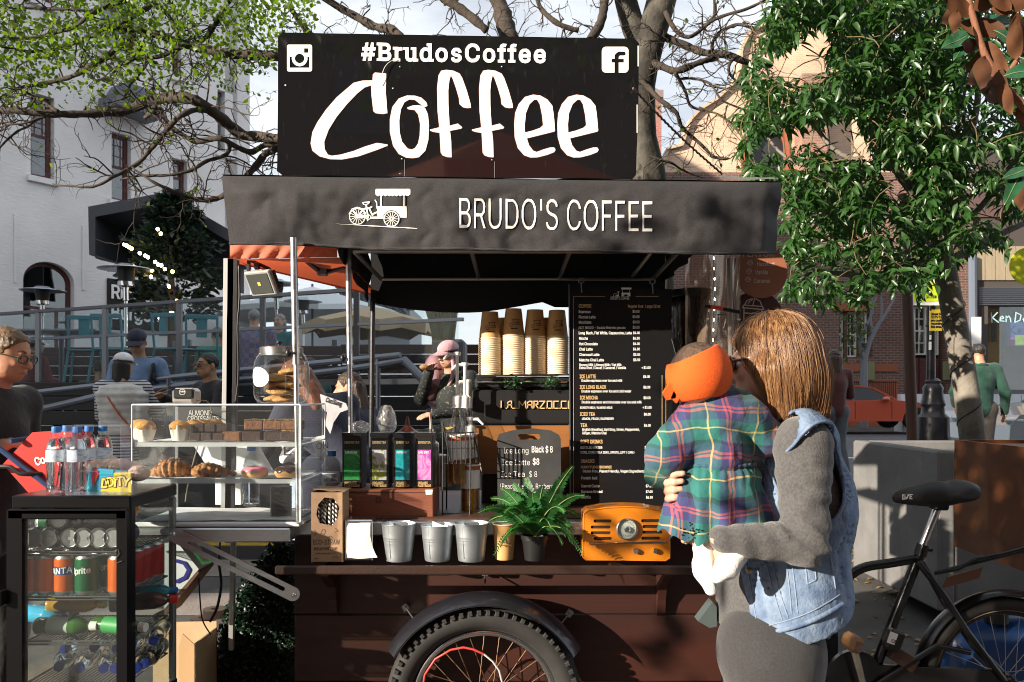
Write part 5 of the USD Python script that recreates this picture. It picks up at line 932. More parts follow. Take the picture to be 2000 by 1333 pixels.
# fern
fe=thing('fern','green potted fern with long feathery fronds beside the radio','fern',at(1045,1096,2.68));pc=at(1045,1092,2.68);pc[2]=ZS
part(fe,'pot',MB().lathe([(0,.003),(.033,.003),(.035,0),(.044,.068),(.0475,.069),(.048,.084),(.044,.084),(.042,.07),(0,.068)],pc,30),black_pl,35);part(fe,'soil',MB().lathe([(0,.072),(.043,.072)],pc,20),dark_room,True)
fernm=leafmat('fern_leaf',[(0,(.035,.15,.04)),(.5,(.09,.27,.07)),(1,(.22,.38,.12))],.45,.35);stemf=mat('fern_stem',(.22,.30,.10),.6)
o=pc+np.array([0,0,.075])
for k,(px,py,dY,up) in enumerate([(934,1003,-.10,.10),(978,955,.02,.06),(1003,946,.05,.04),(1028,935,.08,.03),(1060,950,.06,.04),(1118,912,-.02,.05),(1141,968,-.05,.08),(1137,1082,-.14,.12),(966,1084,-.17,.12),(1102,1000,-.06,.10),(985,1002,-.10,.10),(1078,968,.0,.06),(1012,985,-.04,.08),(950,1022,.05,.09),(1120,1040,.02,.10),(1000,1045,-.12,.07),(1075,1030,-.13,.09),(1040,965,-.03,.05),(1130,1010,.08,.10),(1098,1062,-.17,.09),(960,975,.07,.08)]):
    e=at(px,py,2.68+dY);mid=(o+e)/2+np.array([0,0,up]);t=np.linspace(0,1,34)[:,None];c=(1-t)**2*o+2*t*(1-t)*mid+t**2*e;tg=np.gradient(c,axis=0);tg/=np.linalg.norm(tg,axis=1,keepdims=True);sd=np.cross(tg,[0,.8,.6]);sd/=np.linalg.norm(sd,axis=1,keepdims=True)+1e-6
    nrm=np.cross(sd,tg);Lf=.047*np.clip(1.15-t[:,0]*.95,.1,1)*np.clip(t[:,0]*5,.2,1);pos,dr=[],[]
    i0=slice(3,None);lv,lf2=leaves(np.vstack([c[i0],c[i0]]),np.vstack([sd[i0]+.45*tg[i0],-sd[i0]+.45*tg[i0]])+rng.normal(size=(62,3))*.08,np.vstack([nrm[i0],nrm[i0]]),np.concatenate([Lf[i0],Lf[i0]]),.42,.05,.10)
    f_=part(fe,'frond',(lv,lf2),fernm,True);part(f_,'stem',MB().tube(c,np.linspace(.0022,.0007,len(c)),5),stemf,True)
# radio
YR=2.64;rd=thing('radio','orange timber table radio with round dial at the right of the shelf','radio',at(1223,1098,YR));om=mat('radio_orange',(.62,.20,.012),.28,coat=.5,c2=(.52,.16,.010),ns=6,st=(.4,1,3))
rp=P_((1141,1088),(1146,1092),(1300,1093),(1306,1089),(1305,1006),(1298,1001),(1262,994),(1225,992),(1185,994),(1150,999),(1142,1005)).buffer(2)
RX=lambda x: 1100+x/6.667;RY=lambda y: 960+y/6.667
pills=[rr(RX(a),RY(y),RX(b),RY(y+40),2.6) for y,a,b in ((364,395,628),(443,357,615),(517,357,615),(592,395,632),(360,1012,1252),(436,1030,1287),(510,1030,1292),(588,1015,1257))]
part(rd,'cabinet',MB().add(*slabpx(MB(),rp,YR+.004,YR+.12).get()),om,20);part(rd,'front_plate',MB().ppx(rp.buffer(-1.5).difference(unary_union(pills)),YR+.003,.006),om,False);[part(rd,'speaker_slot',MB().ppx(p_.buffer(1),YR+.0032,.001),mat('speaker_dark',(.03,.015,.008),.9),False) for p_ in pills]
part(rd,'front_rim',MB().tube([at(x,y,YR-.001) for x,y in list(rp.exterior.coords)[:-1]],.0028,6,closed=True),om,True)
dc=at(RX(826),RY(487),YR-.003);Rm=rot('x',90);part(rd,'dial_ring',MB().lathe([(.030,0),(.0365,0),(.036,.012),(.032,.014),(.030,.010)],dc,40,Rm),chrome,35);part(rd,'dial',MB().lathe([(0,.006),(.031,.006)],dc,40,Rm),mat('dial_face',(.42,.48,.42),.2,coat=1.0,c2=(.5,.55,.48),ns=30),True);part(rd,'tuner',MB().lathe([(.010,.004),(.010,.016),(.008,.018),(0,.018)],dc,24,Rm),chrome,35);dm=MB()
for i in range(24): a=i*.2618;dm.bar(dc+np.array([.021*math.cos(a),-.0068,.021*math.sin(a)]),dc+np.array([.026*math.cos(a),-.0068,.026*math.sin(a)]),.0008,.0006,(0,1,0),.0001)
part(rd,'dial_marks',dm,ink,False);part(rd,'trim_bar',MB().tube([at(RX(335),RY(682),YR-.008),at(RX(1342),RY(664),YR-.008)],.0032,8),chrome)
for x,y in ((940,772),(1193,770)): part(rd,'knob',MB().lathe([(.009,0),(.009,.012),(.0075,.015),(0,.015)],at(RX(x),RY(y),YR-.002),20,Rm),chrome,35)
for x in (1156,1180,1285,1295): part(rd,'foot',MB().lathe([(0,0),(.010,0),(.010,.006),(.008,.009),(0,.009)],(at(x if x in (1156,1285) else x,0,YR+.02 if x in (1156,1285) else YR+.1)[0],YR+.02 if x in (1156,1285) else YR+.1,ZS),14),chrome,35)
# right end: hopper, plastic curtain, lights, round signs
hp=thing('grinder_hopper','smoky coffee grinder hopper with black lid right of the menu board','grinder',at(1352,700,3.15));k=3.15/FPX;c=at(1352,760,3.2)
part(hp,'hopper',MB().lathe([(.02,0),(.05,.08),(.082,.2),(.085,.37)],c,28),pane('smoky_plastic',(.22,.19,.17),.6,.06),True);part(hp,'lid',MB().lathe([(0,.40),(.09,.395),(.092,.37),(.086,.365)],c,28),black_pl,35);part(hp,'beans',MB().lathe([(0,.02),(.05,.09),(.076,.2),(.06,.22),(0,.225)],c,20),mat('beans_brown',(.05,.022,.012),.5,bump=.6,bs=160),True);part(hp,'body',MB().cbox(c+(0,0,-.17),(.15,.2,.34),.02),black_pl)
Pp=np.array([[at(1338+108*j/16,490+250*i/10,3.10+.05*math.sin(j*.7)+.02*math.sin(i*.9+j)) for j in range(17)] for i in range(11)])
solo('plastic_curtain',MB().grid(Pp[:,::-1]),pane('curtain_film',(.86,.78,.70),.6,.16,.12,haze=.18,hazec=(.5,.36,.26)),'clear plastic weather curtain hanging at the right end of the cart','curtain',True)
ls=thing('light_string','string of tiny warm lights hanging in front of the plastic curtain','light string',at(1394,600,3.02));part(ls,'wire',MB().tube([at(1393+2*math.sin(i*.5),498+22*i,3.02) for i in range(11)],.0012,4),black_pl,True)
for i in range(11): part(ls,'bulb',MB().ell(at(1394+2*math.sin(i*.5),505+20*i,3.015),(.0028,.0028,.006),1),mat('warm_bulb',(1,.8,.5),em=5.0,emc=(1,.72,.38)),True)
sb_=mat('sign_brown',(.26,.10,.055),.5);sd_=mat('sign_darkbrown',(.06,.028,.024),.45);wl=mat('sign_cream',(.55,.47,.42),.5)
def disc(name,label,px,py,r,Y,mt):
    t=thing(name,label,'sign',at(px,py,Y));part(t,'disc',MB().ppx(Point(px,py).buffer(r,32),Y+.006,.006),mt,False);return t
YD=3.1;k=YD/FPX;t=disc('flavour_sign','round brown sign listing hazelnut, vanilla and caramel',1486,532,51,YD,sb_);m=MB()
for tx,x,y,w,h in (('FLAVOR',1450,502,62,12),('Hazelnut',1478,520,35,8),('Vanilla',1475,536,25,8),('Caramel',1472,553,32,8)): text(m,tx,h*k,at(x,y,YD-.0004),depth=.0006,width=w*k)
for x,y in ((1465,514),(1463,530),(1461,546)): m.ppx(Point(x,y).buffer(5).difference(Point(x,y).buffer(4.2)),YD-.0004,.0006).ppx(LineString([(x-3,y+1),(x,y-2),(x+3,y+1)]).buffer(.4),YD-.0004,.0006)
part(t,'lettering',m,wl,False)
t=disc('iced_drink_sign','round dark brown sign with an iced cup outline above the woman',1476,622,53,YD+.03,sd_);m=MB();X_=lambda x: 1300+x/6.665;Y_=lambda y: 480+y/6.665
for q in ([(1000,808),(1020,775),(1260,795),(1278,835),(1000,808)],[(1030,770),(1060,715),(1130,690)],[(1175,695),(1230,725),(1255,790)],[(1075,755),(1095,725),(1130,705)],[(1138,770),(1160,680),(1190,655),(1245,635)],[(1020,822),(1018,960)],[(1255,838),(1245,960)],[(1030,880),(1070,880),(1110,885),(1150,878),(1190,885),(1240,880)]): m.ppx(LineString([(X_(a),Y_(b)) for a,b in q]).buffer(1.0),YD+.0296,.0006)
part(t,'cup_outline',m,wl,False)
sp_=thing('carabiner_strap','black strap with red buckle and carabiner hung on the right pole','strap',at(1410,600,2.98));part(sp_,'strap',MB().bar(at(1376,598,2.98),at(1445,610,2.98),.012,.022,(0,1,0)),black_pl);part(sp_,'buckle',MB().bar(at(1388,600,2.972),at(1411,603,2.972),.014,.020,(0,1,0)),mat('buckle_red',(.55,.06,.02),.4));part(sp_,'carabiner',MB().tube(np.array([at(x,y,2.975) for x,y in [(1402,615),(1419,614),(1417,630),(1414,642),(1409,646),(1405,642),(1403,628)]]),.0036,7,closed=True),mat('carabiner_grey',(.13,.12,.11),.35,.7),True)
# ================================================================== CAKE DISPLAY CASE
YC0,YC1=2.62,2.96;cx0,cx1=at(258,0,YC0)[0],at(587,0,YC0)[0];cz0,cz1=.985,at(0,791,YC0)[2]
cs=thing('display_case','clear acrylic cake display case on the fold-out steel leaf','display case',((cx0+cx1)/2,2.8,.972))
def sheet(axis,v,a0,a1,b0,b1,t=.004):
    m=MB();lo,hi=np.zeros(3),np.zeros(3);ax='xyz'.index(axis);o=[k for k in range(3) if k !=ax];lo[ax],hi[ax]=v-t/2,v+t/2;lo[o[0]],hi[o[0]]=a0,a1;lo[o[1]],hi[o[1]]=b0,b1;return m.box(lo,hi)
part(cs,'front_pane',sheet('y',YC0,cx0,cx1,cz0,cz1),clear,False);part(cs,'side_pane',sheet('x',cx0+.003,YC0+.004,YC1,cz0,cz1),clear,False);part(cs,'side_pane',sheet('x',cx1-.003,YC0+.004,YC1,cz0,cz1),clear,False);part(cs,'top_pane',sheet('z',cz1-.002,cx0,cx1,YC0+.004,YC1),clear,False)
paper=mat('baking_paper',(.84,.84,.85),.85,c2=(.78,.78,.80),ns=14)
part(cs,'base',MB().cbox(((cx0+cx1)/2,2.79,.979),(cx1-cx0,.36,.012),.003),mat('base_white',(.62,.62,.64),.5));Pb=np.array([[(cx0+.02+(cx1-cx0-.04)*j/18,YC0+.02+.29*i/8,.988+.006*meshkit.noise(np.array([j*.5,i*.6,0.]))) for j in range(19)] for i in range(9)]);part(cs,'base_paper',MB().grid(Pb[:,::-1]),paper,True)
zs1,zs2=at(0,869,YC0)[2],at(0,941,YC0)[2]
for z in (zs1,zs2):
    part(cs,'shelf',MB().box((cx0+.006,YC0+.012,z-.003),(cx1-.006,YC1-.02,z+.003)),clear,False);part(cs,'shelf_edge',MB().box((cx0+.006,YC0+.006,z-.007),(cx1-.006,YC0+.0115,z+.007)),pane('edge_glow',(.9,.93,.94),.5,.25,.05,haze=.38,hazec=(.85,.87,.88)),False)
    Pq=np.array([[(cx0+.015+(cx1-cx0-.03)*j/26,YC0+.016+.27*i/6,z+.005+(.004+.008*(i in (0,6)))*meshkit.noise(np.array([j*.7,i*1.1,z*30]))) for j in range(27)] for i in range(7)]);part(cs,'shelf_paper',MB().grid(Pq[:,::-1]),paper,True)
for a,b in [((cx0,YC0,cz1),(cx1,YC0,cz1)),((cx0,YC0,cz0),(cx1,YC0,cz0)),((cx0,YC0,cz0),(cx0,YC0,cz1)),((cx1,YC0,cz0),(cx1,YC0,cz1)),((cx1,YC0,cz1),(cx1,YC1,cz1)),((cx0,YC0,cz1),(cx0,YC1,cz1)),((cx1,YC1,cz0),(cx1,YC1,cz1)),((cx1,YC0,zs1),(cx1,YC1,zs1)),((cx1,YC0,zs2),(cx1,YC1,zs2))]: part(cs,'edge_bar',MB().bar(a,b,.0055,.0055),acr_edge)
mid=at(343,0,YC1)[0];part(cs,'back_door',MB().box((cx0+.01,YC1-.006,cz0),(mid,YC1-.002,cz1-.01)),pane('door_acr',(.9,.93,.94),.5,.06,haze=.16),False)
# chalked card behind the muffins
cc_=thing('almond_card','black card chalked Almond croissants behind the case','card',at(402,845,3.02));part(cc_,'card',MB().ppx(rpx(343,795,462,866),3.03,.006),sl,False);m=MB();k=3.02/FPX;text(m,'ALMOND',10*k,at(368,812,3.0236),bold=-.02,depth=.0006,width=46*k);text(m,'CROISSANTS',10*k,at(366,823,3.0236),bold=-.02,depth=.0006,width=62*k);part(cc_,'chalk_lettering',m,chalk,False)
# food ---------------------------------------------------------------
crust=mat('pastry_brown',(.30,.115,.032),.6,c2=(.50,.25,.09),ns=34,bump=.5,bs=120);muff=mat('muffin_gold',(.62,.32,.07),.7,c2=(.46,.20,.045),ns=22,bump=.35,bs=130);parch=mat('parchment',(.66,.60,.54),.8,c2=(.58,.50,.43),ns=20);choc=mat('brownie',(.028,.011,.008),.7,c2=(.055,.023,.014),ns=60,bump=.5,bs=160);slice_=mat('nut_slice',(.13,.048,.018),.75,c2=(.22,.09,.034),ns=70,bump=.5,bs=150);seeds=mat('seeds',(.40,.30,.10),.7,c2=(.24,.10,.04),ns=220)
def blob(c,r,seed,amp=.12,fr=2.2,n=3,R=None):
    mm=trimesh.creation.icosphere(n);v=np.array(mm.vertices);v=v*(1+amp*(meshkit.fbm(v*fr+seed*7.3,3)-.5)[:,None]);return (v*r if R is None else (v*r) @ np.asarray(R).T)+c,mm.faces
for i,(px,Y) in enumerate([(284,2.68),(351,2.69),(378,2.76),(398,2.82),(418,2.87),(275,2.84)]):
    c=at(px,868,Y);c[2]=zs1+.006;lab=['golden muffin in a parchment wrap, first on the top shelf from the left','golden muffin in a parchment wrap, second on the top shelf','muffin just behind the second muffin on the top shelf','fourth muffin back along the row on the top shelf','hindmost muffin on the top shelf','muffin at the back left corner of the top shelf'][i]
    t=thing('muffin',lab,'muffin',c,'muffins on the top shelf');part(t,'muffin',blob(c+(0,0,.052),(.033,.033,.020),i,.16),muff,True);a=np.linspace(0,2*math.pi,33)[:-1]
    P=np.array([[c+np.array([(.022+.010*z)*math.cos(q),(.022+.010*z)*math.sin(q),.044*z+(.018*abs(math.sin(2*q+i))**1.5-.004)*z**3])*[1,1,1]*1.0+(.004*math.sin(8*q)*z)*np.array([math.cos(q),math.sin(q),0]) for q in list(a)+[a[0]]] for z in np.linspace(0,1,6)]);part(t,'wrap',MB().grid(P).grid((P+1e-4)[:,::-1]),parch,50)
k_=0
for row,(z,xs_) in enumerate([(0,(385,408,431)),(1,(392,416,438))]):
    for px in xs_:
        for dY in ((2.70,2.765) if row==0 else (2.72,)):
            w=.036;c=at(px,868,dY);c[2]=zs1+.008+row*.030;lab=f'dark chocolate brownie, {["bottom layer", "top layer"][row]}, {["left", "middle", "right"][xs_.index(px)]} {"front" if dY < 2.75 else "back"} of the pile'
            solo('brownie',MB().cbox(c+(0,0,.014),(w,.055,.028),.003,rot('z',rng.uniform(-6,6))),choc,lab,'brownie',20,'brownies on the top shelf')
for row,xs_ in enumerate([(458,497,538,570),(500,537,572)]):
    for j,px in enumerate(xs_):
        c=at(px,868,2.71+.03*row);c[2]=zs1+.008+row*.036;t=thing('nut_slice',f'seed-topped brown slice, {["lower", "upper"][row]} layer, number {j + 1} from the left'.replace('number 1','first').replace('number 2','second').replace('number 3','third').replace('number 4','fourth'),'slice',c,'seed slices on the top shelf');R=rot('z',rng.uniform(-5,5));part(t,'slice',MB().cbox(c+(0,0,.016),(.064,.07,.032),.004,R),slice_ if (row or j==0) else choc,20);sm=MB()
        for _ in range(80): sm.ell(c+R @ np.array([rng.uniform(-.03,.03),rng.uniform(-.032,.032),.033+rng.uniform(0,.003)]),(.0036,.0026,.0022),0)
        if row or j==3: part(t,'seed_topping',sm,seeds,False,kind='stuff')
def croissant(label,c,L,H,rz,seed):
    t=thing('croissant',label,'croissant',c,'almond croissants on the middle shelf');R=rot('z',rz);fs=[]
    for q in np.linspace(-1,1,9): w=(1-abs(q)**1.7*.62);fs.append(EL(c+R @ np.array([q*L/2,.25*L*q*q,H*.46*w]),(L*.088,L*.21*w,H*.5*w),R @ rot('z',18*q)))
    f0=U(fs,.006);f=lambda P: f0(P)+.004*(meshkit.noise(P*150+seed)-.5);f.bb=f0.bb;part(t,'pastry',surf(f,.0035),crust,True)
    n=200;th=rng.uniform(0,2*math.pi,n);q=rng.uniform(-.85,.85,n);w=1-abs(q)**1.7*.62;lp=c+np.stack([q*L/2,.25*L*q*q+.13*L*w*np.sin(th),H*.47*w+H*.45*w*np.abs(np.cos(th))],1) @ R.T;part(t,'almond_flakes',leaves(lp,rdir(n)*[1,1,.2],np.tile([0,0,1.],(n,1))+rdir(n)*.4,rng.uniform(.008,.016,n),.7,.02,.02),mat('almond_flake',(.62,.46,.30),.8),True,kind='stuff')
c=at(335,940,2.70);c[2]=zs2+.008;croissant('large sugar-dusted almond croissant on the middle shelf, left',c,.135,.068,12,1);c=at(405,940,2.69);c[2]=zs2+.008;croissant('flatter almond croissant on the middle shelf, right',c,.145,.052,-8,5)
dough=mat('dough_gold',(.55,.29,.09),.65,c2=(.62,.40,.17),ns=24);
def donut(label,px,ice,sprinkles=0):
    c=at(px,940,2.69);c[2]=zs2+.024;t=thing('donut',label,'donut',c);a=np.arange(40)*2*math.pi/40;part(t,'dough',MB().tube([c+np.array([.026*math.cos(q),.026*math.sin(q),0]) for q in a],.0185,14,closed=True),dough,True);f0=lambda P: np.hypot(np.hypot(P[...,0]-c[0],P[...,1]-c[1])-.026,P[...,2]-c[2])-.0198
    f=lambda P: np.maximum(f0(P),c[2]+.003+.004*np.sin(7*np.arctan2(P[...,1]-c[1],P[...,0]-c[0]))-P[...,2]);f.bb=(c-.05,c+.05);part(t,'icing',surf(f,.0022),ice,True)
donut('pink iced donut on the middle shelf',498,mat('icing_pink',(.78,.24,.30),.3,coat=.4));donut('chocolate iced donut on the middle shelf behind the steel pole',562,mat('icing_choc',(.045,.018,.012),.25,coat=.4))
ls_=thing('lid_stack','stack of black cup lids on the floor of the case','lids',at(550,992,2.74));c=at(549,995,2.74);c[2]=.992
for i in range(22): part(ls_,'lid',MB().lathe([(0,.0035),(.034,.0035),(.0355,.002),(.037,.0005),(.037,0),(.034,0)],c+(0,0,.0046*i),22),black_pl,30)
tl_=thing('tablet','white tablet on a stand seen from behind through the case','tablet',at(455,985,3.04));part(tl_,'body',MB().ppx(P_((384,872),(503,871),(531,920),(420,928)).buffer(3),3.0,.008),mat('tablet_white',(.80,.80,.80),.35),20);part(tl_,'stand',MB().ppx(P_((424,925),(472,925),(474,985),(424,985)),3.01,.02),mat('tablet_white',(.8,.8,.8),.35),False)
# water bottles
water=mat('water',(.95,.98,1),.02,trans=1.0,ior=1.33);petm=pane('pet_clear',(.95,.97,.98),.9,.10)
bp=[(0,.004),(.020,.002),(.028,0),(.031,.006),(.0315,.02),(.0295,.028),(.0315,.036),(.0295,.044),(.0315,.052),(.031,.10),(.0315,.104),(.0315,.150),(.031,.156),(.027,.172),(.019,.188),(.0125,.196),(.0125,.206),(.014,.207),(.014,.210),(.0125,.211),(.0125,.216),(0,.217)]
def bottle(label,c,R=None,group='water bottles standing on the fridge',capm=None,liquid=None,s=1.0,name='water_bottle'):
    t=thing(name,label,'bottle',c,group);g=lambda p: [(r*s,z*s) for r,z in p];part(t,'bottle',MB().lathe(g(bp),c,26,R),petm,40);part(t,'cap',MB().lathe(g([(.0135,.205),(.0155,.206),(.0155,.224),(.0145,.226),(0,.226)]),c,20,R),capm or bluecap,35)
    part(t,'label',MB().lathe(g([(.0319,.106),(.0319,.146)]),c,26,R),mat('bottle_label',(.62,.68,.74),.4,c2=(.30,.42,.56),ns=60,st=(1,1,3),lo=.5,hi=.62),True);part(t,'water',MB().lathe(g([(0,.006),(.0285,.008),(.029,.02),(.0275,.028),(.029,.036),(.0275,.044),(.029,.10),(.029,.15),(.025,.170),(.018,.184),(0,.184)]),c,24,R),liquid or water,40);return t
zf=at(0,968,2.30)[2]
for i,(px,Y,lab) in enumerate([(110,2.36,'clear water bottle with blue cap on the fridge, frontmost at the left'),(151,2.36,'clear water bottle with blue cap on the fridge, frontmost at the right'),(131,2.44,'clear water bottle with blue cap, back row left'),(174,2.44,'clear water bottle with blue cap, back row middle'),(201,2.46,'clear water bottle with blue cap, back row right')]): c=at(px,960,Y);c[2]=zf+.002;bottle(lab,c,s=.86)
c=at(491,985,2.98);c[2]=.992;bottle('clear water bottle seen through the lower case',c,s=1.0,group='water bottles behind the case')
# loaf tub and lolly bag on the fridge
tub=thing('plastic_tub','clear plastic tub of iced buns beside the water bottles','tub',at(215,962,2.42));x0,x1=at(150,0,2.34)[0],at(257,0,2.34)[0];tm=pane('tub_plastic',(.92,.92,.95),.6,.06,haze=.05,hazec=(.7,.7,.8))
part(tub,'wall',MB().poly(sbox(0,0,x1-x0,.20).buffer(.0).difference(sbox(.003,.003,x1-x0-.003,.197)),.062,(x0,2.34,zf+.003)),tm,False);part(tub,'rim',MB().tube([(x0,2.34,zf+.066),(x1,2.34,zf+.066),(x1,2.54,zf+.066),(x0,2.54,zf+.066)],.0025,6,closed=True),tm)
icing=mat('bun_icing',(.55,.36,.27),.5,c2=(.75,.62,.52),ns=45,bump=.4,bs=100)
for i,px in enumerate((192,214,236,254,270)): c=at(px,925,2.44+.02*(i % 2));c[2]=zf+.062+.012*math.sin(i*.9+.6);solo('iced_bun',blob(c,(.034,.040,.026),20+i,.2),icing,['iced bun at the left end of the tub','second iced bun from the left in the tub','middle iced bun in the tub','fourth iced bun from the left in the tub','iced bun against the display case'][i],'bun',True,'iced buns in the plastic tub')
lb=thing('lolly_bag','bright blue and yellow lolly bag reading Dotty in the tub','sweets',at(210,960,2.36));YL=2.375;part(lb,'bag',MB().ppx(P_((170,962),(176,922),(184,913),(250,920),(256,962)),YL,.008),mat('bag_blue',(.04,.22,.45),.3,c2=(.05,.33,.42),ns=12),20);part(lb,'yellow_panel',MB().ppx(P_((196,960),(205,940),(200,925),(255,922),(256,962)),YL-.0085,.0008),mat('bag_yellow',(.72,.60,.06),.3),False);part(lb,'blue_corner',MB().ppx(P_((190,916),(222,918),(220,932),(196,934)),YL-.0095,.0008),mat('bag_cyan',(.05,.40,.55),.3),False);part(lb,'red_strip',MB().ppx(P_((178,928),(186,912),(195,922),(182,952)),YL-.0095,.0008),mat('bag_red',(.55,.07,.08),.3),False)
m,m2=MB(),MB();k=YL/FPX
for i,ch in enumerate('DOTTY'):
    g,w=glyphs(ch,17*k,.05);g=[affinity.rotate(q,(-6,8,-5,6,-8)[i],origin=(0,0)) for q in g];o=at(196+i*10.3,952-i*.8,YL-.0105);m.poly(g,.001,o);m2.poly([q.buffer(.0022) for q in g],.0008,o+[0,.0009,0])
part(lb,'lettering',m,mat('bag_lime',(.75,.68,.12),.3),False);part(lb,'lettering_edge',m2,mat('bag_purple',(.16,.03,.12),.4),False)
# jar, card reader
jr=thing('cookie_jar','big glass jar of cookies on top of the display case','jar',at(552,785,2.80));c=at(550,786,2.80);c[2]=cz1+.002;R_=.096;H=at(0,690,2.80)[2]-c[2]
part(jr,'glass',MB().lathe([(0,.004),(.068,.002),(.082,.006),(.093,.022),(R_,.045),(R_,.125),(.092,.148),(.080,H-.006),(.073,H)],c,44),pane('jar_glass',(.95,.96,.95),.8,.08),40);part(jr,'lid',MB().lathe([(0,H+.022),(.066,H+.022),(.074,H+.018),(.074,H-.010),(.070,H-.012)],c,36),mat('lid_pewter',(.20,.20,.20),.35,.8),35);part(jr,'knob',MB().lathe([(.004,H+.02),(.004,H+.032),(.012,H+.036),(.012,H+.040),(0,H+.041)],c-(.008,0,0),18),black_pl,35)
ov=MB();a=np.linspace(0,2*math.pi,40)[:-1];cc0=c+np.array([0,0,.092]);P=[cc0]
for q in a: ang=-.62+.44*math.cos(q)*1.05;P.append(cc0+np.array([(R_+.0015)*math.sin(ang),-(R_+.0015)*math.cos(ang),.034*math.sin(q)-.004*math.cos(q)]))
P[0]=cc0+np.array([(R_+.0015)*math.sin(-.62),-(R_+.0015)*math.cos(-.62),0]);ov.add(P,[[0,1+i,1+(i+1) % 39] for i in range(39)]);part(jr,'oval_label',ov,mat('label_white',(.82,.82,.82),.5),True);m=MB();o=cc0+np.array([(R_+.003)*math.sin(-.62),-(R_+.003)*math.cos(-.62),0]);ux=np.array([math.cos(-.62),math.sin(-.62),0]);text(m,'GOOSEY',.011,o+(0,0,.003),ux,depth=.0006,width=.040,align='c');text(m,'COOKIES',.010,o+(0,0,-.010),ux,depth=.0006,width=.036,align='c');m.poly(Point(0,.023).buffer(.005).difference(Point(0,.023).buffer(.004)),.0006,o,ux);part(jr,'label_print',m,mat('label_grey',(.3,.3,.3),.6),False)
cook=mat('cookie',(.62,.38,.15),.8,c2=(.42,.22,.075),ns=40,bump=.7,bs=110)
for i in range(9): 
    q=i*2.4;r=.034 if i % 3 else .012;cc1=c+np.array([r*math.cos(q),r*math.sin(q),.018+(i//2)*.024]);solo('cookie',blob(cc1,(.046,.046,.013),40+i,.16,n=2,R=rot('x',rng.uniform(-9,9)) @ rot('y',rng.uniform(-9,9))),cook,f'oat cookie inside the glass jar, {["lowest", "second lowest", "third from the bottom", "fourth from the bottom", "in the middle", "just above the middle", "third from the top", "second from the top", "topmost"][i]}','cookie',True,'cookies in the jar')
cr=thing('card_reader','grey card payment reader standing on the case','card reader',at(357,788,2.85));part(cr,'body',MB().boxpx(334,758,380,791,2.83,2.90,.012),mat('reader_silver',(.42,.40,.37),.3,.6));part(cr,'screen',MB().boxpx(338,760,376,779,2.823,2.84,.004),black_pl);m=MB();m.ppx([LineString([(353+i*3,768-2),(354.5+i*3,766),(353+i*3,764)]).buffer(.5) for i in range(3)]+[Point(356,766).buffer(6).difference(Point(356,766).buffer(5.3))],2.8225,.0008);part(cr,'contactless_mark',m,chalk,False);part(cr,'cable',MB().tube(spline([at(378,782,2.87),at(402,783,2.88),at(412,800,2.97),at(404,830,2.98),at(384,880,2.98),at(362,980,2.98)],24),.0022,5),mat('cable_tan',(.25,.2,.14),.5),True)
# ================================================================== DRINKS FRIDGE
fx0,fx1=at(22,0,2.30)[0],at(255,0,2.30)[0];fy0,fy1=2.30,2.62;fz1=zf;fz0=.12
fr=thing('drinks_fridge','black glass-doored drinks fridge at the left end of the cart','fridge',((fx0+fx1)/2,2.46,0));fblk=mat('fridge_black',(.006,.006,.007),.25,spec=.25)
part(fr,'top',MB().cbox(((fx0+fx1)/2,2.46,fz1-.02),(fx1-fx0,.32,.038),.004),fblk);part(fr,'base',MB().cbox(((fx0+fx1)/2,2.46,(.33+fz0)/2),(fx1-fx0,.32,.30),.006),fblk)
for x,y,w in ((fx0+.016,fy0+.016,.03),(fx1-.014,fy0+.016,.03),(fx0+.012,fy1-.014,.022)): part(fr,'corner_post',MB().cbox((x,y,.78),(w,.03,.63),.003),fblk)
part(fr,'corner_post',MB().cbox((fx1-.010,fy1-.012,.70),(.018,.022,.74),.003),mat('fridge_grey',(.22,.23,.22),.4,.5))
part(fr,'door_frame',MB().poly(sbox(fx0,.40,fx1,fz1-.04).difference(sbox(fx0+.044,.44,fx1-.030,fz1-.050)),.022,(0,fy0,0)),fblk,20);part(fr,'header',MB().cbox(((fx0+fx1)/2,fy0-.012,fz1-.052),(fx1-fx0-.004,.02,.028),.003),fblk)
part(fr,'inner_strip',MB().box((fx0+.038,fy0-.003,.44),(fx0+.043,fy0+.004,fz1-.062)),mat('fridge_strip',(.06,.015,.01),.3),False);fgl=pane('fridge_glass',(.92,.95,.94),.35,.035,haze=.008)
part(fr,'door_glass',sheet('y',fy0-.012,fx0+.042,fx1-.028,.43,fz1-.05),fgl,False);part(fr,'side_glass',sheet('x',fx1-.004,fy0+.03,fy1-.026,.46,fz1-.05),fgl,False);part(fr,'side_glass',sheet('x',fx0+.004,fy0+.03,fy1-.026,.46,fz1-.05),fgl,False);part(fr,'back_glass',sheet('y',fy1-.003,fx0+.02,fx1-.02,.46,fz1-.05),fgl,False);part(fr,'side_sill',MB().bar((fx1-.005,fy0+.02,.45),(fx1-.005,fy1,.45),.012,.05),fblk);part(fr,'door_handle',MB().cbox((fx0-.006,fy0-.03,at(0,1168,2.27)[2]),(.012,.03,.045),.003),fblk)
sh_z=[at(0,y,2.34)[2] for y in (1076,1163,1249,1330)]
for z in sh_z:
    t_=part(fr,'wire_shelf',MB().tube([(fx0+.03,fy0+.02,z),(fx1-.02,fy0+.02,z),(fx1-.02,fy1-.03,z),(fx0+.03,fy1-.03,z)],.0032,6,closed=True).cyl((fx0+.03,fy0+.018,z-.008),(fx1-.02,fy0+.018,z-.008),.003,6),black_metal);m=MB()
    for i in range(24): x=fx0+.04+i*(fx1-fx0-.07)/23;m.tube([(x,fy0+.02,z+.002),(x,fy1-.03,z+.002)],.0015,5)
    part(t_,'wires',m,black_metal,True)
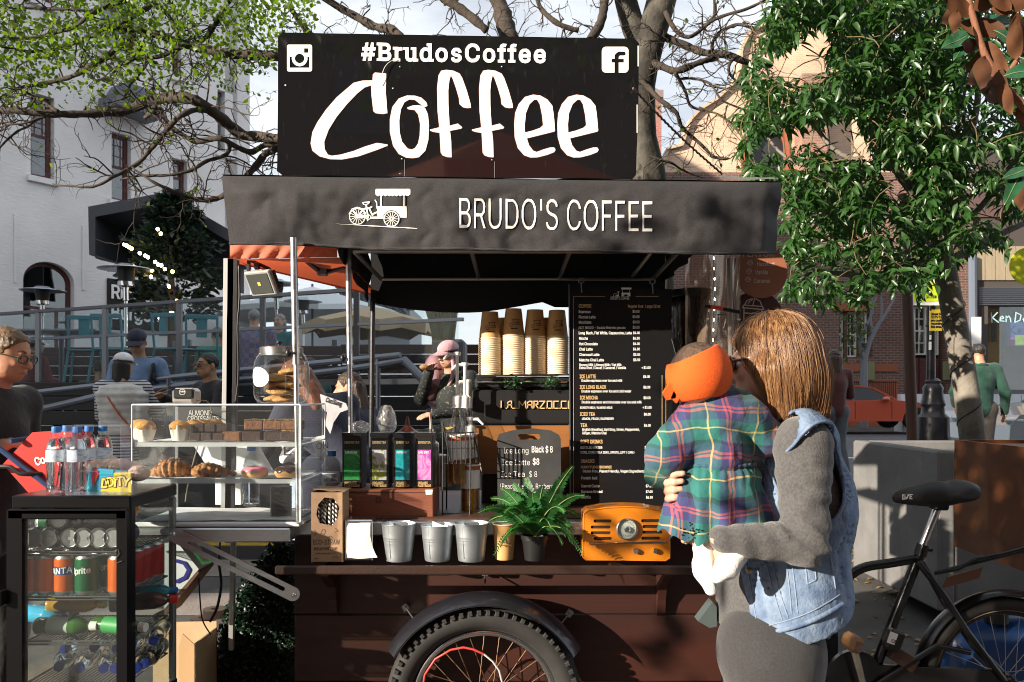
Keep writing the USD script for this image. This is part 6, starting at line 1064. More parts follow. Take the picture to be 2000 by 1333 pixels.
# cans and bottles inside
canm=mat('can_alu',(.60,.61,.62),.3,.9);def_can=[(0,.006),(.024,.002),(.026,0),(.0325,.010),(.033,.014),(.033,.104),(.0315,.110),(.0285,.116),(.0270,.118),(.0265,.1175),(.0255,.1135),(0,.1135)]
def can(name,label,c,skin,R=None,s=1.0,txt=None,group='cans in the drinks fridge',tcol=None,band=None):
    t=thing(name,label,'can',c,group);part(t,'lid',MB().lathe([(r*s,z*s) for r,z in def_can],c,24,R),canm,35);part(t,'sleeve',MB().lathe([(.0333*s,.013*s),(.0333*s,.104*s),(.0318*s,.1095*s)],c,24,R),skin,True);Rm_=np.eye(3) if R is None else R;m=MB().cbox(np.asarray(c)+Rm_ @ np.array([.004,0,.1155*s]),(.018,.010,.0012),.0004,Rm_);part(t,'ring_pull',m,canm,30)
    if band: part(t,'band',MB().lathe([(.0335*s,.062*s),(.0335*s,.086*s)],c,24,R),band,True)
    if txt:
        g,w=glyphs(txt,.017,.03);m=MB()
        for q in g:
            for cpoly in _polys(q.segmentize(.004)):
                V,Fc=trimesh.creation.triangulate_polygon(cpoly,engine='earcut');ang=(V[:,0]-w/2)/.034-.15;rr_=.0339*s;m.add(np.stack([c[0]+rr_*np.sin(ang),c[1]-rr_*np.cos(ang),c[2]+.066*s+V[:,1]+.003*np.sin(ang)],1),np.asarray(Fc))
        part(t,'lettering',m,tcol or white_vinyl,True)
    return t
fanta=mat('can_orange',(.66,.13,.012),.28,.3,c2=(.58,.10,.01),ns=20);sprite=mat('can_green',(.005,.11,.035),.28,.3);cokem=mat('can_red',(.50,.02,.012),.28,.3);bluem=mat('can_blue',(.02,.07,.24),.3,.2);navy=mat('can_navy',(.02,.022,.06),.3,.3)
z2=sh_z[1]+.004
for px,Y,kind,lab in [(92,2.345,'f','orange soda can at the front left of the can shelf'),(129,2.345,'F','orange soda can with blue band and white lettering'),(82,2.42,'f','orange soda can in the second row, left'),(163,2.45,'s','green soda can behind the lettered orange can'),(190,2.44,'f','orange soda can in the second row, right'),(219,2.40,'S','green soda can with white script at the right'),(112,2.47,'f','orange soda can in the third row'),(278,2.50,'C','red cola can with script seen through the side glass'),(300,2.56,'c','red cola can at the back, seen through the side glass'),(262,2.45,'c','red cola can behind the door edge'),(57,2.345,'f','orange soda can beside the left door post'),(170,2.345,'S','green soda can with script at the front of the shelf'),(145,2.47,'c','red cola can in the third row'),(240,2.34,'f','orange soda can at the right front corner')]:
    c=at(px,0,Y);c[2]=z2;c[0]=min(c[0],fx1-.05);can('drink_can',lab,c,dict(f=fanta,F=fanta,s=sprite,S=sprite,c=cokem,C=cokem)[kind],s=.98,txt=dict(F='FANTA',S='Sprite',C='Cola').get(kind),band=bluem if kind=='F' else None)
Rl=rot('x',90);zc_=sh_z[0]+.036
for i,px in enumerate((62,93,134,161,191,219)): can('drink_can',['lying silver-ended can, first of the row from the left','lying silver-ended can, second of the row','lying silver-ended can, third of the row','lying silver-ended can, fourth of the row','lying silver-ended can, fifth of the row','lying silver-ended can, last of the row on the right'][i],np.array([at(px,0,2.34)[0],2.455,zc_]),navy,Rl,.98)
can('drink_can','can lying on top of the row of cans',np.array([at(117,0,2.36)[0],2.46,zc_+.056]),navy,Rl @ rot('y',0),.98);can('drink_can','dark green can lying crosswise on the top of the fridge shelf',at(78,1022,2.40),sprite,rot('y',84),1.0)
juice=mat('juice_orange',(.80,.32,.01),.2,coat=.6)
for i,px in enumerate((160,187,212)): c=np.array([at(px,0,2.36)[0],2.5,zc_+.062]);t=thing('juice_bottle',['orange juice bottle lying on the cans, left','orange juice bottle lying on the cans, middle','orange juice bottle lying on the cans, right'][i],'bottle',c,'juice bottles on the upper shelf');part(t,'bottle',MB().lathe([(r*.9,z*.6) for r,z in bp],c,22,rot('x',78)),juice,40);part(t,'cap',MB().lathe([(.0,.145),(.016,.145),(.016,.118),(.0,.118)],c,18,rot('x',78)),mat('cap_white',(.75,.74,.70),.4),35)
z3=sh_z[2]+.034
def lying(label,px,z,Y,skin,rz,capm,s=.72,lab2=None):
    c=np.array([at(px,0,Y)[0],Y,z]);R=rot('z',rz) @ rot('y',90);t=thing('juice_bottle',label,'bottle',c,'bottles on the third shelf');part(t,'bottle',MB().lathe([(r*s*1.05,z_*s) for r,z_ in bp],c,22,R),skin,40);part(t,'cap',MB().lathe([(0,.232*s),(.018*s,.232*s),(.018*s,.205*s),(0,.205*s)],c,18,R),capm,35)
    if lab2: part(t,'label',MB().lathe([(.0338*s,.05*s),(.0338*s,.13*s)],c,22,R),lab2,True)
gj=mat('juice_green',(.035,.12,.02),.2,coat=.6);cw=mat('cap_white',(.75,.74,.70),.4)
lying('green juice bottle with pale label lying across the third shelf',72,z3,2.36,gj,0,cw,.78,mat('label_pale',(.35,.42,.35),.5));lying('green juice bottle lying at the right of the third shelf',186,z3,2.38,gj,-12,cw,.74,mat('label_mint',(.04,.30,.08),.5));lying('golden ice tea bottle lying on the green bottle',95,z3+.052,2.40,mat('ice_tea',(.38,.22,.03),.2,coat=.6),3,mat('cap_gold',(.42,.30,.05),.4),.72);lying('blue sports drink bottle lying at the left of the third shelf',36,z3+.02,2.44,mat('sport_blue',(.03,.30,.50),.15,coat=.8),-20,bluecap,.8);lying('aqua drink bottle lying behind the ice tea',70,z3+.07,2.50,mat('aqua_drink',(.10,.42,.42),.2,coat=.6),8,cw,.85);lying('dark cola bottle at the right end of the third shelf',215,z3+.03,2.50,mat('cola_dark',(.05,.014,.008),.15,coat=.8),18,mat('cap_red',(.55,.03,.02),.4),.85);lying('blue-ended bottle lying behind the side glass',255,z3+.055,2.55,mat('sport_teal',(.02,.25,.32),.2,coat=.6),5,bluecap,.62)
for i,(px,dz,Y) in enumerate([(90,.075,2.50),(139,.08,2.50),(174,.075,2.50),(221,.085,2.50),(122,.03,2.46),(161,.028,2.46),(203,.03,2.46),(236,.03,2.46),(70,.03,2.47),(258,.03,2.50),(262,.09,2.53)]):
    c=np.array([min(at(px,0,2.36)[0],fx1-.04),Y+.09,sh_z[3]+dz]);t=thing('water_bottle','water bottle lying on the bottom shelf of the fridge, '+['upper row first','upper row second','upper row third','upper row fourth','lower row second','lower row third','lower row fourth','lower row last','lower row first','right corner below','right corner above'][i],'bottle',c,'water bottles lying in the fridge');R=rot('z',10+4*(i % 3)) @ rot('x',90);s=.88
    part(t,'bottle',MB().lathe([(r*s,z*s) for r,z in bp],c,20,R),petm,40);part(t,'water',MB().lathe([(r*s*.92,z*s) for r,z in bp[:-8]]+[(0,.17*s)],c,18,R),water,40);part(t,'cap',MB().lathe([(0,.226*s),(.0158*s,.226*s),(.0158*s,.206*s),(0,.206*s)],c,16,R),mat('cap_navy',(.015,.03,.18),.35),35)
part(fr,'price_tag_wire',MB().tube([at(x,y,2.275) for x,y in [(222,1085),(224,1076),(231,1074),(233,1082),(226,1092),(220,1092),(228,1100),(238,1096)]],.0010,5),chrome)
# ------------------------------------------------------------------ things under the counter leaf
hd=thing('hedge_panel','dark green leafy hedge panel leaning against the cart body','hedge',at(490,1333,3.05));core=P_((532,1058),(572,1062),(572,1560),(350,1560),(402,1320),(440,1200),(500,1105));part(hd,'backing',slabpx(MB(),core.buffer(-6),3.04,3.16),mat('hedge_dark',(.008,.014,.010),.9),False);pts=[]
while len(pts)<5200:
    x,y=rng.uniform(340,578),rng.uniform(1045,1470)
    if core.buffer(5).contains(Point(x,y)): pts.append(at(x,y,3.03+rng.normal()*.012))
n=len(pts);part(hd,'leaves',leaves(np.array(pts),rdir(n)*[1,.5,1]+[0,-.5,.2],rdir(n)+[0,-1,0],rng.uniform(.010,.022,n),.75),leafmat('hedge_leaf',[(0,(.006,.026,.013)),(.6,(.013,.060,.026)),(1,(.04,.11,.045))],.4,.2),True,kind='stuff')
cbx=thing('cardboard_box','open cardboard box on the ground behind the fridge','box',at(390,1330,2.95));tanc=mat('box_card',(.46,.33,.20),.8,c2=(.40,.28,.165),ns=12);part(cbx,'back_panel',MB().ppx(P_((300,1216),(424,1213),(424,1500),(300,1500)),3.0,.006),tanc,False);part(cbx,'flap',MB().ppx(P_((350,1262),(358,1238),(405,1282),(408,1360),(350,1430)),2.95,.005),mat('flap_card',(.38,.25,.13),.8),False);part(cbx,'side_panel',MB().box((at(424,0,3)[0]-.006,2.8,0),(at(424,0,3)[0],3.0,at(0,1225,3)[2])),tanc,False)
wc=thing('water_carton','white shrink-wrapped carton with blue mark on a slanted board','carton',at(375,1160,2.8));part(wc,'pack',MB().ppx(P_((335,1052),(372,1046),(414,1098),(352,1172),(335,1172)),2.86,.12),mat('pack_white',(.62,.62,.66),.4,c2=(.52,.54,.6),ns=12),20);part(wc,'blue_mark',MB().ppx(LineString([(346,1096),(360,1100),(369,1113),(362,1128),(346,1136)]).buffer(3.5),2.738,.002),mat('mark_blue',(.03,.03,.22),.4),False);part(wc,'green_mark',MB().ppx(LineString([(352,1058),(372,1068),(396,1100),(410,1098)]).buffer(2.6),2.738,.002),mat('mark_green',(.05,.30,.08),.4),False);part(wc,'board',MB().ppx(P_((334,1180),(352,1172),(416,1098),(418,1103),(354,1184),(334,1192)),2.88,.14),mat('board_brown',(.14,.06,.03),.6),False)
part(ct,'loose_cable',MB().tube(spline([at(368,1046,2.8),at(372,1080,2.8),at(388,1110,2.8),at(390,1160,2.82),at(394,1205,2.85),at(412,1240,2.88)],26),.0025,6),black_pl,True);part(ct,'loose_cable',MB().tube(spline([at(432,1046,2.95),at(427,1090,2.95),at(432,1140,2.93),at(426,1180,2.93),at(410,1215,2.9)],20),.005,6),black_pl,True)
rl_=thing('paper_reel','two tan paper reels on the ground behind the cart leg','paper rolls',at(400,1210,3.4));
for px,py in ((420,1205),(396,1222)): part(rl_,'reel',MB().lathe([(0,0),(.05,0),(.05,.035),(.018,.035),(.018,.01),(0,.01)],at(px,py,3.4),20),mat('reel_tan',(.36,.25,.18),.8),35)
# ================================================================== RIGHT SIDE: PLANTER, BOX, BICYCLE
rawc=mat('raw_concrete',(.11,.11,.112),.75,c2=(.20,.20,.198),ns=3.5,bump=.18,bs=26,lo=.2,hi=.8)
pt=thing('concrete_planter','large square concrete planter under the glossy-leaved tree','planter',(3.3,5.2,.1));px0,px1,py0,py1=2.46,4.3,4.6,5.75;pz0,pz1=.158,1.085
part(pt,'wall',MB().cbox((px0+.05,(py0+py1)/2,(pz0+pz1)/2),(.10,py1-py0,pz1-pz0),.012),rawc);part(pt,'wall',MB().cbox(((px0+px1)/2+.05,py0+.05,(pz0+pz1)/2-.0015),(px1-px0-.1,.097,pz1-pz0-.003),.012),rawc);part(pt,'wall',MB().cbox(((px0+px1)/2+.05,py1-.05,(pz0+pz1)/2),(px1-px0-.1,.10,pz1-pz0),.012),rawc);part(pt,'wall',MB().cbox((px1-.05,(py0+py1)/2,(pz0+pz1)/2-.003),(.10,py1-py0-.2,pz1-pz0),.012),rawc)
part(pt,'soil',MB().box((px0+.1,py0+.1,.3),(px1-.1,py1-.1,pz1-.12)),dark_room,False);part(pt,'foot',MB().cbox((px0+.25,py0+.22,.09),(.2,.16,.17),.01),black_metal);part(pt,'foot',MB().cbox((px0+.25,py1-.25,.09),(.2,.16,.17),.01),black_metal);part(pt,'foot',MB().cbox((px1-.3,py0+.3,.09),(.3,.3,.17),.01),black_metal)
# timber cargo box in front of it
tbx=thing('cargo_box','dark stained plywood cargo box at the right edge, dappled with orange light','box',at(1930,1100,3.3));A,B=at(1864,0,3.6),at(2075,0,2.86);d=unit((B-A)*[1,1,0]);Lb=np.linalg.norm((B-A)[:2]);nb=np.cross(d,[0,0,1]);oz,tz=.722,1.205
ply=mat('stained_ply',(.115,.040,.013),.42,c2=(.075,.026,.009),ns=4,st=(.5,.5,3),coat=.2,bump=.05,bs=40)
part(tbx,'front_panel',MB().poly(sbox(0,oz,Lb,tz),.018,A*[1,1,0]-nb*.018,d,(0,0,1)),ply,False);bk=-nb*1.0
part(tbx,'side_panel',MB().poly(sbox(0,oz,.75,tz),.018,A*[1,1,0]-nb*.02+d*.001,-nb,(0,0,1)),ply,False);part(tbx,'back_panel',MB().poly(sbox(0,oz,Lb,tz),.018,A*[1,1,0]-nb*.78,d,(0,0,1)),ply,False);part(tbx,'lid',MB().poly(sbox(.02,.025,Lb-.02,.76),.016,A*[1,1,0]+[0,0,tz-.03],d,-nb),ply,False)
# bicycle
bk_=thing('bicycle','black cargo tricycle rear with sprung saddle and spoked wheel','bicycle',at(1960,1330,2.83));Yb=2.83;bblk=mat('bike_black',(.006,.006,.007),.25,coat=.3);B_=lambda x,y,dy=0: at(x,y,Yb+dy)
Hb=B_(1962,1330);Rt=.295
w=part(bk_,'rear_wheel',torus(Hb,Rt-.02,.024,64,12),tyre,True);part(w,'rim',torus(Hb,Rt-.050,.010,56,8),bblk,True);part(w,'rim_line',MB().tube([(Hb[0]+(Rt-.043)*math.cos(q),Hb[1]-.011,Hb[2]+(Rt-.043)*math.sin(q)) for q in np.arange(64)*2*math.pi/64],.0016,5,closed=True),mat('rim_tan',(.30,.20,.13),.5),True);part(w,'hub',MB().lathe([(0,-.05),(.02,-.05),(.03,-.03),(.03,.03),(.02,.05),(0,.05)],Hb,20,R90),bblk,40);m=MB()
for i in range(28): a=i*2*math.pi/28;b=a+(.5 if i % 2 else-.5);m.tube([Hb+np.array([.03*math.cos(b),(-1)**(i//2)*.03,.03*math.sin(b)]),Hb+np.array([(Rt-.055)*math.cos(a),0,(Rt-.055)*math.sin(a)])],.0012,4)
part(w,'spokes',m,mat('spoke_steel',(.45,.43,.4),.35,.9),True)
P=np.zeros((40,7,3));
for i,a in enumerate(np.linspace(math.radians(20),math.radians(175),40)):
    for j,s_ in enumerate(np.linspace(-1,1,7)): rr_=Rt+.030-.014*s_*s_;P[i,j]=Hb+np.array([rr_*math.cos(a),s_*.032,rr_*math.sin(a)])
part(bk_,'mudguard',MB().grid(P).grid((P-(P-Hb)*[.01,0,.01])[:,::-1]),bblk,True)
sc_=B_(1797,1085)
part(bk_,'frame',MB().tube(spline([B_(1625,1240),B_(1640,1165),B_(1655,1130),B_(1690,1108),B_(1740,1100),B_(1795,1090)],24),.017,12).tube([B_(1800,1075),B_(1785,1110),B_(1715,1290),B_(1700,1420)],.018,12),bblk,True);part(bk_,'seat_stay',MB().tube([B_(1793,1098,-.03),B_(1845,1165,-.045),B_(1890,1235,-.05),B_(1962,1330,-.05)],.011,8),bblk,True);part(bk_,'seat_stay',MB().tube([B_(1800,1098,.03),B_(1845,1180,.045),B_(1900,1262,.05),B_(1962,1330,.05)],.011,8),bblk,True);part(bk_,'chain_stay',MB().tube([B_(1700,1345,-.04),B_(1830,1262,-.045),B_(1895,1275,-.05)],.010,8).tube([B_(1700,1345,.03),B_(1962,1330,.05)],.010,8),bblk,True)
part(bk_,'seat_post',MB().tube([B_(1800,1072),B_(1832,990)],.0135,14),chrome);part(bk_,'seat_clamp',MB().tube([B_(1797,1085),B_(1803,1064)],.022,12).cbox(B_(1812,1074),(.03,.02,.012),.003),bblk)
f=U([EL(B_(1860,962),(.075,.085,.028)),EL(B_(1812,968),(.085,.045,.024)),RC(B_(1752,972),B_(1830,966),.016,.032),EL(B_(1880,955),(.03,.08,.022))],.05);part(bk_,'saddle',surf(f,.006),mat('saddle_black',(.014,.014,.016),.5,bump=.05,bs=300),True);m=MB();text(m,'VELO.',9*Yb/FPX,B_(1766,975,-.034),bold=.04,depth=.001,sx=1.1);m.poly(sbox(-.018,-.002,-.006,.016).difference(sbox(-.014,.002,-.010,.012)),.001,B_(1772,975,-.034));part(bk_,'saddle_lettering',m,mat('saddle_print',(.5,.5,.5),.5),False)
part(bk_,'saddle_rail',MB().tube([B_(1790,985,-.02),B_(1835,990,-.02),B_(1870,982,-.02)],.005,6).cbox(B_(1834,990),(.05,.05,.022),.006),bblk)
part(bk_,'carrier',MB().tube([B_(1826,1120,-.06),B_(1870,1112,-.06),B_(1908,1092,-.06),B_(1960,1082,-.06),B_(2040,1060,-.06)],.007,8).tube([B_(1826,1120,.06),B_(1908,1098,.06),B_(2040,1066,.06)],.007,8).tube([B_(1908,1095,-.06),B_(1908,1095,.06)],.006,6),bblk,True);part(bk_,'carrier_strap',MB().add([B_(1840,1150,-.05),B_(1850,1128,-.05),B_(1920,1108,-.05),B_(1912,1130,-.05),B_(1840,1147,.05),B_(1850,1126,.05),B_(1920,1106,.05),B_(1912,1128,.05)],[[0,3,2,1],[4,5,6,7],[1,2,6,5],[0,4,7,3]]),mat('strap_brown',(.12,.055,.03),.6),False)
cr_=B_(1645,1330,-.07);part(bk_,'chain_case',MB().lathe([(0,-.02),(.085,-.02),(.095,-.01),(.095,.01),(.06,.015),(0,.015)],B_(1668,1322,-.02),30,R90),bblk,35);part(bk_,'chain_case',MB().bar(B_(1668,1320,-.02),B_(1960,1335,-.03),.02,.09,(0,0,1)),bblk);part(bk_,'crank',MB().tube([B_(1700,1400,-.08),B_(1684,1330,-.085),B_(1668,1268,-.09)],[.014,.011,.013],10),mat('crank_alu',(.5,.45,.4),.35,.9));part(bk_,'pedal',MB().cbox(B_(1665,1255,-.12),(.045,.09,.055),.012,rot('y',20)),mat('pedal_brown',(.20,.10,.045),.6));part(bk_,'pedal_axle',MB().cyl(B_(1680,1268,-.17),B_(1680,1266,-.08),.011,10),chrome)
bx_=part(bk_,'frame_lock',MB().cbox(B_(1745,1250,-.05),(.055,.04,.075),.008,rot('y',20)),black_pl);part(bx_,'ce_label',MB().poly(sbox(-.014,-.020,.014,.020),.0012,B_(1743,1247,-.0715),(math.cos(.35),0,-math.sin(.35)),(math.sin(.35),0,math.cos(.35))),white_paint,False);m=MB();text(m,'CE',.011,B_(1740,1254,-.073),(math.cos(.35),0,-math.sin(.35)),(math.sin(.35),0,math.cos(.35)),bold=.03,depth=.0008);part(bx_,'ce_mark',m,ink,False);part(bk_,'stand_block',MB().bar(B_(1740,1272,-.03),B_(1785,1300,-.03),.04,.05),mat('block_brown',(.06,.03,.02),.5))
# blue thing behind the wheel and milk crate behind the woman
jc=thing('blue_jerrycan','blue plastic water container behind the bicycle wheel','container',at(1930,1330,3.3));Yj=3.3;f=U([RC(at(1880,1260,Yj),at(2010,1260,Yj),.12),RC(at(1880,1330,Yj),at(2010,1330,Yj),.13)],.06);part(jc,'body',surf(f,.014),mat('blue_plastic',(.012,.05,.17),.35),True);part(jc,'cap',MB().lathe([(0,0),(.045,0),(.045,.04),(0,.04)],at(1945,1215,3.25),20),black_pl,35)
mc=thing('milk_crate','pale grey plastic milk crate on the ground behind the woman','crate',at(1615,1180,3.9));Ym=3.9;crm=mat('crate_grey',(.38,.39,.38),.6);m0,m1=at(1540,0,Ym)[0],at(1648,0,Ym)[0];zc0,zc1=at(0,1142,Ym)[2]-.02,at(0,1062,Ym)[2]
part(mc,'rim',MB().poly(sbox(m0-.01,Ym-.01,m1+.01,Ym+.30).difference(sbox(m0+.015,Ym+.015,m1-.015,Ym+.275)),.025,(0,0,zc1-.025)),crm,False) if False else part(mc,'rim',MB().tube([(m0,Ym,zc1),(m1,Ym,zc1),(m1,Ym+.3,zc1),(m0,Ym+.3,zc1)],.012,8,closed=True),crm)
fr_=sbox(m0,zc0,m1,zc1).difference(unary_union([sbox(m0+.025+i*.04,zc0+.03+j*.075,m0+.05+i*.04,zc0+.085+j*.075) for i in range(6) for j in range(2)]));part(mc,'side',MB().poly(fr_,.012,(0,Ym+.012,0)),crm,False);part(mc,'side',MB().poly(fr_,.012,(0,Ym+.30,0)),crm,False);part(mc,'side',MB().box((m1-.012,Ym+.014,zc0),(m1,Ym+.285,zc1)),crm,False);part(mc,'base',MB().box((m0,Ym+.014,zc0),(m1-.014,Ym+.285,zc0+.012)),crm,False)
solo('crate_stand',MB().box((m0+.02,Ym+.02,0),(m1-.02,Ym+.28,zc0-.002)),black_metal,'dark block under the milk crate','block',False)
# ================================================================== TREES
bark=mat('plane_bark',(.065,.05,.04),.9,c2=(.028,.022,.018),ns=9,st=(1,1,.5),bump=.6,bs=34);bark2=mat('mottled_bark',(.085,.078,.065),.85,c2=(.028,.025,.021),ns=5,bump=.5,bs=22,lo=.4,hi=.6)
bt_=thing('spreading_tree','big spreading bare-limbed tree with small yellow-green leaves behind the sign','tree',(1.0,5.6,0));A1=lambda x,y: (x/3.173,y/3.173);A2=lambda x,y: (1230+x/2.597,y/2.597)
part(bt_,'trunk',MB().tube(*(lambda p: (p[:,:3],p[:,3]))(spline([[*at(x,y,5.6),r*5.6/FPX] for x,y,r in [(1285,1160,56),(1280,700,42),(1266,345,34),(1252,260,29),(1252,180,27),(1268,90,28),(1292,0,29),(1322,-120,26)]],40)),14).tube(*(lambda p: (p[:,:3],p[:,3]))(spline([[*at(x,y,5.65),r*5.6/FPX] for x,y,r in [(1276,100,30),(1240,60,24),(1222,0,22),(1200,-100,18)]],12)),12),bark2,True)
limbs=[(A1,4.9,[(1760,345,34),(1500,340,30),(1200,290,28),(1050,240,25),(850,185,21),(640,175,18)]),(A1,4.85,[(640,175,17),(560,230,13),(400,290,11),(200,320,9),(0,290,7),(-200,260,5)]),(A1,5.0,[(960,20,16),(850,90,14),(720,150,12)]),(A1,4.7,[(800,0,14),(600,70,14),(530,120,13),(400,190,12),(200,235,10),(0,240,9),(-150,250,6)]),(A1,4.8,[(600,70,10),(400,60,9),(200,50,8),(0,50,7)]),
 (A1,5.0,[(1440,-30,14),(1330,150,16),(1280,230,15),(1200,270,14)]),(A1,4.95,[(930,-10,10),(1040,90,13),(1080,170,14),(1110,240,14)]),(A1,4.5,[(1800,860,30),(1600,850,31),(1500,830,33),(1400,760,35),(1300,680,35),(1200,620,34),(1080,605,33),(960,620,32),(800,680,27),(600,705,24),(300,705,22),(100,690,19),(0,690,17),(-200,680,12)]),
 (A1,4.45,[(970,640,20),(950,700,16),(900,730,11)]),(A1,4.45,[(970,660,16),(1050,780,14),(1150,850,15),(1250,875,16),(1350,860,16),(1450,900,17),(1550,945,18),(1650,900,17),(1760,870,18)]),(A1,4.4,[(1290,690,18),(1200,685,17),(1120,720,17),(1050,790,16),(960,900,15),(870,1000,13),(760,1070,12),(680,1110,10),(560,1160,8),(420,1155,6),(330,1140,4)]),(A1,4.5,[(1430,890,14),(1400,960,13),(1280,1000,12),(1180,1060,10),(1000,1090,9),(850,1095,7),(740,1120,5)]),
 (A1,4.6,[(1540,1085,18),(1600,1010,22),(1650,950,22),(1760,910,24)]),(A1,4.35,[(1400,1200,16),(1280,1240,16),(1180,1230,14),(1080,1190,12),(940,1120,9),(820,1040,6)]),(A1,4.8,[(1130,290,14),(930,360,12),(690,370,9)]),(A1,4.75,[(840,220,14),(700,320,16),(600,390,16),(430,480,14),(200,530,12),(80,560,10),(0,610,8),(-150,640,6)]),(A1,4.7,[(920,380,10),(860,470,8),(800,550,7),(760,620,5)]),(A1,4.45,[(160,540,11),(250,620,12),(360,690,13)]),(A1,4.4,[(0,920,6),(100,820,7),(190,770,8),(290,720,9)]),(A1,4.4,[(-20,800,5),(120,770,6),(260,730,8)]),
 (A2,5.5,[(120,170,24),(300,240,18),(400,270,18),(500,280,17),(600,320,14),(720,330,11)]),(A2,5.4,[(180,60,12),(300,190,11),(430,100,9),(550,60,8),(690,0,6)]),(A2,5.4,[(420,250,9),(460,160,8),(540,125,8),(640,150,7),(720,165,5)]),(A2,5.5,[(60,290,22),(140,330,18),(230,360,18),(350,320,15),(440,300,12)]),(A2,5.5,[(40,390,16),(150,500,13),(230,570,11),(260,640,10),(330,710,9),(420,790,7),(500,805,5)]),(A2,5.4,[(230,370,10),(280,460,8),(310,540,7),(450,580,5),(560,680,4)]),(A2,5.4,[(100,790,7),(190,820,6),(260,860,5),(370,905,4)]),(A2,5.4,[(430,0,7),(430,80,8),(400,120,7),(300,190,7)]),(A2,5.4,[(540,290,9),(500,360,7),(560,430,6),(640,480,5)]),(A2,5.45,[(260,400,7),(400,420,6),(480,520,5),(600,560,4)]),
 (lambda x,y: (x,y),5.5,[(955,-40,16),(972,0,17),(985,45,18),(1004,110,15)]),(lambda x,y: (x,y),5.4,[(840,-20,8),(905,22,9),(950,60,7)]),(lambda x,y: (x,y),5.2,[(620,-10,6),(690,30,8),(730,52,8),(770,60,9),(790,110,8)]),(lambda x,y: (x,y),5.5,[(1180,-30,8),(1178,30,9),(1150,80,8)]),(lambda x,y: (x,y),5.3,[(560,10,5),(600,60,6),(640,100,6)]),(lambda x,y: (x,y),5.4,[(1050,0,4),(1080,40,5),(1130,60,5)])]
tips=[];tw=MB()
def twig(p,d,L,r,lev):
    n=6;q=[p];dd=unit(d)
    for i in range(n): dd=unit(dd+rng.normal(size=3)*[.34,.2,.34]+np.array([0,0,-.02]));q.append(q[-1]+dd*L/n)
    q=np.array(q);tw.tube(q,np.linspace(r,r*.35,n+1),4,cap=False);tips.append(q[3:])
    if lev>0:
        for _ in range(rng.integers(1,4)): k=rng.integers(1,n);twig(q[k],dd+rng.normal(size=3)*[.9,.5,.9],L*rng.uniform(.45,.8),r*.6,lev-1)
for tf,Y,pts in limbs:
    sc=3.173 if tf is A1 else 2.597 if tf is A2 else 1.0;ph=rng.uniform(0,6)
    P=np.array([[*at(*tf(x,y),Y+.10*math.sin(i*1.1+ph)),r/sc*Y/FPX] for i,(x,y,r) in enumerate(pts)]);q=spline(P,max(10,len(pts)*5));q[:,:3]+=(meshkit.noise(q[:,:3]*9)[:,None]-.5)*.012
    part(bt_,'limb',MB().tube(q[:,:3],q[:,3]*(1+.12*rng.normal(size=len(q)).clip(-1,1)),9),bark,True)
    Ln=np.linalg.norm(np.diff(q[:,:3],axis=0),axis=1).sum()
    for _ in range(int(3+Ln*8)):
        k=rng.integers(1,len(q)-1);t=unit(q[k+1,:3]-q[k-1,:3]);a=rng.uniform(0,6.28);d=np.array([math.cos(a),.4*rng.normal(),math.sin(a)]);twig(q[k,:3],d-t*np.dot(d,t)*.7+t*.3*rng.choice([-1,1]),rng.uniform(.12,.42),min(.0055,q[k,3]*.5+.001),2)
part(bt_,'twigs',tw,mat('twig_dark',(.045,.034,.028),.9),True,kind='stuff')
# small leaves at the upper left
def scatter(n,x0,x1,y0,y1,Y0,Y1,keep):
    out=[]
    while len(out)<n:
        x,y=rng.uniform(x0,x1,4000),rng.uniform(y0,y1,4000);k=keep(x,y);out+=list(zip(x[k],y[k]))
    out=np.array(out[:n]);Y=rng.uniform(Y0,Y1,n);return np.stack([(out[:,0]-1000)*Y/FPX,Y,HC+(HY-out[:,1])*Y/FPX],1)
def keepL(x,y):
    m=meshkit.fbm(np.stack([x/70,y/48,x*0+3.3],1),3);lim=np.interp(x,[-100,0,120,260,400,470,560,640],[200,205,205,190,190,165,125,60]);dens=np.clip((lim-y)/130+.12,.0,1);return (m>.40)&(rng.uniform(size=len(x))<dens)
lp=scatter(6800,-140,620,-90,230,4.1,5.5,keepL)
tp=np.vstack(tips);tpx=tp[:,0]/tp[:,1]*FPX+1000;tpy=HY-(tp[:,2]-HC)/tp[:,1]*FPX;sel=tp[(tpx<560)&(tpy<215)&(rng.uniform(size=len(tp))<.30)];sel2=tp[(tpx<1450)&(rng.uniform(size=len(tp))<.030)]
lp=np.vstack([lp,sel,sel2]);n=len(lp)
part(bt_,'leaves',leaves(lp,rdir(n)+[0,0,-.4],rdir(n),rng.uniform(.020,.042,n),.72,.06,.14),leafmat('yellow_leaf',[(0,(.08,.14,.02)),(.45,(.17,.24,.03)),(.7,(.30,.31,.045)),(.86,(.45,.34,.05)),(1,(.42,.24,.06))],.45,.5),True,kind='stuff')
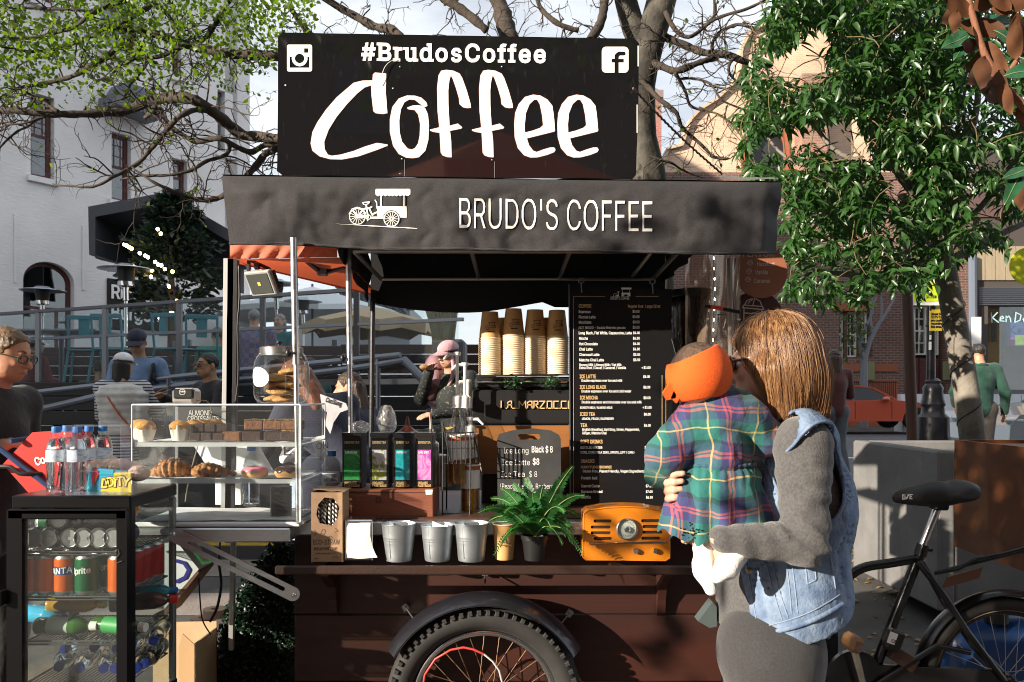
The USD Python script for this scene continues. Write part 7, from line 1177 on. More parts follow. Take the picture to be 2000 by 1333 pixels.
# glossy-leaved tree in the planter
ft=thing('glossy_tree','bushy tree with drooping glossy green leaves growing from the concrete planter','tree',at(1900,860,5.15));smooth_bark=mat('smooth_bark',(.22,.20,.17),.8,c2=(.12,.105,.09),ns=7,bump=.35,bs=30);Yt=5.15
part(ft,'trunk',MB().tube(*(lambda p: (p[:,:3],p[:,3]))(spline([[*at(x,y,Yt),r*Yt/FPX] for x,y,r in [(1908,960,26),(1900,860,24),(1888,770,23),(1870,660,22),(1852,560,21),(1840,500,21),(1832,420,18),(1832,300,14),(1826,150,10),(1815,0,7)]],40)),14),smooth_bark,True)
tl2=[[(1842,520,11),(1890,490,9),(1960,455,7),(2040,420,5)],[(1838,470,12),(1800,400,10),(1750,330,8),(1690,240,6),(1640,160,4)],[(1833,400,10),(1880,300,8),(1910,180,6),(1900,60,4)],[(1840,500,9),(1780,520,8),(1690,540,6),(1600,530,4),(1560,550,3)],[(1800,400,7),(1720,390,6),(1620,330,5),(1560,320,4),(1500,270,3)],[(1832,300,8),(1780,180,6),(1700,80,5),(1620,20,3)],[(1750,330,6),(1640,300,5),(1560,200,4),(1500,150,3)],[(1840,460,8),(1900,420,6),(1980,320,5),(2040,260,4)]]
for i,pts in enumerate(tl2):
    P=spline([[*at(x,y,Yt+.12*j*(-1)**i),r*Yt/FPX] for j,(x,y,r) in enumerate(pts)],20);part(ft,'limb',MB().tube(P[:,:3],P[:,3],8),smooth_bark,True)
crown=P_((1540,-60),(1500,30),(1482,90),(1455,140),(1448,175),(1470,200),(1445,225),(1475,250),(1425,318),(1412,345),(1470,350),(1535,375),(1530,470),(1528,590),(1560,560),(1600,604),(1640,566),(1690,590),(1740,560),(1800,572),(1826,545),(1880,505),(1940,480),(2020,500),(2090,480),(2090,-60))
from shapely import contains_xy
def keepR(x,y):
    m=meshkit.fbm(np.stack([x/80,y/66,x*0+9.1],1),3);gap=((x-1530)/55)**2+((y-285)/48)**2<1;thin=np.where(x>1880,.42,np.where((y>440),.45,1.0));return contains_xy(crown,x,y)&(m>.365)&(rng.uniform(size=len(x))<thin)&(~gap|(rng.uniform(size=len(x))<.25))
cl=scatter(2700,1400,2100,-60,620,4.3,5.9,keepR);L,D_,N_=[],[],[]
for c in cl:
    k=rng.integers(6,11);dr=rdir(k);dr[:,2]=dr[:,2]*.6-.55;L.append(c+rdir(k)*.03);D_.append(dr);N_.append(rdir(k)*.5+[-.3,-.4,.8])
L,D_,N_=np.vstack(L),np.vstack(D_),np.vstack(N_);n=len(L)
part(ft,'leaves',leaves(L,D_,N_,rng.uniform(.045,.105,n),.36,.09,.2),leafmat('glossy_leaf',[(0,(.03,.09,.017)),(.25,(.10,.23,.035)),(.55,(.23,.40,.08)),(.85,(.40,.52,.16)),(.91,(.36,.25,.12)),(1,(.24,.14,.06))],.40,.36,.9),True,kind='stuff')
m=MB()
for c in cl[::6]: q=spline([c,c+rng.normal(size=3)*.06+[0,0,.08],c+np.array([rng.normal()*.15,rng.normal()*.1,.22])],6);m.tube(q,np.linspace(.0022,.004,6),4,cap=False)
part(ft,'twigs',m,mat('tan_twig',(.13,.10,.05),.8),True,kind='stuff')
m=MB();w_=[]
for i in range(90): t=i/89;y=870-330*t;x=np.interp(y,[540,560,660,770,860,960],[1846,1852,1870,1888,1900,1908]);a=t*22;r=.078;w_.append(at(x,y,Yt)+r*np.array([math.cos(a),math.sin(a),0]))
part(ft,'light_cable',MB().tube(np.array(w_),.0035,5),black_pl,True)
# big-leaved magnolia at the upper right corner
mg=thing('magnolia_branch','magnolia branch with big glossy leaves, rusty below, in the top right corner','tree',at(1990,200,2.3));Ym=2.3;mb2=mat('magnolia_bark',(.20,.085,.045),.8,bump=.3,bs=60)
part(mg,'branch',MB().tube(*(lambda p: (p[:,:3],p[:,3]))(spline([[*at(x,y,Ym),r*Ym/FPX] for x,y,r in [(2080,300,9),(2000,210,8),(1952,158,8),(1920,100,7),(1905,50,6),(1892,0,6),(1885,-60,5)]],24)),9).tube(*(lambda p: (p[:,:3],p[:,3]))(spline([[*at(x,y,Ym),r*Ym/FPX] for x,y,r in [(1950,160,6),(1985,120,5),(2010,60,4)]],10)),8).tube(*(lambda p: (p[:,:3],p[:,3]))(spline([[*at(x,y,Ym),r*Ym/FPX] for x,y,r in [(2060,300,6),(2020,330,5),(1990,340,4)]],10)),8),mb2,True)
top_=mat('magnolia_top',(.012,.06,.028),.18,coat=.5,c2=(.02,.085,.035),ns=14);und=mat('magnolia_under',(.115,.042,.014),.75,c2=(.075,.028,.010),ns=20)
def bigleaf(px,py,dx,dy,Lp,tilt,under,dY=0,w=.40):
    """A magnolia blade from pixel (px, py) towards (dx, dy), Lp pixels long."""
    b=at(px,py,Ym+dY);d=unit(np.array([dx,tilt,-dy]));L=Lp*Ym/FPX;nrm=unit(np.array([0,-1,.5]) if not under else np.array([.1,1,.3]));s_=unit(np.cross(d,nrm));n_=np.cross(s_,d);t=np.linspace(0,1,11);wd=w*L*.5*np.sin(np.pi*t**.8)**.75;uu_=np.linspace(-1,1,5)
    P=b+(t*L)[:,None,None]*d+(wd[:,None]*uu_)[...,None]*s_+(.16*wd[:,None]*np.abs(uu_)**1.3-.10*L*t[:,None]**2+.02*L*np.sin(t[:,None]*9+uu_*2))[...,None]*n_
    f_=part(mg,'leaf',MB().grid(P),top_,True);part(f_,'underside',MB().grid((P-.0016*n_)[:,::-1]),und,True);part(f_,'midrib',MB().tube(P[:,2]+.0008*n_,np.linspace(.0016,.0005,11),4),mat('midrib',(.20,.22,.08),.6),True)
for a in [(1905,65,-.75,.35,95,-.3,0),(1900,62,-.55,.75,75,-.2,0),(1912,90,-.9,.2,70,-.5,1),(1900,30,-.9,-.4,80,-.2,1),(1898,20,.8,-.5,90,-.2,1),(1905,45,.9,.1,95,-.3,0),(1925,110,-.35,.9,90,-.3,1),(1930,118,.3,.9,80,-.2,1),(1935,125,-.7,.55,85,-.2,1),(1950,155,-.8,.5,70,-.3,1),(1955,160,.1,1,75,-.2,1),(1960,150,.9,-.2,80,-.3,0),(1985,118,-.2,-.9,80,-.2,1),(1990,112,.7,.6,70,-.3,0),(2000,90,-.5,-.7,75,-.3,1),(1892,5,-.8,.6,85,-.1,1),(1890,0,.4,-.9,80,-.2,0),(1965,175,-.9,.45,80,-.4,1),(2005,215,-.3,.9,70,-.3,1),(1990,205,.2,.95,65,-.2,1),(1915,80,.5,.8,90,-.1,1),(1935,20,.9,-.2,90,-.2,1),(1940,60,.8,.5,85,-.1,0),(1870,20,-.3,.9,60,-.2,1),(1975,20,-.6,-.4,70,-.1,1),(1985,50,.6,.5,75,-.1,0),(1992,340,-.5,.85,70,-.2,0),(1990,345,-.2,1,85,-.3,1),(1995,335,.6,.5,60,-.2,0),(2010,330,-.9,.3,60,-.2,0),(1905,70,-.2,-.9,70,-.2,0),(1948,95,-.6,.4,75,.2,1),(1965,60,-.7,-.2,90,.2,1)]: bigleaf(*a,dY=rng.uniform(-.08,.08))
n=7000;lp=np.stack([rng.uniform(-2.6,6,n),rng.uniform(-5,4.4,n),rng.uniform(5.2,7.6,n)],1);k=meshkit.fbm(lp*[.7,.7,.4],3)>.42;lp=lp[k]
part(bt_,'upper_crown',leaves(lp,rdir(len(lp)),rdir(len(lp))+[0,0,1],rng.uniform(.14,.30,len(lp)),.8),leafmat('crown_leaf',[(0,(.03,.06,.012)),(1,(.09,.13,.02))],.5,.3),True,kind='stuff')
yt=thing('young_magnolia','slender young magnolia standing left of the viewer','tree',(-3.6,-.28,0));n=900;lp=np.array([-3.6,-.28,2.75])+rng.normal(size=(n,3))*[.17,.17,.42];part(yt,'crown',leaves(lp,rdir(n),rdir(n),rng.uniform(.09,.15,n),.5),leafmat('dark_magnolia',[(0,(.012,.028,.016)),(1,(.03,.05,.02))],.35,.12),True,kind='stuff');part(yt,'trunk',MB().tube([(-3.6,-.28,0),(-3.58,-.28,3.1)],[.04,.015],8),smooth_bark,True)
# surroundings behind the viewer
tb2=thing('terrace_row','row of brown terraces across the street behind the viewer','building',(6,-13,0));part(tb2,'wall',MB().box((-12,-16,-.2),(40,-13,15)),bricks('terrace_brick',(.09,.055,.04),(.07,.045,.035),(.1,.09,.08)),False)
for i in range(8):
    for j in range(4): part(tb2,'window',MB().cbox((-3.5+i*4.6,-12.98,2+j*3.2),(1.3,.06,1.9),.02),mat('dark_pane',(.03,.03,.035),.15))
brolly('terracotta market umbrella behind the viewer',1000,0,1,.1,.1,orange) if False else None
um=thing('terracotta_umbrella','terracotta market umbrella standing behind the viewer','umbrella',(-.12,-2.6,0));c=np.array([-.12,-2.6,4.10]);m=MB();rim=[c+np.array([1.25*math.cos(a),1.25*math.sin(a),-.62]) for a in np.arange(8)*math.pi/4+.39]
for i in range(8): a,b=rim[i],rim[(i+1) % 8];m.add([c,a,b,a+(0,0,-.2),b+(0,0,-.2)],[[0,1,2],[1,3,4],[1,4,2]])
part(um,'canopy',m,orange,False);part(um,'pole',MB().cyl((-.12,-2.6,0),(-.12,-2.6,4.05),.03),dark_steel)
# ================================================================== PEOPLE
def skinm(n,c): return mat(n,c,.5,c2=tuple(q*.82 for q in c),ns=40,bump=.03,bs=300)
skin_a,skin_b,skin_c=skinm('skin_fair',(.52,.29,.20)),skinm('skin_warm',(.42,.23,.14)),skinm('skin_ruddy',(.50,.24,.15))
def hairmat(n,a,b,r=.4): return mat(n,a,r,c2=b,ns=70,st=(1,1,.06),bump=.5,bs=110,bst=(1,1,.08))
hair_black,hair_brown,hair_sandy,hair_auburn,hair_grey=hairmat('hair_black',(.010,.009,.009),(.025,.02,.018)),hairmat('hair_brown',(.03,.016,.010),(.06,.032,.018)),hairmat('hair_sandy',(.085,.045,.02),(.20,.115,.055)),hairmat('hair_auburn',(.10,.032,.014),(.17,.06,.025)),hairmat('hair_grey',(.16,.15,.14),(.30,.29,.28))
dark_shoe=mat('shoe_dark',(.02,.02,.022),.5)
def cloth(n,c,r=.85,bump=.25): return mat(n,c,r,c2=tuple(q*.7 for q in c),ns=7,bump=bump,bs=28,sheen=.15)
def hand_fs(w,d,up,s,curl=.6,side=1):
    """Palm, four fingers and a thumb from wrist w along d."""
    d,up=unit(d),unit(up);lat=unit(np.cross(d,up))*side;pn=np.cross(lat,d)*side;fs=[RC(w,w+d*.05*s,.021*s,.026*s),RC(w+d*.045*s-lat*.018*s,w+d*.06*s+lat*.022*s,.016*s)];fing=[]
    for i,(o,L) in enumerate(((-.028,.066),(-.010,.075),(.009,.070),(.026,.056))):
        k=w+d*.078*s+lat*o*s;a=k+(d*math.cos(curl*.5)-up*math.sin(curl*.5))*L*.42*s;b=a+(d*math.cos(curl)-up*math.sin(curl))*L*.34*s;e=b+(d*math.cos(curl*1.5)-up*math.sin(curl*1.5))*L*.26*s;fing+=[RC(w+d*.05*s+lat*o*.9*s,k,.012*s,.0095*s),RC(k,a,.0092*s,.0084*s),RC(a,b,.0084*s,.0078*s),RC(b,e,.0078*s,.0064*s)]
    t0=w+d*.02*s-lat*.026*s;t1=t0+(d*.7-lat*.6-up*.25)*.038*s;t2=t1+(d*.9-lat*.1-up*.4)*.032*s;fing+=[RC(t0,t1,.013*s,.011*s),RC(t1,t2,.0105*s,.008*s)]
    g=U(fs,.02*s);h=U(fing,.004*s);f=lambda P: smin(g(P),h(P),.008*s);f.bb=(np.minimum(g.bb[0],h.bb[0]),np.maximum(g.bb[1],h.bb[1]));return f
def head_fs(c,R,s,female=False):
    """Skull, jaw, nose, brow, lips and ears; R's columns: right, forward, up."""
    q=lambda x,y,z: c+R @ (np.array([x,y,z])*s);e=lambda x,y,z,r: EL(q(x,y,z),np.array(r)*s,R)
    main=U([e(0,-.008,.022,(.075,.094,.092)),e(0,.030,-.035,(.056,.062,.070)),e(0,.052,-.078,(.028,.030,.026)),e(-.042,.03,-.055,(.022,.035,.03)),e(.042,.03,-.055,(.022,.035,.03))],.035*s)
    det=[RC(q(0,.088,.012),q(0,.116,-.022),.009*s,.014*s),e(0,.086,.028,(.045,.013,.010)),e(0,.094,-.055,(.024,.010,.007)),e(0,.090,-.066,(.020,.010,.008)),e(-.034,.075,-.018,(.022,.018,.016)),e(.034,.075,-.018,(.022,.018,.016)),e(-.012,.102,-.026,(.010,.010,.008)),e(.012,.102,-.026,(.010,.010,.008)),e(-.078,-.012,-.008,(.010,.020,.032)),e(.078,-.012,-.008,(.010,.020,.032))]
    d=U(det,.004*s);f=lambda P: smin(main(P),d(P),.010*s);f.bb=(np.minimum(main.bb[0],d.bb[0]),np.maximum(main.bb[1],d.bb[1]));return f,q
def human(label,pos,rz,H,skin,top,legs,hair,J={},short=False,look=(0,0),style='short',grid=.011,shoes=None,bulk=1.0,hands=(1,1),face=True,cap=None,collar=False,skirt=None,curl=.6,hs=.92):
    pos=np.asarray(pos,float);Rz=rot('z',rz);W=lambda p: pos+Rz @ (np.asarray(p,float)*H)
    D=dict(pel=(0,0,.53),ab=(0,.005,.62),ch=(0,.005,.725),nk=(0,-.012,.84),hd=(0,.010,.928),sR=(.108,0,.805),sL=(-.108,0,.805),eR=(.135,-.02,.63),eL=(-.135,-.02,.63),wR=(.14,.05,.49),wL=(-.14,.05,.49),hR=(.052,0,.515),hL=(-.052,0,.515),kR=(.058,.02,.285),kL=(-.058,.02,.285),aR=(.06,-.01,.045),aL=(-.06,-.01,.045));D.update(J);w={k: W(v) for k,v in D.items()};b=bulk*H
    t=thing('person',label,'person',(pos[0],pos[1],pos[2]));Rh=Rz @ rot('z',look[0]) @ rot('x',look[1]);s=H/1.74*hs;hf,q=head_fs(w['hd'],Rh,s)
    body=[hf,RC(w['nk']-Rz @ np.array([0,0,.02*H]),w['hd']-Rh @ np.array([0,.012,.03])*s,.034*H,.031*H),RC(w['ch'],w['nk'],.05*b,.035*b),RC(w['pel'],w['ch'],.06*b)]
    for k in 'RL': body+=[RC(w['s'+k],w['e'+k],.024*H,.021*H),RC(w['e'+k],w['w'+k],.0215*H,.0145*H),RC(w['h'+k],w['k'+k],.045*b,.03*b),RC(w['k'+k],w['a'+k],.03*b,.02*b),RC(w['s'+k],w['ch'],.025*H)]
    f=U(body,.012);hm=surf(f,min(grid,.009));m=MB().add(*hm)
    for i,k in enumerate('RL'):
        if hands[i]: d=w['w'+k]-w['e'+k];m.add(*surf(hand_fs(w['w'+k]-unit(d)*.01,d,Rz @ np.array([(.6 if k=='R' else-.6),-.2,.8]),s,curl,1 if k=='R' else-1),.0048))
    bd=part(t,'body',m,skin,True)
    if face:
        for x in (-.033,.033):
            part(bd,'eye',MB().ell(q(x,.079,.008),np.array([.011,.009,.009])*s,2,Rh),mat('eye_white',(.6,.58,.55),.3),True);part(bd,'iris',MB().ell(q(x,.0865,.007),np.array([.0048,.004,.0052])*s,1,Rh),mat('iris_dark',(.02,.014,.01),.2),True);part(bd,'eyebrow',MB().tube([q(x*1.55,.078,.034),q(x,.092,.041),q(x*.45,.096,.035)],[.003*s,.005*s,.004*s],6),hair,True);part(bd,'eyelid',MB().tube([q(x*1.4,.078,.010),q(x,.090,.018),q(x*.6,.088,.010)],.0032*s,6),skin,True)
        part(bd,'lips',MB().tube([q(-.022,.092,-.060),q(-.008,.103,-.0565),q(.008,.103,-.0565),q(.022,.092,-.060)],[.002*s,.0052*s,.0052*s,.002*s],6),mat('lip',(.36,.12,.10),.45),True)
    tor=[RC(w['pel'],w['ab'],.082*b,.078*b),RC(w['ab'],w['ch'],.078*b,.088*b),RC(w['sR']*.94+w['ch']*.06,w['sL']*.94+w['ch']*.06,.046*b),EL(w['ch'],np.array([.105,.07,.10])*b,Rz),RC(w['ch'],w['nk']-Rz @ np.array([0,0,.03])*H,.07*b,.042*b)]
    arms=[]
    for k in 'RL':
        e_=w['e'+k];arms+=[RC(w['s'+k],e_ if not short else w['s'+k]*.35+e_*.65,.041*b,.034*b)]
        if not short: arms+=[RC(e_,w['w'+k],.033*b,.024*b)]
    fs=U(tor,.05);fa=U(arms,.012);f=lambda P: smin(fs(P),fa(P),.025)+.0045*(meshkit.noise(P*26)-.5);f.bb=(np.minimum(fs.bb[0],fa.bb[0]),np.maximum(fs.bb[1],fa.bb[1]));
    nk=w['hd']-Rh @ np.array([0,0,.062])*s;g=lambda P: np.maximum(f(P),.052*s-np.linalg.norm((P-nk)*[1,1,1],axis=-1));g.bb=f.bb;tp_=part(t,'top',surf(g,grid),top,True)
    if collar: part(tp_,'collar',MB().tube([w['nk']+Rz @ np.array([.045*math.cos(a),.045*math.sin(a),-.012+.012*math.sin(a)*-1])*H for a in np.linspace(0,6.28,22)[:-1]],.010*H,7,closed=True),top,True)
    if legs is not None:
        lg_=[]
        for k in 'RL': lg_+=[RC(w['h'+k],w['k'+k],.062*b,.043*b),RC(w['k'+k],w['a'+k],.042*b,.032*b)]
        f2=U([RC(w['hR'],w['hL'],.066*b)]+lg_,.03);part(t,'trousers',surf(f2,grid),legs,True)
    if skirt: f3=U([RC(w['pel'],w['pel']-(0,0,.22*H),.09*b,.115*b)],.02);part(t,'skirt',surf(lambda P: np.maximum(f3(P),w['pel'][2]-.24*H-P[...,2]),grid,*f3.bb),skirt,True)
    fw=Rz @ np.array([0,1,0])
    for k in 'RL': f4=U([RC(w['a'+k]-(0,0,.022*H),w['a'+k]+fw*.085*H-(0,0,.028*H),.026*H,.022*H),RC(w['a'+k]-fw*.02*H-(0,0,.02*H),w['a'+k],.024*H)],.02);part(t,'shoe',surf(lambda P: np.maximum(f4(P),(w['a'+k][2]-.046*H)-P[...,2]),.008,*f4.bb),shoes or dark_shoe,True)
    if hair is not None and style !='none':
        sh=EL(q(0,-.014,.030),np.array([.082,.100,.094])*s,Rh);inv=lambda P: (P-w['hd']) @ Rh/s
        def hf_(P):
            L=inv(P);n_=meshkit.noise(P*75)-.5;n2=meshkit.noise(P*[190,190,60]/s)-.5;thin=np.clip((.045-L[...,2])/.09,0,1);d=sh(P)+(.007*thin+.010*n_+.006*n2)*s
            front=L[...,1]-(.040+.62*np.clip(L[...,2]-.035,-.08,.06))+.012*n2-.05*np.clip(L[...,2]-.088,0,1);low={'short':-.048,'bald':-.02}.get(style,-.10)-L[...,2]-np.clip(-L[...,1]-.02,0,.05)*.5+np.clip(L[...,1],0,.05)*.9+.012*n_
            return np.maximum(np.maximum(d,front*s),low*s)
        hf_.bb=sh.bb;m=MB().add(*surf(hf_,.006))
        if style=='long':
            dn=np.array([0,0,-1.]);l0=q(0,-.06,-.02);fl_=U([RC(q(-.035,-.06,.0),q(-.05,-.085,-.30),.055*s,.035*s),RC(q(.035,-.06,.0),q(.045,-.09,-.33),.055*s,.035*s),RC(q(0,-.075,-.02),q(0,-.10,-.36),.06*s,.035*s)],.02);fn=lambda P: fl_(P)+.010*(meshkit.noise(P*[70,70,6])-.5);fn.bb=fl_.bb;m.add(*surf(fn,.008))
        if style=='bob': fl_=U([RC(q(-.055,-.04,.0),q(-.065,-.04,-.13),.040*s,.03*s),RC(q(.055,-.04,.0),q(.065,-.04,-.13),.040*s,.03*s),RC(q(0,-.07,.0),q(0,-.08,-.15),.055*s,.04*s)],.02);fn=lambda P: fl_(P)+.008*(meshkit.noise(P*[70,70,6])-.5);fn.bb=fl_.bb;m.add(*surf(fn,.008))
        part(t,'hair',m,hair,True)
    if cap is not None:
        cs_=EL(q(0,-.006,.050),np.array([.092,.108,.088])*s,Rh);fc=lambda P: np.maximum(cs_(P),(.045-((P-w['hd']) @ Rh/s)[...,2])*s);fc.bb=cs_.bb;cp=part(t,'cap',surf(fc,.006),cap,True);P=np.array([[q(.075*math.sin(a)*(1+.12*r),.07+.085*r*math.cos(a*.9)+.03*math.cos(a),.052-.022*r-.012*math.sin(a)**2) for a in np.linspace(-1.45,1.45,13)] for r in np.linspace(0,1,5)]);part(cp,'brim',MB().grid(P).grid((P-Rh @ np.array([0,0,.004]))[:,::-1]),cap,True)
    return t,w,q,Rh
def specs(t,q,s,mt,round_=False,tint=None):
    fr=MB()
    for x in (-.034,.034): ring=[q(x+(.026 if not round_ else .024)*math.cos(a),.106-.35*abs(x+.026*math.cos(a))*.35,.006+(.018 if not round_ else .021)*math.sin(a)) for a in np.linspace(0,6.28,19)[:-1]];fr.tube(ring,.0028*s,6,closed=True);
    fr.tube([q(-.010,.107,.012),q(.010,.107,.012)],.0026*s,6)
    for sx in (-1,1): fr.tube([q(sx*.060,.098,.010),q(sx*.079,.05,.012),q(sx*.082,-.01,.006)],.0026*s,6)
    g=part(t,'glasses',fr,mt,True)
    if tint: part(g,'lens',MB().ell(q(-.034,.103,.006),np.array([.024,.006,.02])*s,2).ell(q(.034,.103,.006),np.array([.024,.006,.02])*s,2),tint,True)
blk=cloth('cloth_black',(.012,.012,.014));navy_c=cloth('cloth_navy',(.018,.022,.045));denim_d=cloth('denim_dark',(.035,.045,.065));
# man with the trolley, far left
t,w,q,Rh=human('man in a black tee and green glasses pushing a trolley at the far left',(at(-34,0,3.0)[0],3.0,0),-90,1.72,skin_c,blk,cloth('trousers_dark',(.014,.013,.014)),hair_sandy,dict(hd=(.0,.055,.905),nk=(0,.015,.835),sR=(.10,.02,.795),sL=(-.095,.03,.80),eR=(.13,-.05,.655),wR=(.07,.070,.705),eL=(-.12,.02,.665),wL=(-.02,.125,.715)),short=True,look=(-6,-16),style='short',grid=.009,curl=1.3,bulk=.93,hs=.86)
specs(t,q,.85,mat('glasses_green',(.03,.06,.035),.3));part(t,'wristband',MB().tube([w['wR']+.028*np.array([math.cos(a)*.3,math.sin(a),math.cos(a)])*[1,1,1]-(0.025,0,0.005) for a in np.linspace(0,6.28,17)[:-1]],.003,5,closed=True),mat('band_red',(.5,.05,.03),.5),True);part(t,'watch',MB().tube([w['wL']-(.03,0,0)+.031*np.array([.2*math.cos(a),math.sin(a),math.cos(a)]) for a in np.linspace(0,6.28,17)[:-1]],.006,6,closed=True),black_pl,True)
tr=thing('drinks_trolley','blue-framed trolley with a red cola crate pushed by the man','trolley',at(90,960,2.9));bl=mat('trolley_blue',(.03,.06,.14),.4,.3);part(tr,'crate',MB().ppx(P_((46,902),(101,842),(176,838),(182,960),(100,962)),2.95,.12),mat('crate_red',(.55,.025,.02),.4),20);m=MB();k=2.83/FPX;text(m,'Coca-Cola',15*k,at(70,910,2.829),unit((1,0,.30)),unit((-.30,0,1)),bold=.05,depth=.001,width=82*k);part(tr,'lettering',m,white_vinyl,False);part(tr,'frame_bar',MB().tube([at(-20,862,2.82),at(40,908,2.82),at(110,962,2.82),at(150,1010,2.82)],.010,8),bl);part(tr,'handle',MB().tube([at(20,862,2.80),at(48,858,2.84),at(80,853,2.95)],.009,8),bl);part(tr,'lower_bar',MB().tube(spline([at(-20,912,2.8),at(18,912,2.8),at(40,926,2.8),at(95,925,2.85)],12),.008,8),black_metal)
# couple in front of the ramp
stripe=usdkit.material(stage,'/World/Looks/striped_jersey',{'g': ('geometry',{}),'w': ('wave_texture',{'wave_type': 'bands','bands_direction': 'z','scale': 12.0}),'r': ('rgb_ramp',{'ramp': [(0,(.55,.55,.56)),(.6,(.06,.06,.07))],'interpolate': False}),'p': ('principled_bsdf',{'roughness': .85})},[('g.position','w.vector'),('w.fac','r.fac'),('r.color','p.base_color')],surface='p.BSDF')
wc_=cloth('cap_white_cloth',(.70,.70,.72));g0=G(7.0)
t,w,q,Rh=human('woman in a white cap and quilted white vest seen from behind',(at(240,0,7.0)[0],7.0,g0),6,1.62,skin_a,stripe,blk,hair_black,dict(eR=(.16,.06,.67),wR=(.17,.17,.69),eL=(-.14,.08,.65),wL=(-.05,.16,.66)),look=(-14,-4),style='bob',cap=wc_,face=False,skirt=stripe)
m=MB();z0,z1=w['pel'][2]+.04,w['sR'][2]+.045;P=[]
for i in range(29): v_=i/28;r0=np.interp(v_,[0,.35,.8,.93,1],[.20,.195,.232,.20,.10])+.010*abs(math.sin(v_*7*math.pi));P.append([(w['pel'][0]+r0*math.cos(a),w['pel'][1]+.01+r0*.76*math.sin(a),z0+(z1-z0)*v_) for a in np.linspace(0,2*math.pi,33)])
part(t,'quilted_vest',MB().grid(np.array(P)),cloth('vest_white',(.70,.69,.66)),True);part(t,'bag_strap',MB().tube([(w['pel'][0]+x,7.0-y,z) for x,y,z in [(-.10,.12,z1-.05),(-.04,.168,z1-.14),(.04,.150,z0+.18),(.13,.115,z0+.06)]],.008,6),mat('strap_orange',(.50,.11,.04),.6),True)
t,w,q,Rh=human('man in a light blue shirt and dark cap looking down at the woman in white',(at(270,0,7.55)[0],7.55,G(7.55)+.06),180,1.78,skin_b,cloth('shirt_blue',(.16,.25,.42)),blk,hair_black,dict(eL=(-.165,-.01,.64),wL=(-.185,.05,.50),eR=(.13,.06,.63),wR=(.06,.12,.60)),look=(8,-24),cap=navy_c,collar=True);specs(t,q,1.0,black_pl);part(t,'backpack_strap',MB().tube([w['sL']+(0,.02,.06),w['sL']+(-.012,-.095,0.0),w['sL']+(-.03,-.10,-.16),w['sL']+(0,-.05,-.28)],.018,6),black_pl,True)
# eating man in black
t,w,q,Rh=human('seated man in a black jacket and round sunglasses eating with chopsticks',(at(425,0,7.1)[0],7.1,.38),140,1.78,skin_b,blk,blk,hair_black,dict(pel=(0,-.02,.33),ab=(0,.0,.42),ch=(0,.02,.52),nk=(0,.03,.64),hd=(0,.055,.725),sR=(.115,.02,.605),sL=(-.115,.02,.605),eR=(.15,.10,.50),wR=(.06,.25,.57),eL=(-.15,.10,.46),wL=(-.05,.22,.50),hR=(.06,0,.31),hL=(-.06,0,.31),kR=(.08,.24,.32),kL=(-.08,.24,.32),aR=(.08,.25,.08),aL=(-.08,.25,.08)),look=(0,0),style='short',bulk=1.12,collar=True);specs(t,q,1.0,mat('glasses_gold',(.25,.16,.10),.3,.7),True,mat('lens_rose',(.10,.045,.04),.1))
c=w['wL']*.4+w['wR']*.6+np.array([-.02,-.05,-.02]);n1=thing('noodle_cup','white paper noodle cup held by the man in black','cup',c);c=w['wL']+np.array([-.06,-.05,-.03]);part(n1,'cup',MB().lathe([(0,0),(.028,0),(.04,.11),(.037,.11),(.026,.006)],c,20),mat('paper_cup',(.66,.60,.52),.7),35);ch_=thing('chopsticks','pair of wooden chopsticks in the right hand of the man in black','chopsticks',w['wR']);
for dz in (0,.018): part(ch_,'chopstick',MB().tube([w['wR']+np.array([-.05,-.03,.02+dz]),w['wR']+np.array([.12,-.10,.07+dz*2])],[.003,.002],5),mat('chopstick',(.5,.33,.18),.6))
# seated women near the counter
tex=cloth('jacket_white',(.60,.58,.62));t,w,q,Rh=human('woman with long auburn hair bending over behind the steel poles',(at(655,0,4.5)[0],4.5,.12),35,1.66,skin_b,navy_c,navy_c,hair_auburn,dict(pel=(.06,-.03,.50),ab=(.04,.03,.58),ch=(-.01,.07,.67),nk=(-.06,.12,.765),hd=(-.085,.155,.835),sR=(.08,.09,.745),sL=(-.13,.11,.73),eR=(.14,.16,.60),wR=(.10,.26,.55),eL=(-.18,.20,.58),wL=(-.16,.32,.56)),look=(25,-35),style='long',face=False)
P=np.array([[at(622+8*j+6*i,772+15*i+5*j+(3-j)*(3-j)*.4,4.15-.02*math.sin(i+j)) for j in range(9)] for i in range(5)]);
part(t,'white_panel',MB().ppx(P_((626,770),(676,788),(682,800),(665,806),(652,826),(646,848),(636,830),(640,806),(630,796)),4.10,.012),tex,False);m=MB();text(m,'CeciSung',.024,at(635,785,4.086),unit((1,0,-.30)),unit((.30,0,1)),bold=.03,depth=.001,width=.085);part(t,'print',m,black_pl,False)
tb3=thing('white_tote','crumpled white bag printed with black capitals behind the case','bag',at(560,890,3.4));Pw=np.array([[at(548+42*j/8+3*math.sin(i),868+36*i/6+2*math.sin(j*1.4),3.4-.02*math.sin(i*1.2+j)) for j in range(9)] for i in range(7)]);part(tb3,'cloth',MB().grid(Pw[:,::-1]).grid(Pw+[0,.01,0]),tex,True);m=MB();text(m,'ETS',.042,at(553,890,3.37),bold=.02,depth=.002);part(tb3,'lettering',m,black_pl,False)
on_=thing('paper_note','white paper note reading on, right of the display case','note',at(624,870,3.3));part(on_,'sheet',MB().ppx(P_((608,856),(634,850),(642,884),(616,892)),3.3,.003),white_paint,False);m=MB();text(m,'ON',.026,at(617,878,3.296),unit((1,0,.1)),(0,0,1),depth=.001,bold=-.02);part(on_,'writing',m,ink,False)
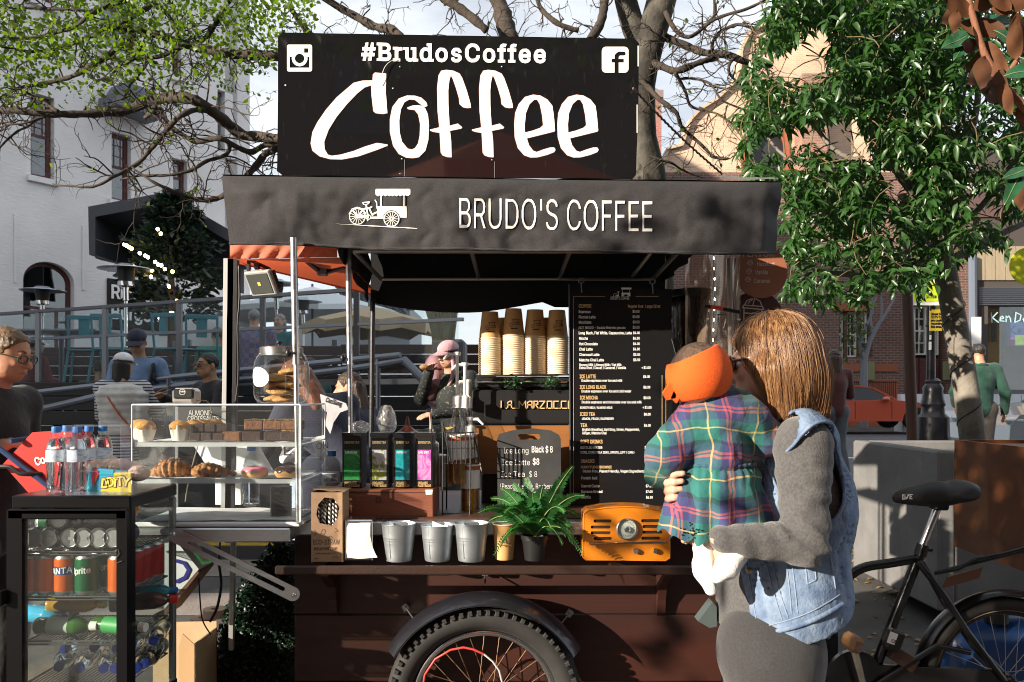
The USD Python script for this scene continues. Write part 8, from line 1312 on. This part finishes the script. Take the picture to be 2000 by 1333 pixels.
t,w,q,Rh=human('woman in a navy top and pale jeans seated behind the second steel pole',(at(716,0,5.4)[0],5.4,.30),75,1.66,skin_b,navy_c,cloth('jeans_pale',(.28,.36,.48)),hair_brown,dict(pel=(0,-.02,.30),ab=(0,0,.40),ch=(0,.03,.50),nk=(0,.05,.62),hd=(0,.08,.70),sR=(.10,.04,.585),sL=(-.10,.04,.585),eR=(.13,.07,.43),wR=(.08,.20,.39),eL=(-.13,.08,.43),wL=(-.08,.2,.40),hR=(.06,0,.28),hL=(-.06,0,.28),kR=(.08,.25,.31),kL=(-.08,.25,.30),aR=(.08,.26,.06),aL=(-.08,.26,.06)),look=(10,-10),style='long',short=True,face=False)
# girl with the pink cap
yel=cloth('cloth_mustard',(.55,.33,.03));flor=mat('floral_black',(.015,.018,.018),.8,c2=(.20,.20,.15),ns=60,lo=.60,hi=.66);pnk=cloth('cloth_pink',(.52,.30,.34))
t,w,q,Rh=human('girl in a pink cap and dark floral dress sitting on the ledge eating',(at(893,0,6.3)[0],6.3,.62),150,1.62,skin_a,flor,None,hair_black,dict(pel=(0,-.02,.30),ab=(0,0,.38),ch=(0,.03,.48),nk=(0,.05,.595),hd=(0,.075,.68),sR=(.095,.03,.565),sL=(-.095,.03,.565),eR=(.13,.12,.47),wR=(.03,.19,.60),eL=(-.12,.10,.42),wL=(-.02,.22,.40),hR=(.06,0,.28),hL=(-.06,0,.28),kR=(.07,.24,.27),kL=(-.05,.24,.26),aR=(.07,.25,.03),aL=(-.05,.25,.02)),look=(-12,-12),style='bob',cap=pnk)
fsk=U([RC(w['hR'],w['kR'],.12,.075),RC(w['hL'],w['kL'],.12,.075),RC(w['kR'],w['kR']-(0,0,.10),.085)],.06);part(t,'skirt',surf(fsk,.012),flor,True);fv=U([RC(w['ab']-(0,0,.05),w['ch']+(0,0,.04),.125,.115)],.03);part(t,'mustard_pinafore',surf(fv,.012),yel,True)
bp_=thing('pink_backpack','dusty pink backpack on the back of the girl in the cap','backpack',w['ch']);bc=at(850,742,6.32);f=U([EL(bc+(0,0,.02),(.10,.14,.19)),EL(bc-(0,0,.10),(.10,.13,.12))],.05);part(bp_,'bag',surf(f,.012),pnk,True);part(bp_,'pocket',surf(U([EL(bc+(-.02,-.10,-.09),(.075,.06,.08))],.02),.01),mat('pocket_brown',(.10,.05,.05),.7),True);part(bp_,'strap',MB().tube(spline([bc+(.02,-.08,.19),bc+(.10,-.16,.22),bc+(.16,-.2,.10),bc+(.12,-.17,-.05)],14),.016,6),pnk,True);part(bp_,'band',MB().tube([bc+(-.085,-.09,.07),bc+(-.02,-.14,.075),bc+(.06,-.11,.08)],.009,5),black_pl,True)
snk=thing('sandwich','half-eaten sandwich held to the mouth of the girl in the cap','food',w['wR']);part(snk,'bread',blob(w['wR']+np.array([-.03,-.07,.03]),(.035,.03,.02),77,.2),crust,True)
# people on the deck
for px,Y,lab,hr,tm_,st,rz_,kw in [(425,9.9,'person in a green top with reddish hair seated on the deck',hair_auburn,cloth('top_green',(.02,.20,.13)),'short',20,{}),(495,10.0,'grey-haired man in a checked shirt seated with his back to us on the deck',hair_grey,usdkit.material(stage,'/World/Looks/check_shirt',{'g': ('geometry',{}),'c': ('checker_texture',{'color1': (.09,.10,.22),'color2': (.22,.14,.16),'scale': 16.0}),'p': ('principled_bsdf',{'roughness': .85})},[('g.position','c.vector'),('c.color','p.base_color')],surface='p.BSDF'),'short',8,dict(bulk=1.18)),(551,11.0,'grey-haired woman in teal facing us on the deck',hair_grey,cloth('top_teal',(.03,.16,.17)),'bob',165,{}),(192,9.5,'person in an olive hooded jacket seated on the deck',hair_brown,cloth('jacket_olive',(.10,.095,.05)),'short',10,{}),(60,10.2,'person in a dark red top and white hat on the deck at the far left',hair_brown,cloth('top_red',(.20,.03,.03)),'short',-30,dict(cap=wc_)),(612,7.9,'person with brown hair behind the cookie jar',hair_brown,cloth('top_darkgreen',(.02,.09,.08)),'short',60,{})]:
    zt={425: 627,495: 592,551: 604,192: 692,60: 648,612: 684}[px];ztop=at(0,zt,Y)[2];human(lab,(at(px,0,Y)[0],Y,ztop-1.03*.775*1.68),rz_,1.68,skin_a,tm_,denim_d,hr,dict(pel=(0,-.02,.30),ab=(0,0,.38),ch=(0,.02,.48),nk=(0,.03,.60),hd=(0,.04,.69),sR=(.11,.02,.57),sL=(-.11,.02,.57),eR=(.14,.06,.42),wR=(.07,.18,.42),eL=(-.14,.06,.42),wL=(-.07,.18,.42),hR=(.06,0,.28),hL=(-.06,0,.28),kR=(.08,.25,.29),kL=(-.08,.25,.29),aR=(.08,.25,.045),aL=(-.08,.25,.045)),style=st,grid=.016,hands=(0,0),face=(px==551),**kw)
# people in the street on the right
human('woman with long dark wavy hair and maroon jacket walking away in the street',(at(1630,0,10.3)[0],10.3,G(10.3)),12,1.68,skin_a,cloth('jacket_maroon',(.085,.022,.02)),cloth('jeans_grey',(.10,.11,.13)),hair_brown,dict(eR=(.15,.02,.64),wR=(.06,.12,.64),eL=(-.15,.03,.64),wL=(-.06,.13,.64),kL=(-.055,.06,.29),aL=(-.05,.05,.06),aR=(.06,-.06,.05)),style='long',face=False,shoes=mat('shoe_white',(.7,.7,.7),.5),grid=.013)
human('man in a green jacket walking away behind the planter',(at(1912,0,10.0)[0],10.0,G(10.0)),-6,1.74,skin_c,cloth('jacket_green',(.014,.065,.046),bump=.5),cloth('trousers_brown',(.06,.05,.045)),hair_black,dict(eR=(.165,-.03,.63),wR=(.185,.02,.50),eL=(-.155,.03,.64),wL=(-.12,.10,.55)),style='short',face=False,grid=.013,bulk=1.1,collar=True)
# ================================================================== WOMAN WITH BABY, FOREGROUND
Yw=1.92;V=lambda x,y,dy=0.0: at(x,y,Yw+dy)
wt=thing('person','woman with honey-brown bob in a denim vest and grey top carrying a baby','person',(at(1510,0,Yw)[0],Yw,0));grey_j=mat('jersey_grey',(.085,.083,.085),.9,c2=(.055,.054,.056),ns=160,bump=.35,bs=240,sheen=.3,det=2);legg=mat('leggings',(.020,.020,.022),.85,c2=(.034,.034,.037),ns=260,bump=.25,bs=380,sheen=.3)
denim=mat('denim_vest',(.085,.135,.24),.85,c2=(.20,.27,.37),ns=26,st=(1,1,.8),bump=.35,bs=60,lo=.32,hi=.68);denim_l=mat('denim_seam',(.19,.25,.34),.85)
hc=V(1512,712,.0);fwd=unit((-.93,.36,-.10));upv=unit(np.array([.0,0,1])-fwd*fwd[2]*-1*-1);rgt=unit(np.cross(fwd,(0,0,1)));upv=np.cross(rgt,fwd);Rh=np.stack([rgt,fwd,upv],1);hf,hq=head_fs(hc,Rh,.98)
sN,sF=V(1568,872,-.135),V(1545,862,.17);eN=V(1572,1062,-.19);wN=V(1405,1052,-.20);eF=V(1395,985,.22);wF=V(1337,952,.0)
body=[hf,RC(hc-(0,0,.10)+.02*fwd*-1,V(1555,840,.02),.050,.056),RC(V(1548,880,.02),V(1530,1100,.02),.09),RC(V(1530,1100,.02),V(1510,1280,.02),.09),RC(sN,eN,.03),RC(eN,wN,.03,.022),RC(sF,eF,.03),RC(eF,wF,.028,.022),RC(sN,sF,.04)]
for s_,x0,x1 in ((-.075,1528,1540),(.085,1475,1470)): body+=[RC(V(1505,1290,s_),V(x0,1560,s_),.07,.05),RC(V(x0,1560,s_),V(x1,1960,s_),.045,.03)]
bm_=MB().add(*surf(U(body,.012),.0085));bm_.add(*surf(hand_fs(wN+(.01,0,0),(-.35,.9,-.05),(0,0,1),.92,.4,-1),.0042))
# hand of the far arm, wrapped round the baby's side
fs,fg=[RC(wF,V(1318,948,-.05),.022,.024),RC(V(1322,935,-.05),V(1316,968,-.05),.018)],[]
for i in range(4): y=926+15*i;k=V(1304+(i-1.5)**2*1.8,y+4,-.085);a=V(1303+i,y+3,-.115+.004*i);b=V(1317,y+1,-.142+.006*i);e=V(1334-2*i,y-1,-.150+.008*i);fg+=[RC(V(1318,y+6,-.05),k,.011,.0098),RC(k,a,.0096,.0086),RC(a,b,.0086,.0078),RC(b,e,.0078,.0066)]
fg+=[RC(V(1328,928,-.05),V(1322,912,-.08),.012,.010),RC(V(1322,912,-.08),V(1334,902,-.11),.010,.008)]
g_,h_=U(fs,.02),U(fg,.004);f=lambda P: smin(g_(P),h_(P),.008);bm_.add(*surf(f,.0036,np.minimum(g_.bb[0],h_.bb[0]),np.maximum(g_.bb[1],h_.bb[1])));bd=part(wt,'body',bm_,skinm('skin_light',(.60,.36,.26)),True)
for x in (-.033,.033): part(bd,'eye',MB().ell(hq(x,.078,.006),(.010,.010,.009),2),mat('eye_white',(.6,.58,.55),.3),True)
part(bd,'lips',MB().tube([hq(-.022,.092,-.060),hq(-.008,.104,-.0565),hq(.008,.104,-.0565),hq(.022,.092,-.060)],[.002,.0055,.0055,.002],6),mat('lip',(.36,.12,.10),.45),True)
sg_=MB();
for x in (-.036,.036): sg_.ell(hq(x,.101,.010),(.012,.028,.022),2,Rh @ rot('z',90))
sg_.tube([hq(-.014,.106,.014),hq(.014,.106,.014)],.003,6);
for s_ in (-1,1): sg_.tube([hq(s_*.062,.092,.016),hq(s_*.08,.05,.018),hq(s_*.086,.0,.012)],.004,6)
part(wt,'sunglasses',sg_,mat('shades',(.10,.05,.035),.15,coat=.6),True)
sq_=lambda g,yc=Yw+.02,k=.80: (lambda P: g(np.stack([P[...,0],yc+(P[...,1]-yc)*k,P[...,2]],-1)))
tb_=U([RC(V(1500,1280,.02),V(1512,1160,.02),.130,.125),RC(V(1512,1160,.02),V(1532,980,.02),.125,.119),RC(V(1532,980,.02),V(1552,872,.02),.119,.072),RC(sN+(0,.03,.012),sF-(0,.03,-.012),.052)],.04);wr_=lambda P,a=.010,s=17: a*(meshkit.noise(P*s)-.5)+a*.5*(np.abs(meshkit.noise(P*[34,34,22]+5)-.5)*2-.5)
sl_=U([RC(sN,eN,.061,.046),RC(eN,wN+(.01,0,0),.046,.029),RC(sF,eF,.062,.05),RC(eF,wF,.048,.036)],.02);fold=lambda P: .007*(np.abs(meshkit.noise(P @ np.array([[9,0,16],[0,10,0],[-24,0,20]])+2)-.5)*2-.45)+.010*(np.abs(meshkit.noise(P @ np.array([[16,0,14],[0,18,0],[-14,0,52]]))-.5)*2-.4)*np.exp(-(np.linalg.norm(P-eN,axis=-1)/.13)**2)+.0045*np.sin(np.linalg.norm(P-eN-(.03,0,.05),axis=-1)*150+5*meshkit.noise(P*11))*np.exp(-np.linalg.norm(P-eN,axis=-1)/.11);f=lambda P: smin(sq_(tb_)(P),sl_(P)+wr_(P,.004,12)+fold(P),.02);gt_=lambda P: np.maximum(f(P),V(0,1232)[2]+.02*np.sin(P[...,0]*30)-P[...,2]);part(wt,'grey_top',surf(gt_,.0068,np.minimum(tb_.bb[0],sl_.bb[0]),np.maximum(tb_.bb[1]+(0,.04,0),sl_.bb[1])),grey_j,True)
lgf=[RC(V(1505,1262,-.05),V(1500,1262,.09),.122)]
for s_,x0,x1 in ((-.075,1538,1548),(.085,1462,1460)): lgf+=[RC(V(1505,1290,s_),V(x0,1560,s_),.112,.075),RC(V(x0,1560,s_),V(x1,1960,s_),.072,.045)]
U_l=U(lgf,.03);part(wt,'leggings',surf(lambda P: U_l(P)+wr_(P,.004),.0095,*U_l.bb),legg,True)
for s_,x1 in ((-.075,1548),(.085,1460)): a_=V(x1,1960,s_);part(wt,'shoe',surf(U([RC(a_*[1,1,0]+(0,0,.045),a_*[1,1,0]+(-.15,0,.03),.042,.03)],.01),.01),dark_shoe,True)
# denim vest
zh=lambda P: np.interp(P[...,0],[V(1465,0)[0],V(1650,0)[0]],[V(0,1243)[2],V(0,1178)[2]]);xf=lambda P: np.interp(P[...,2],[V(0,1245)[2],V(0,1090)[2],V(0,900)[2],V(0,800)[2]],[V(1474,0,-.1)[0],V(1452,0,-.1)[0],V(1505,0,-.1)[0],V(1540,0,-.1)[0]])
vb=U([RC(V(1515,1280,.02),V(1528,1160,.02),.141,.134),RC(V(1528,1160,.02),V(1545,980,.02),.133,.126),RC(V(1545,980,.02),V(1560,868,.02),.126,.080),RC(sN+(0,.03,.018),sF-(0,.03,-.018),.056)],.04)
ah=EL(sN+(.022,-.02,-.060),(.080,.13,.118));ah2=EL(sF+(0,.02,-.05),(.09,.12,.11))
def vest(P):
    d=sq_(vb)(P)-.009+wr_(P,.007,15);d=np.maximum(d,-(d+.008));d=np.maximum(d,zh(P)-P[...,2]);d=np.maximum(d,xf(P)-P[...,0]);d=np.maximum(d,-ah(P));d=np.maximum(d,-ah2(P));return np.maximum(d,P[...,2]-V(0,792)[2])
vbb=(vb.bb[0]-.03,vb.bb[1]+(.03,.06,.03));vm=surf(vest,.0062,*vbb);vp=part(wt,'denim_vest',vm,denim,True)
def on_vest(pts,r,off=.012,name='seam',mt=denim_l):
    """A raised seam laid on the near side of the vest, through photo pixels."""
    q=[]
    for x,y in spline(np.array([(a,b,0.) for a,b in pts]),len(pts)*7)[:,:2]:
        Ys=np.linspace(1.55,2.05,400);P=np.array([at(x,y,Y) for Y in Ys]);d=vest(P)-.0008;k=np.argmax(d<0)
        if d[k]<0: q.append(P[k])
    if len(q)>3: part(vp,name,MB().tube(np.array(q),r,6),mt,True)
for p_ in ([(1478,1226),(1560,1205),(1640,1162)],[(1497,1100),(1512,1160),(1528,1212)],[(1508,1098),(1524,1160),(1540,1208)],[(1535,1095),(1542,1150),(1546,1200)],[(1546,1094),(1553,1150),(1558,1198)],[(1458,1100),(1470,1170),(1482,1238)],[(1600,1000),(1622,1090),(1632,1150)]): on_vest(p_,.0015)
for p_ in ([(1571,1085),(1577,1140)],[(1589,1080),(1594,1132)],[(1577,1141),(1594,1133)]): on_vest(p_,.0018)
on_vest([(1474,1241),(1560,1222),(1646,1180)],.006,.010,'hem',denim);part(vp,'button',MB().lathe([(0,.003),(.006,.002),(.0075,0),(.0,0)],V(1463,1115,-.128),18,rot('x',90)),mat('brass_button',(.35,.28,.18),.35,.9),True)
P_ah=np.array([sN+(0,-.02,-.055)+np.array([.022+.079*math.cos(a),0,-.005+.117*math.sin(a)]) for a in np.linspace(-1.4,4.0,60)]);q=[]
for p in P_ah:
    Ys=np.linspace(1.55,2.0,220);PP=np.stack([np.full(220,p[0]),Ys,np.full(220,p[2])],1);d=sq_(vb)(PP)-.010+wr_(PP,.007,15);k=np.argmax(d<0)
    if d[k]<0: q.append(PP[k])
if len(q)>4: part(vp,'armhole_edge',MB().tube(np.array(q),.0038,7),denim,True)
# hair
skull=U([EL(hq(0,-.006,.026),(.090,.106,.102),Rh),EL(hq(0,-.030,-.04),(.090,.086,.100),Rh),RC(hq(.02,-.055,-.05),hq(.01,-.070,-.14),.070,.042),RC(hq(-.070,.01,-.02),hq(-.070,-.01,-.115),.036,.030),RC(hq(.070,.01,-.02),hq(.070,-.01,-.115),.036,.030)],.03)
def hair_sdf(P):
    L=(P-hc) @ Rh;d=skull(P);face=np.maximum(.052+.045*np.clip(L[...,2]/.1,-1,.9)-L[...,1],-1);return np.maximum(d,-face*.9)
hv=lambda P: hair_sdf(P)+.004*(meshkit.noise(P*[120,120,14])-.5)+.004;hr=part(wt,'hair',surf(hv,.0062,*skull.bb),hairmat('hair_honey',(.075,.032,.012),(.17,.085,.034),.38),True)
Ns,T=5200,22;dv=rdir(Ns*3);dv=dv[dv[:,2]>.15][:Ns];N0=len(dv);p=hq(0,-.01,.03)+(dv @ Rh.T)*.07;eps=.003
def grad(P): return np.stack([(hair_sdf(P+np.eye(3)[k]*eps)-hair_sdf(P-np.eye(3)[k]*eps))/(2*eps) for k in range(3)],-1)
lift=np.where(rng.uniform(size=N0)<.012,rng.uniform(.004,.010,N0),rng.uniform(-.004,.0035,N0));off=rng.normal(size=(N0,3))*.25;tr_=[]
for _ in range(12): g=grad(p);g/=np.linalg.norm(g,axis=1,keepdims=True)+1e-6;p=p-g*(hair_sdf(p)-lift)[:,None]*.8
for i in range(T):
    tr_.append(p.copy());g=grad(p);g/=np.linalg.norm(g,axis=1,keepdims=True)+1e-6;d=np.array([.12,0,-1.0])+off*.35*np.exp(-i/9)+.05*rng.normal(size=(N0,3));d=d-g*np.sum(d*g,1,keepdims=True);d/=np.linalg.norm(d,axis=1,keepdims=True)+1e-6;low=(p[:,2]<V(0,800)[2]+off[:,0]*.02)
    p=np.where(low[:,None],p+[0,0,-.0006],p+d*.016);g2=hair_sdf(p)-lift;p=p-g*np.where(low,0,g2)[:,None]*.7
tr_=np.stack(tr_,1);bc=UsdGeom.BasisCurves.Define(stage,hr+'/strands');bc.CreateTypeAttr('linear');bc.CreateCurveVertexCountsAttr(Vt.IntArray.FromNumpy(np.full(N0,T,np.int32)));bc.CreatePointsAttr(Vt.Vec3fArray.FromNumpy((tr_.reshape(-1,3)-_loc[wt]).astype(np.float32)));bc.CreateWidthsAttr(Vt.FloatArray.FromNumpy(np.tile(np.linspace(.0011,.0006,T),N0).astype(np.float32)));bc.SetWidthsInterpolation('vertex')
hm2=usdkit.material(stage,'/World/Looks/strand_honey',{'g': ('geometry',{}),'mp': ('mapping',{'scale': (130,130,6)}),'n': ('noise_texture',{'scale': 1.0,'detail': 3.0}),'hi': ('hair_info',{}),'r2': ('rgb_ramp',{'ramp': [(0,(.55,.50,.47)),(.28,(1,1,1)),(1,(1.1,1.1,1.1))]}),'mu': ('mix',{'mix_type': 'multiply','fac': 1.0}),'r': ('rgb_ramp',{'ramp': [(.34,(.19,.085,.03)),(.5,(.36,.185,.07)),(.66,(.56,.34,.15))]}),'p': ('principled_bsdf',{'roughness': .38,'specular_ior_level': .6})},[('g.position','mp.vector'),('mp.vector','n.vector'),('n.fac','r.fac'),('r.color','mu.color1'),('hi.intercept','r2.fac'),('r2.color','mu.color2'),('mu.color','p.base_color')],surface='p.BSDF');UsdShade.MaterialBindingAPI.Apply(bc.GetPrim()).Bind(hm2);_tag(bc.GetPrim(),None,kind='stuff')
solo('shoulder_bag',MB().ppx(P_((1356,1205),(1384,1168),(1392,1178),(1392,1215),(1378,1218)),Yw+.05,.04),mat('bag_teal',(.06,.08,.08),.6),'small grey-green bag corner showing beside the woman','bag',20)
# ------------------------------------------------------------------ baby
Yb2=1.82;Q=lambda x,y,dy=0.0: at(x,y,Yb2+dy);k_=Yb2/FPX
bt2=thing('person','baby in a plaid dress and orange headband held by the woman','person',Q(1400,1100));bh=Q(1366,748,.01);fw2=unit((.35,.93,.1));r2_=unit(np.cross(fw2,(0,0,1)));u2=np.cross(r2_,fw2);Rb=np.stack([r2_,fw2,u2],1);bf,bq=head_fs(bh,Rb,.68);sk2=EL(bq(0,-.012,.030),np.array([.088,.100,.096])*.74,Rb)
plaid_n={'g': ('geometry',{}),'nz': ('noise_texture',{'scale': 9.0,'detail': 2.0}),'nm': ('vector_math',{'math_type': 'scale','scale': .05}),'ad': ('vector_math',{'math_type': 'add'}),'sx': ('separate_xyz',{})}
plaid_l=[('g.position','nz.vector'),('nz.color','nm.vector1'),('g.position','ad.vector1'),('nm.vector','ad.vector2'),('ad.vector','sx.vector')]
teal_,nav_,red_,yel_=(.012,.125,.115),(.030,.036,.12),(.42,.07,.08),(.62,.46,.14)
for ax,ph in (('x',.03),('z',.0)):
    plaid_n['f'+ax]=('math',{'math_type': 'multiply_add','value2': 9.0,'value3': 20.0+ph});plaid_n['m'+ax]=('math',{'math_type': 'fraction'});plaid_n['r'+ax]=('rgb_ramp',{'ramp': [(0,teal_),(.16,yel_),(.19,teal_),(.36,nav_),(.52,red_),(.565,nav_),(.60,red_),(.64,nav_),(.80,(.012,.012,.03)),(.88,teal_)],'interpolate': False})
    plaid_l+=[('sx.'+ax,'f'+ax+'.value1'),('f'+ax+'.value','m'+ax+'.value1'),('m'+ax+'.value','r'+ax+'.fac')]
plaid_n|={'mxc': ('mix',{'fac': .5}),'nb': ('noise_texture',{'scale': 45.0,'detail': 4.0}),'bp': ('bump',{'strength': .35,'distance': .01}),'p': ('principled_bsdf',{'roughness': .85,'sheen_weight': .15})};plaid_l+=[('rx.color','mxc.color1'),('rz.color','mxc.color2'),('mxc.color','p.base_color'),('g.position','nb.vector'),('nb.fac','bp.height'),('bp.normal','p.normal')];plaid=usdkit.material(stage,'/World/Looks/plaid_dress',plaid_n,plaid_l,surface='p.BSDF')
bs_=[bf,sk2,RC(bh-(0,0,.05),Q(1388,800,.02),.036,.04),RC(Q(1392,820,.02),Q(1398,980,.02),.05),RC(Q(1350,828),Q(1304,892,-.02),.024),RC(Q(1304,892,-.02),Q(1284,935,.05),.022,.018),RC(Q(1452,815),Q(1492,862,.02),.024),RC(Q(1380,980,-.02),Q(1378,1050,-.05),.040,.027),RC(Q(1378,1050,-.05),Q(1378,1110,-.05),.026,.019),RC(Q(1425,980,-.02),Q(1428,1060,-.07),.040,.027),RC(Q(1428,1060,-.07),Q(1410,1105,-.10),.025,.018)]
bb2=part(bt2,'body',surf(U(bs_,.02),.0062),skinm('skin_baby',(.66,.40,.30)),True)
dr=U([RC(Q(1392,815,.02),Q(1394,900,.02),.078,.082),RC(Q(1352,826,.01),Q(1446,812,.01),.044),RC(Q(1350,828),Q(1302,888,-.02),.046,.042),RC(Q(1302,888,-.02),Q(1288,926,.03),.042,.034),RC(Q(1450,812),Q(1496,858,.02),.048,.044)],.022);ng=Q(1380,782,.02);f=lambda P: np.maximum(dr(P)+wr_(P,.012,24),.040-np.linalg.norm(P-ng,axis=-1));part(bt2,'dress',surf(f,.0055,*dr.bb),plaid,True)
nU,nV=150,26;P=np.zeros((nV,nU,3));c0,c1=Q(1394,903,.02),Q(1408,1046,.0)
for i in range(nV):
    v_=i/(nV-1);cc=c0+(c1-c0)*v_
    for j in range(nU): a=2*math.pi*j/(nU-1);fold=.014*v_*math.sin(11*a+1.2*math.sin(3*a))+.004*math.sin(31*a)*math.exp(-v_*6)*min(1,v_*12);rx_=.081+.050*v_**.8+fold+.010*math.sin(math.pi*min(1,v_*4)) ;P[i,j]=cc+np.array([rx_*math.cos(a),(rx_*.85)*math.sin(a),.006*math.cos(22*a)*v_**8-.012*v_*math.cos(a+.6)])
part(bt2,'skirt',MB().grid(P[:,::-1]).grid((P-(P-(c0+c1)/2)*[.02,.02,0])),plaid,True);part(bt2,'waistband',MB().tube(P[1]*[1,1,1]+(0,0,.004),.005,6),plaid,True);part(bt2,'collar',MB().tube([ng+np.array([.046*math.cos(a),.046*math.sin(a),-.012+.006*math.sin(a)]) for a in np.linspace(0,6.28,30)[:-1]],.009,7,closed=True),plaid,True)
eyel=MB()
for cxx in (-2.25,-1.75,-1.2,-.7):
    for _ in range(34): a=cxx+rng.normal()*.09;v_=.90+rng.normal()*.035;i=int(np.clip(v_,.8,.985)*(nV-1));j=int(((a % (2*math.pi))/(2*math.pi))*(nU-1));eyel.ell(P[i,j]+(P[i,j]-(c0+c1)/2)*[.012,.012,0]+rng.normal(size=3)*.003,(.0022,.0022,.0022),0)
part(bt2,'eyelet_trim',eyel,mat('eyelet_dark',(.01,.01,.012),.4),False,kind='stuff')
sock=mat('sock_white',(.78,.78,.77),.9,bump=.3,bs=300)
for a_,b_,c_ in ((Q(1374,1072,-.06),Q(1376,1112,-.06),Q(1388,1152,-.075)),(Q(1440,1084,-.095),Q(1420,1108,-.11),Q(1400,1128,-.125))): fk=U([RC(a_,b_,.024,.022),RC(b_,c_,.022,.014)],.02);part(bt2,'sock',surf(lambda P: fk(P)+.003*(meshkit.noise(P*60)-.5),.005,*fk.bb),sock,True)
tilt=unit(np.array([-.30,0,1.0]));z0_=lambda P: (P-Q(1368,729)) @ tilt;hb=lambda P: np.maximum(np.maximum(sk2(P)-.010 ,-(sk2(P)-.001)),np.abs(z0_(P)+.004)-.052+.008*np.clip((P[...,0]-bh[0])/-.06,-1,1));hb_=part(bt2,'headband',surf(hb,.0035,sk2.bb[0]-.01,sk2.bb[1]+.01),mat('headband_orange',(.72,.10,.008),.8,bump=.35,bs=900,bst=(.25,.25,1)),True)
om_=mat('headband_orange',(.72,.10,.008),.8)
for pts in ([(1322,742),(1308,748),(1296,768),(1304,782),(1320,778)],[(1324,750),(1316,764),(1310,778),(1322,788),(1332,770)]): Pq=[Q(x,y,-.03) for x,y in pts];part(hb_,'bow_tail',MB().add(Pq+[p+np.array([0,.02,0]) for p in Pq],[[0,2,1],[0,3,2],[0,4,3],[5,6,7],[5,7,8],[5,8,9]]+[[i,(i+1) % 5,5+(i+1) % 5] for i in range(5)]+[[i,5+(i+1) % 5,5+i] for i in range(5)]),om_,20)
hsd=lambda P: np.maximum(sk2(P)-.002+.002*(meshkit.noise(P*140)-.5),-(z0_(P)+.02));part(bt2,'hair',surf(hsd,.004,*sk2.bb),hairmat('hair_baby',(.06,.032,.02),(.13,.08,.05),.6),True)
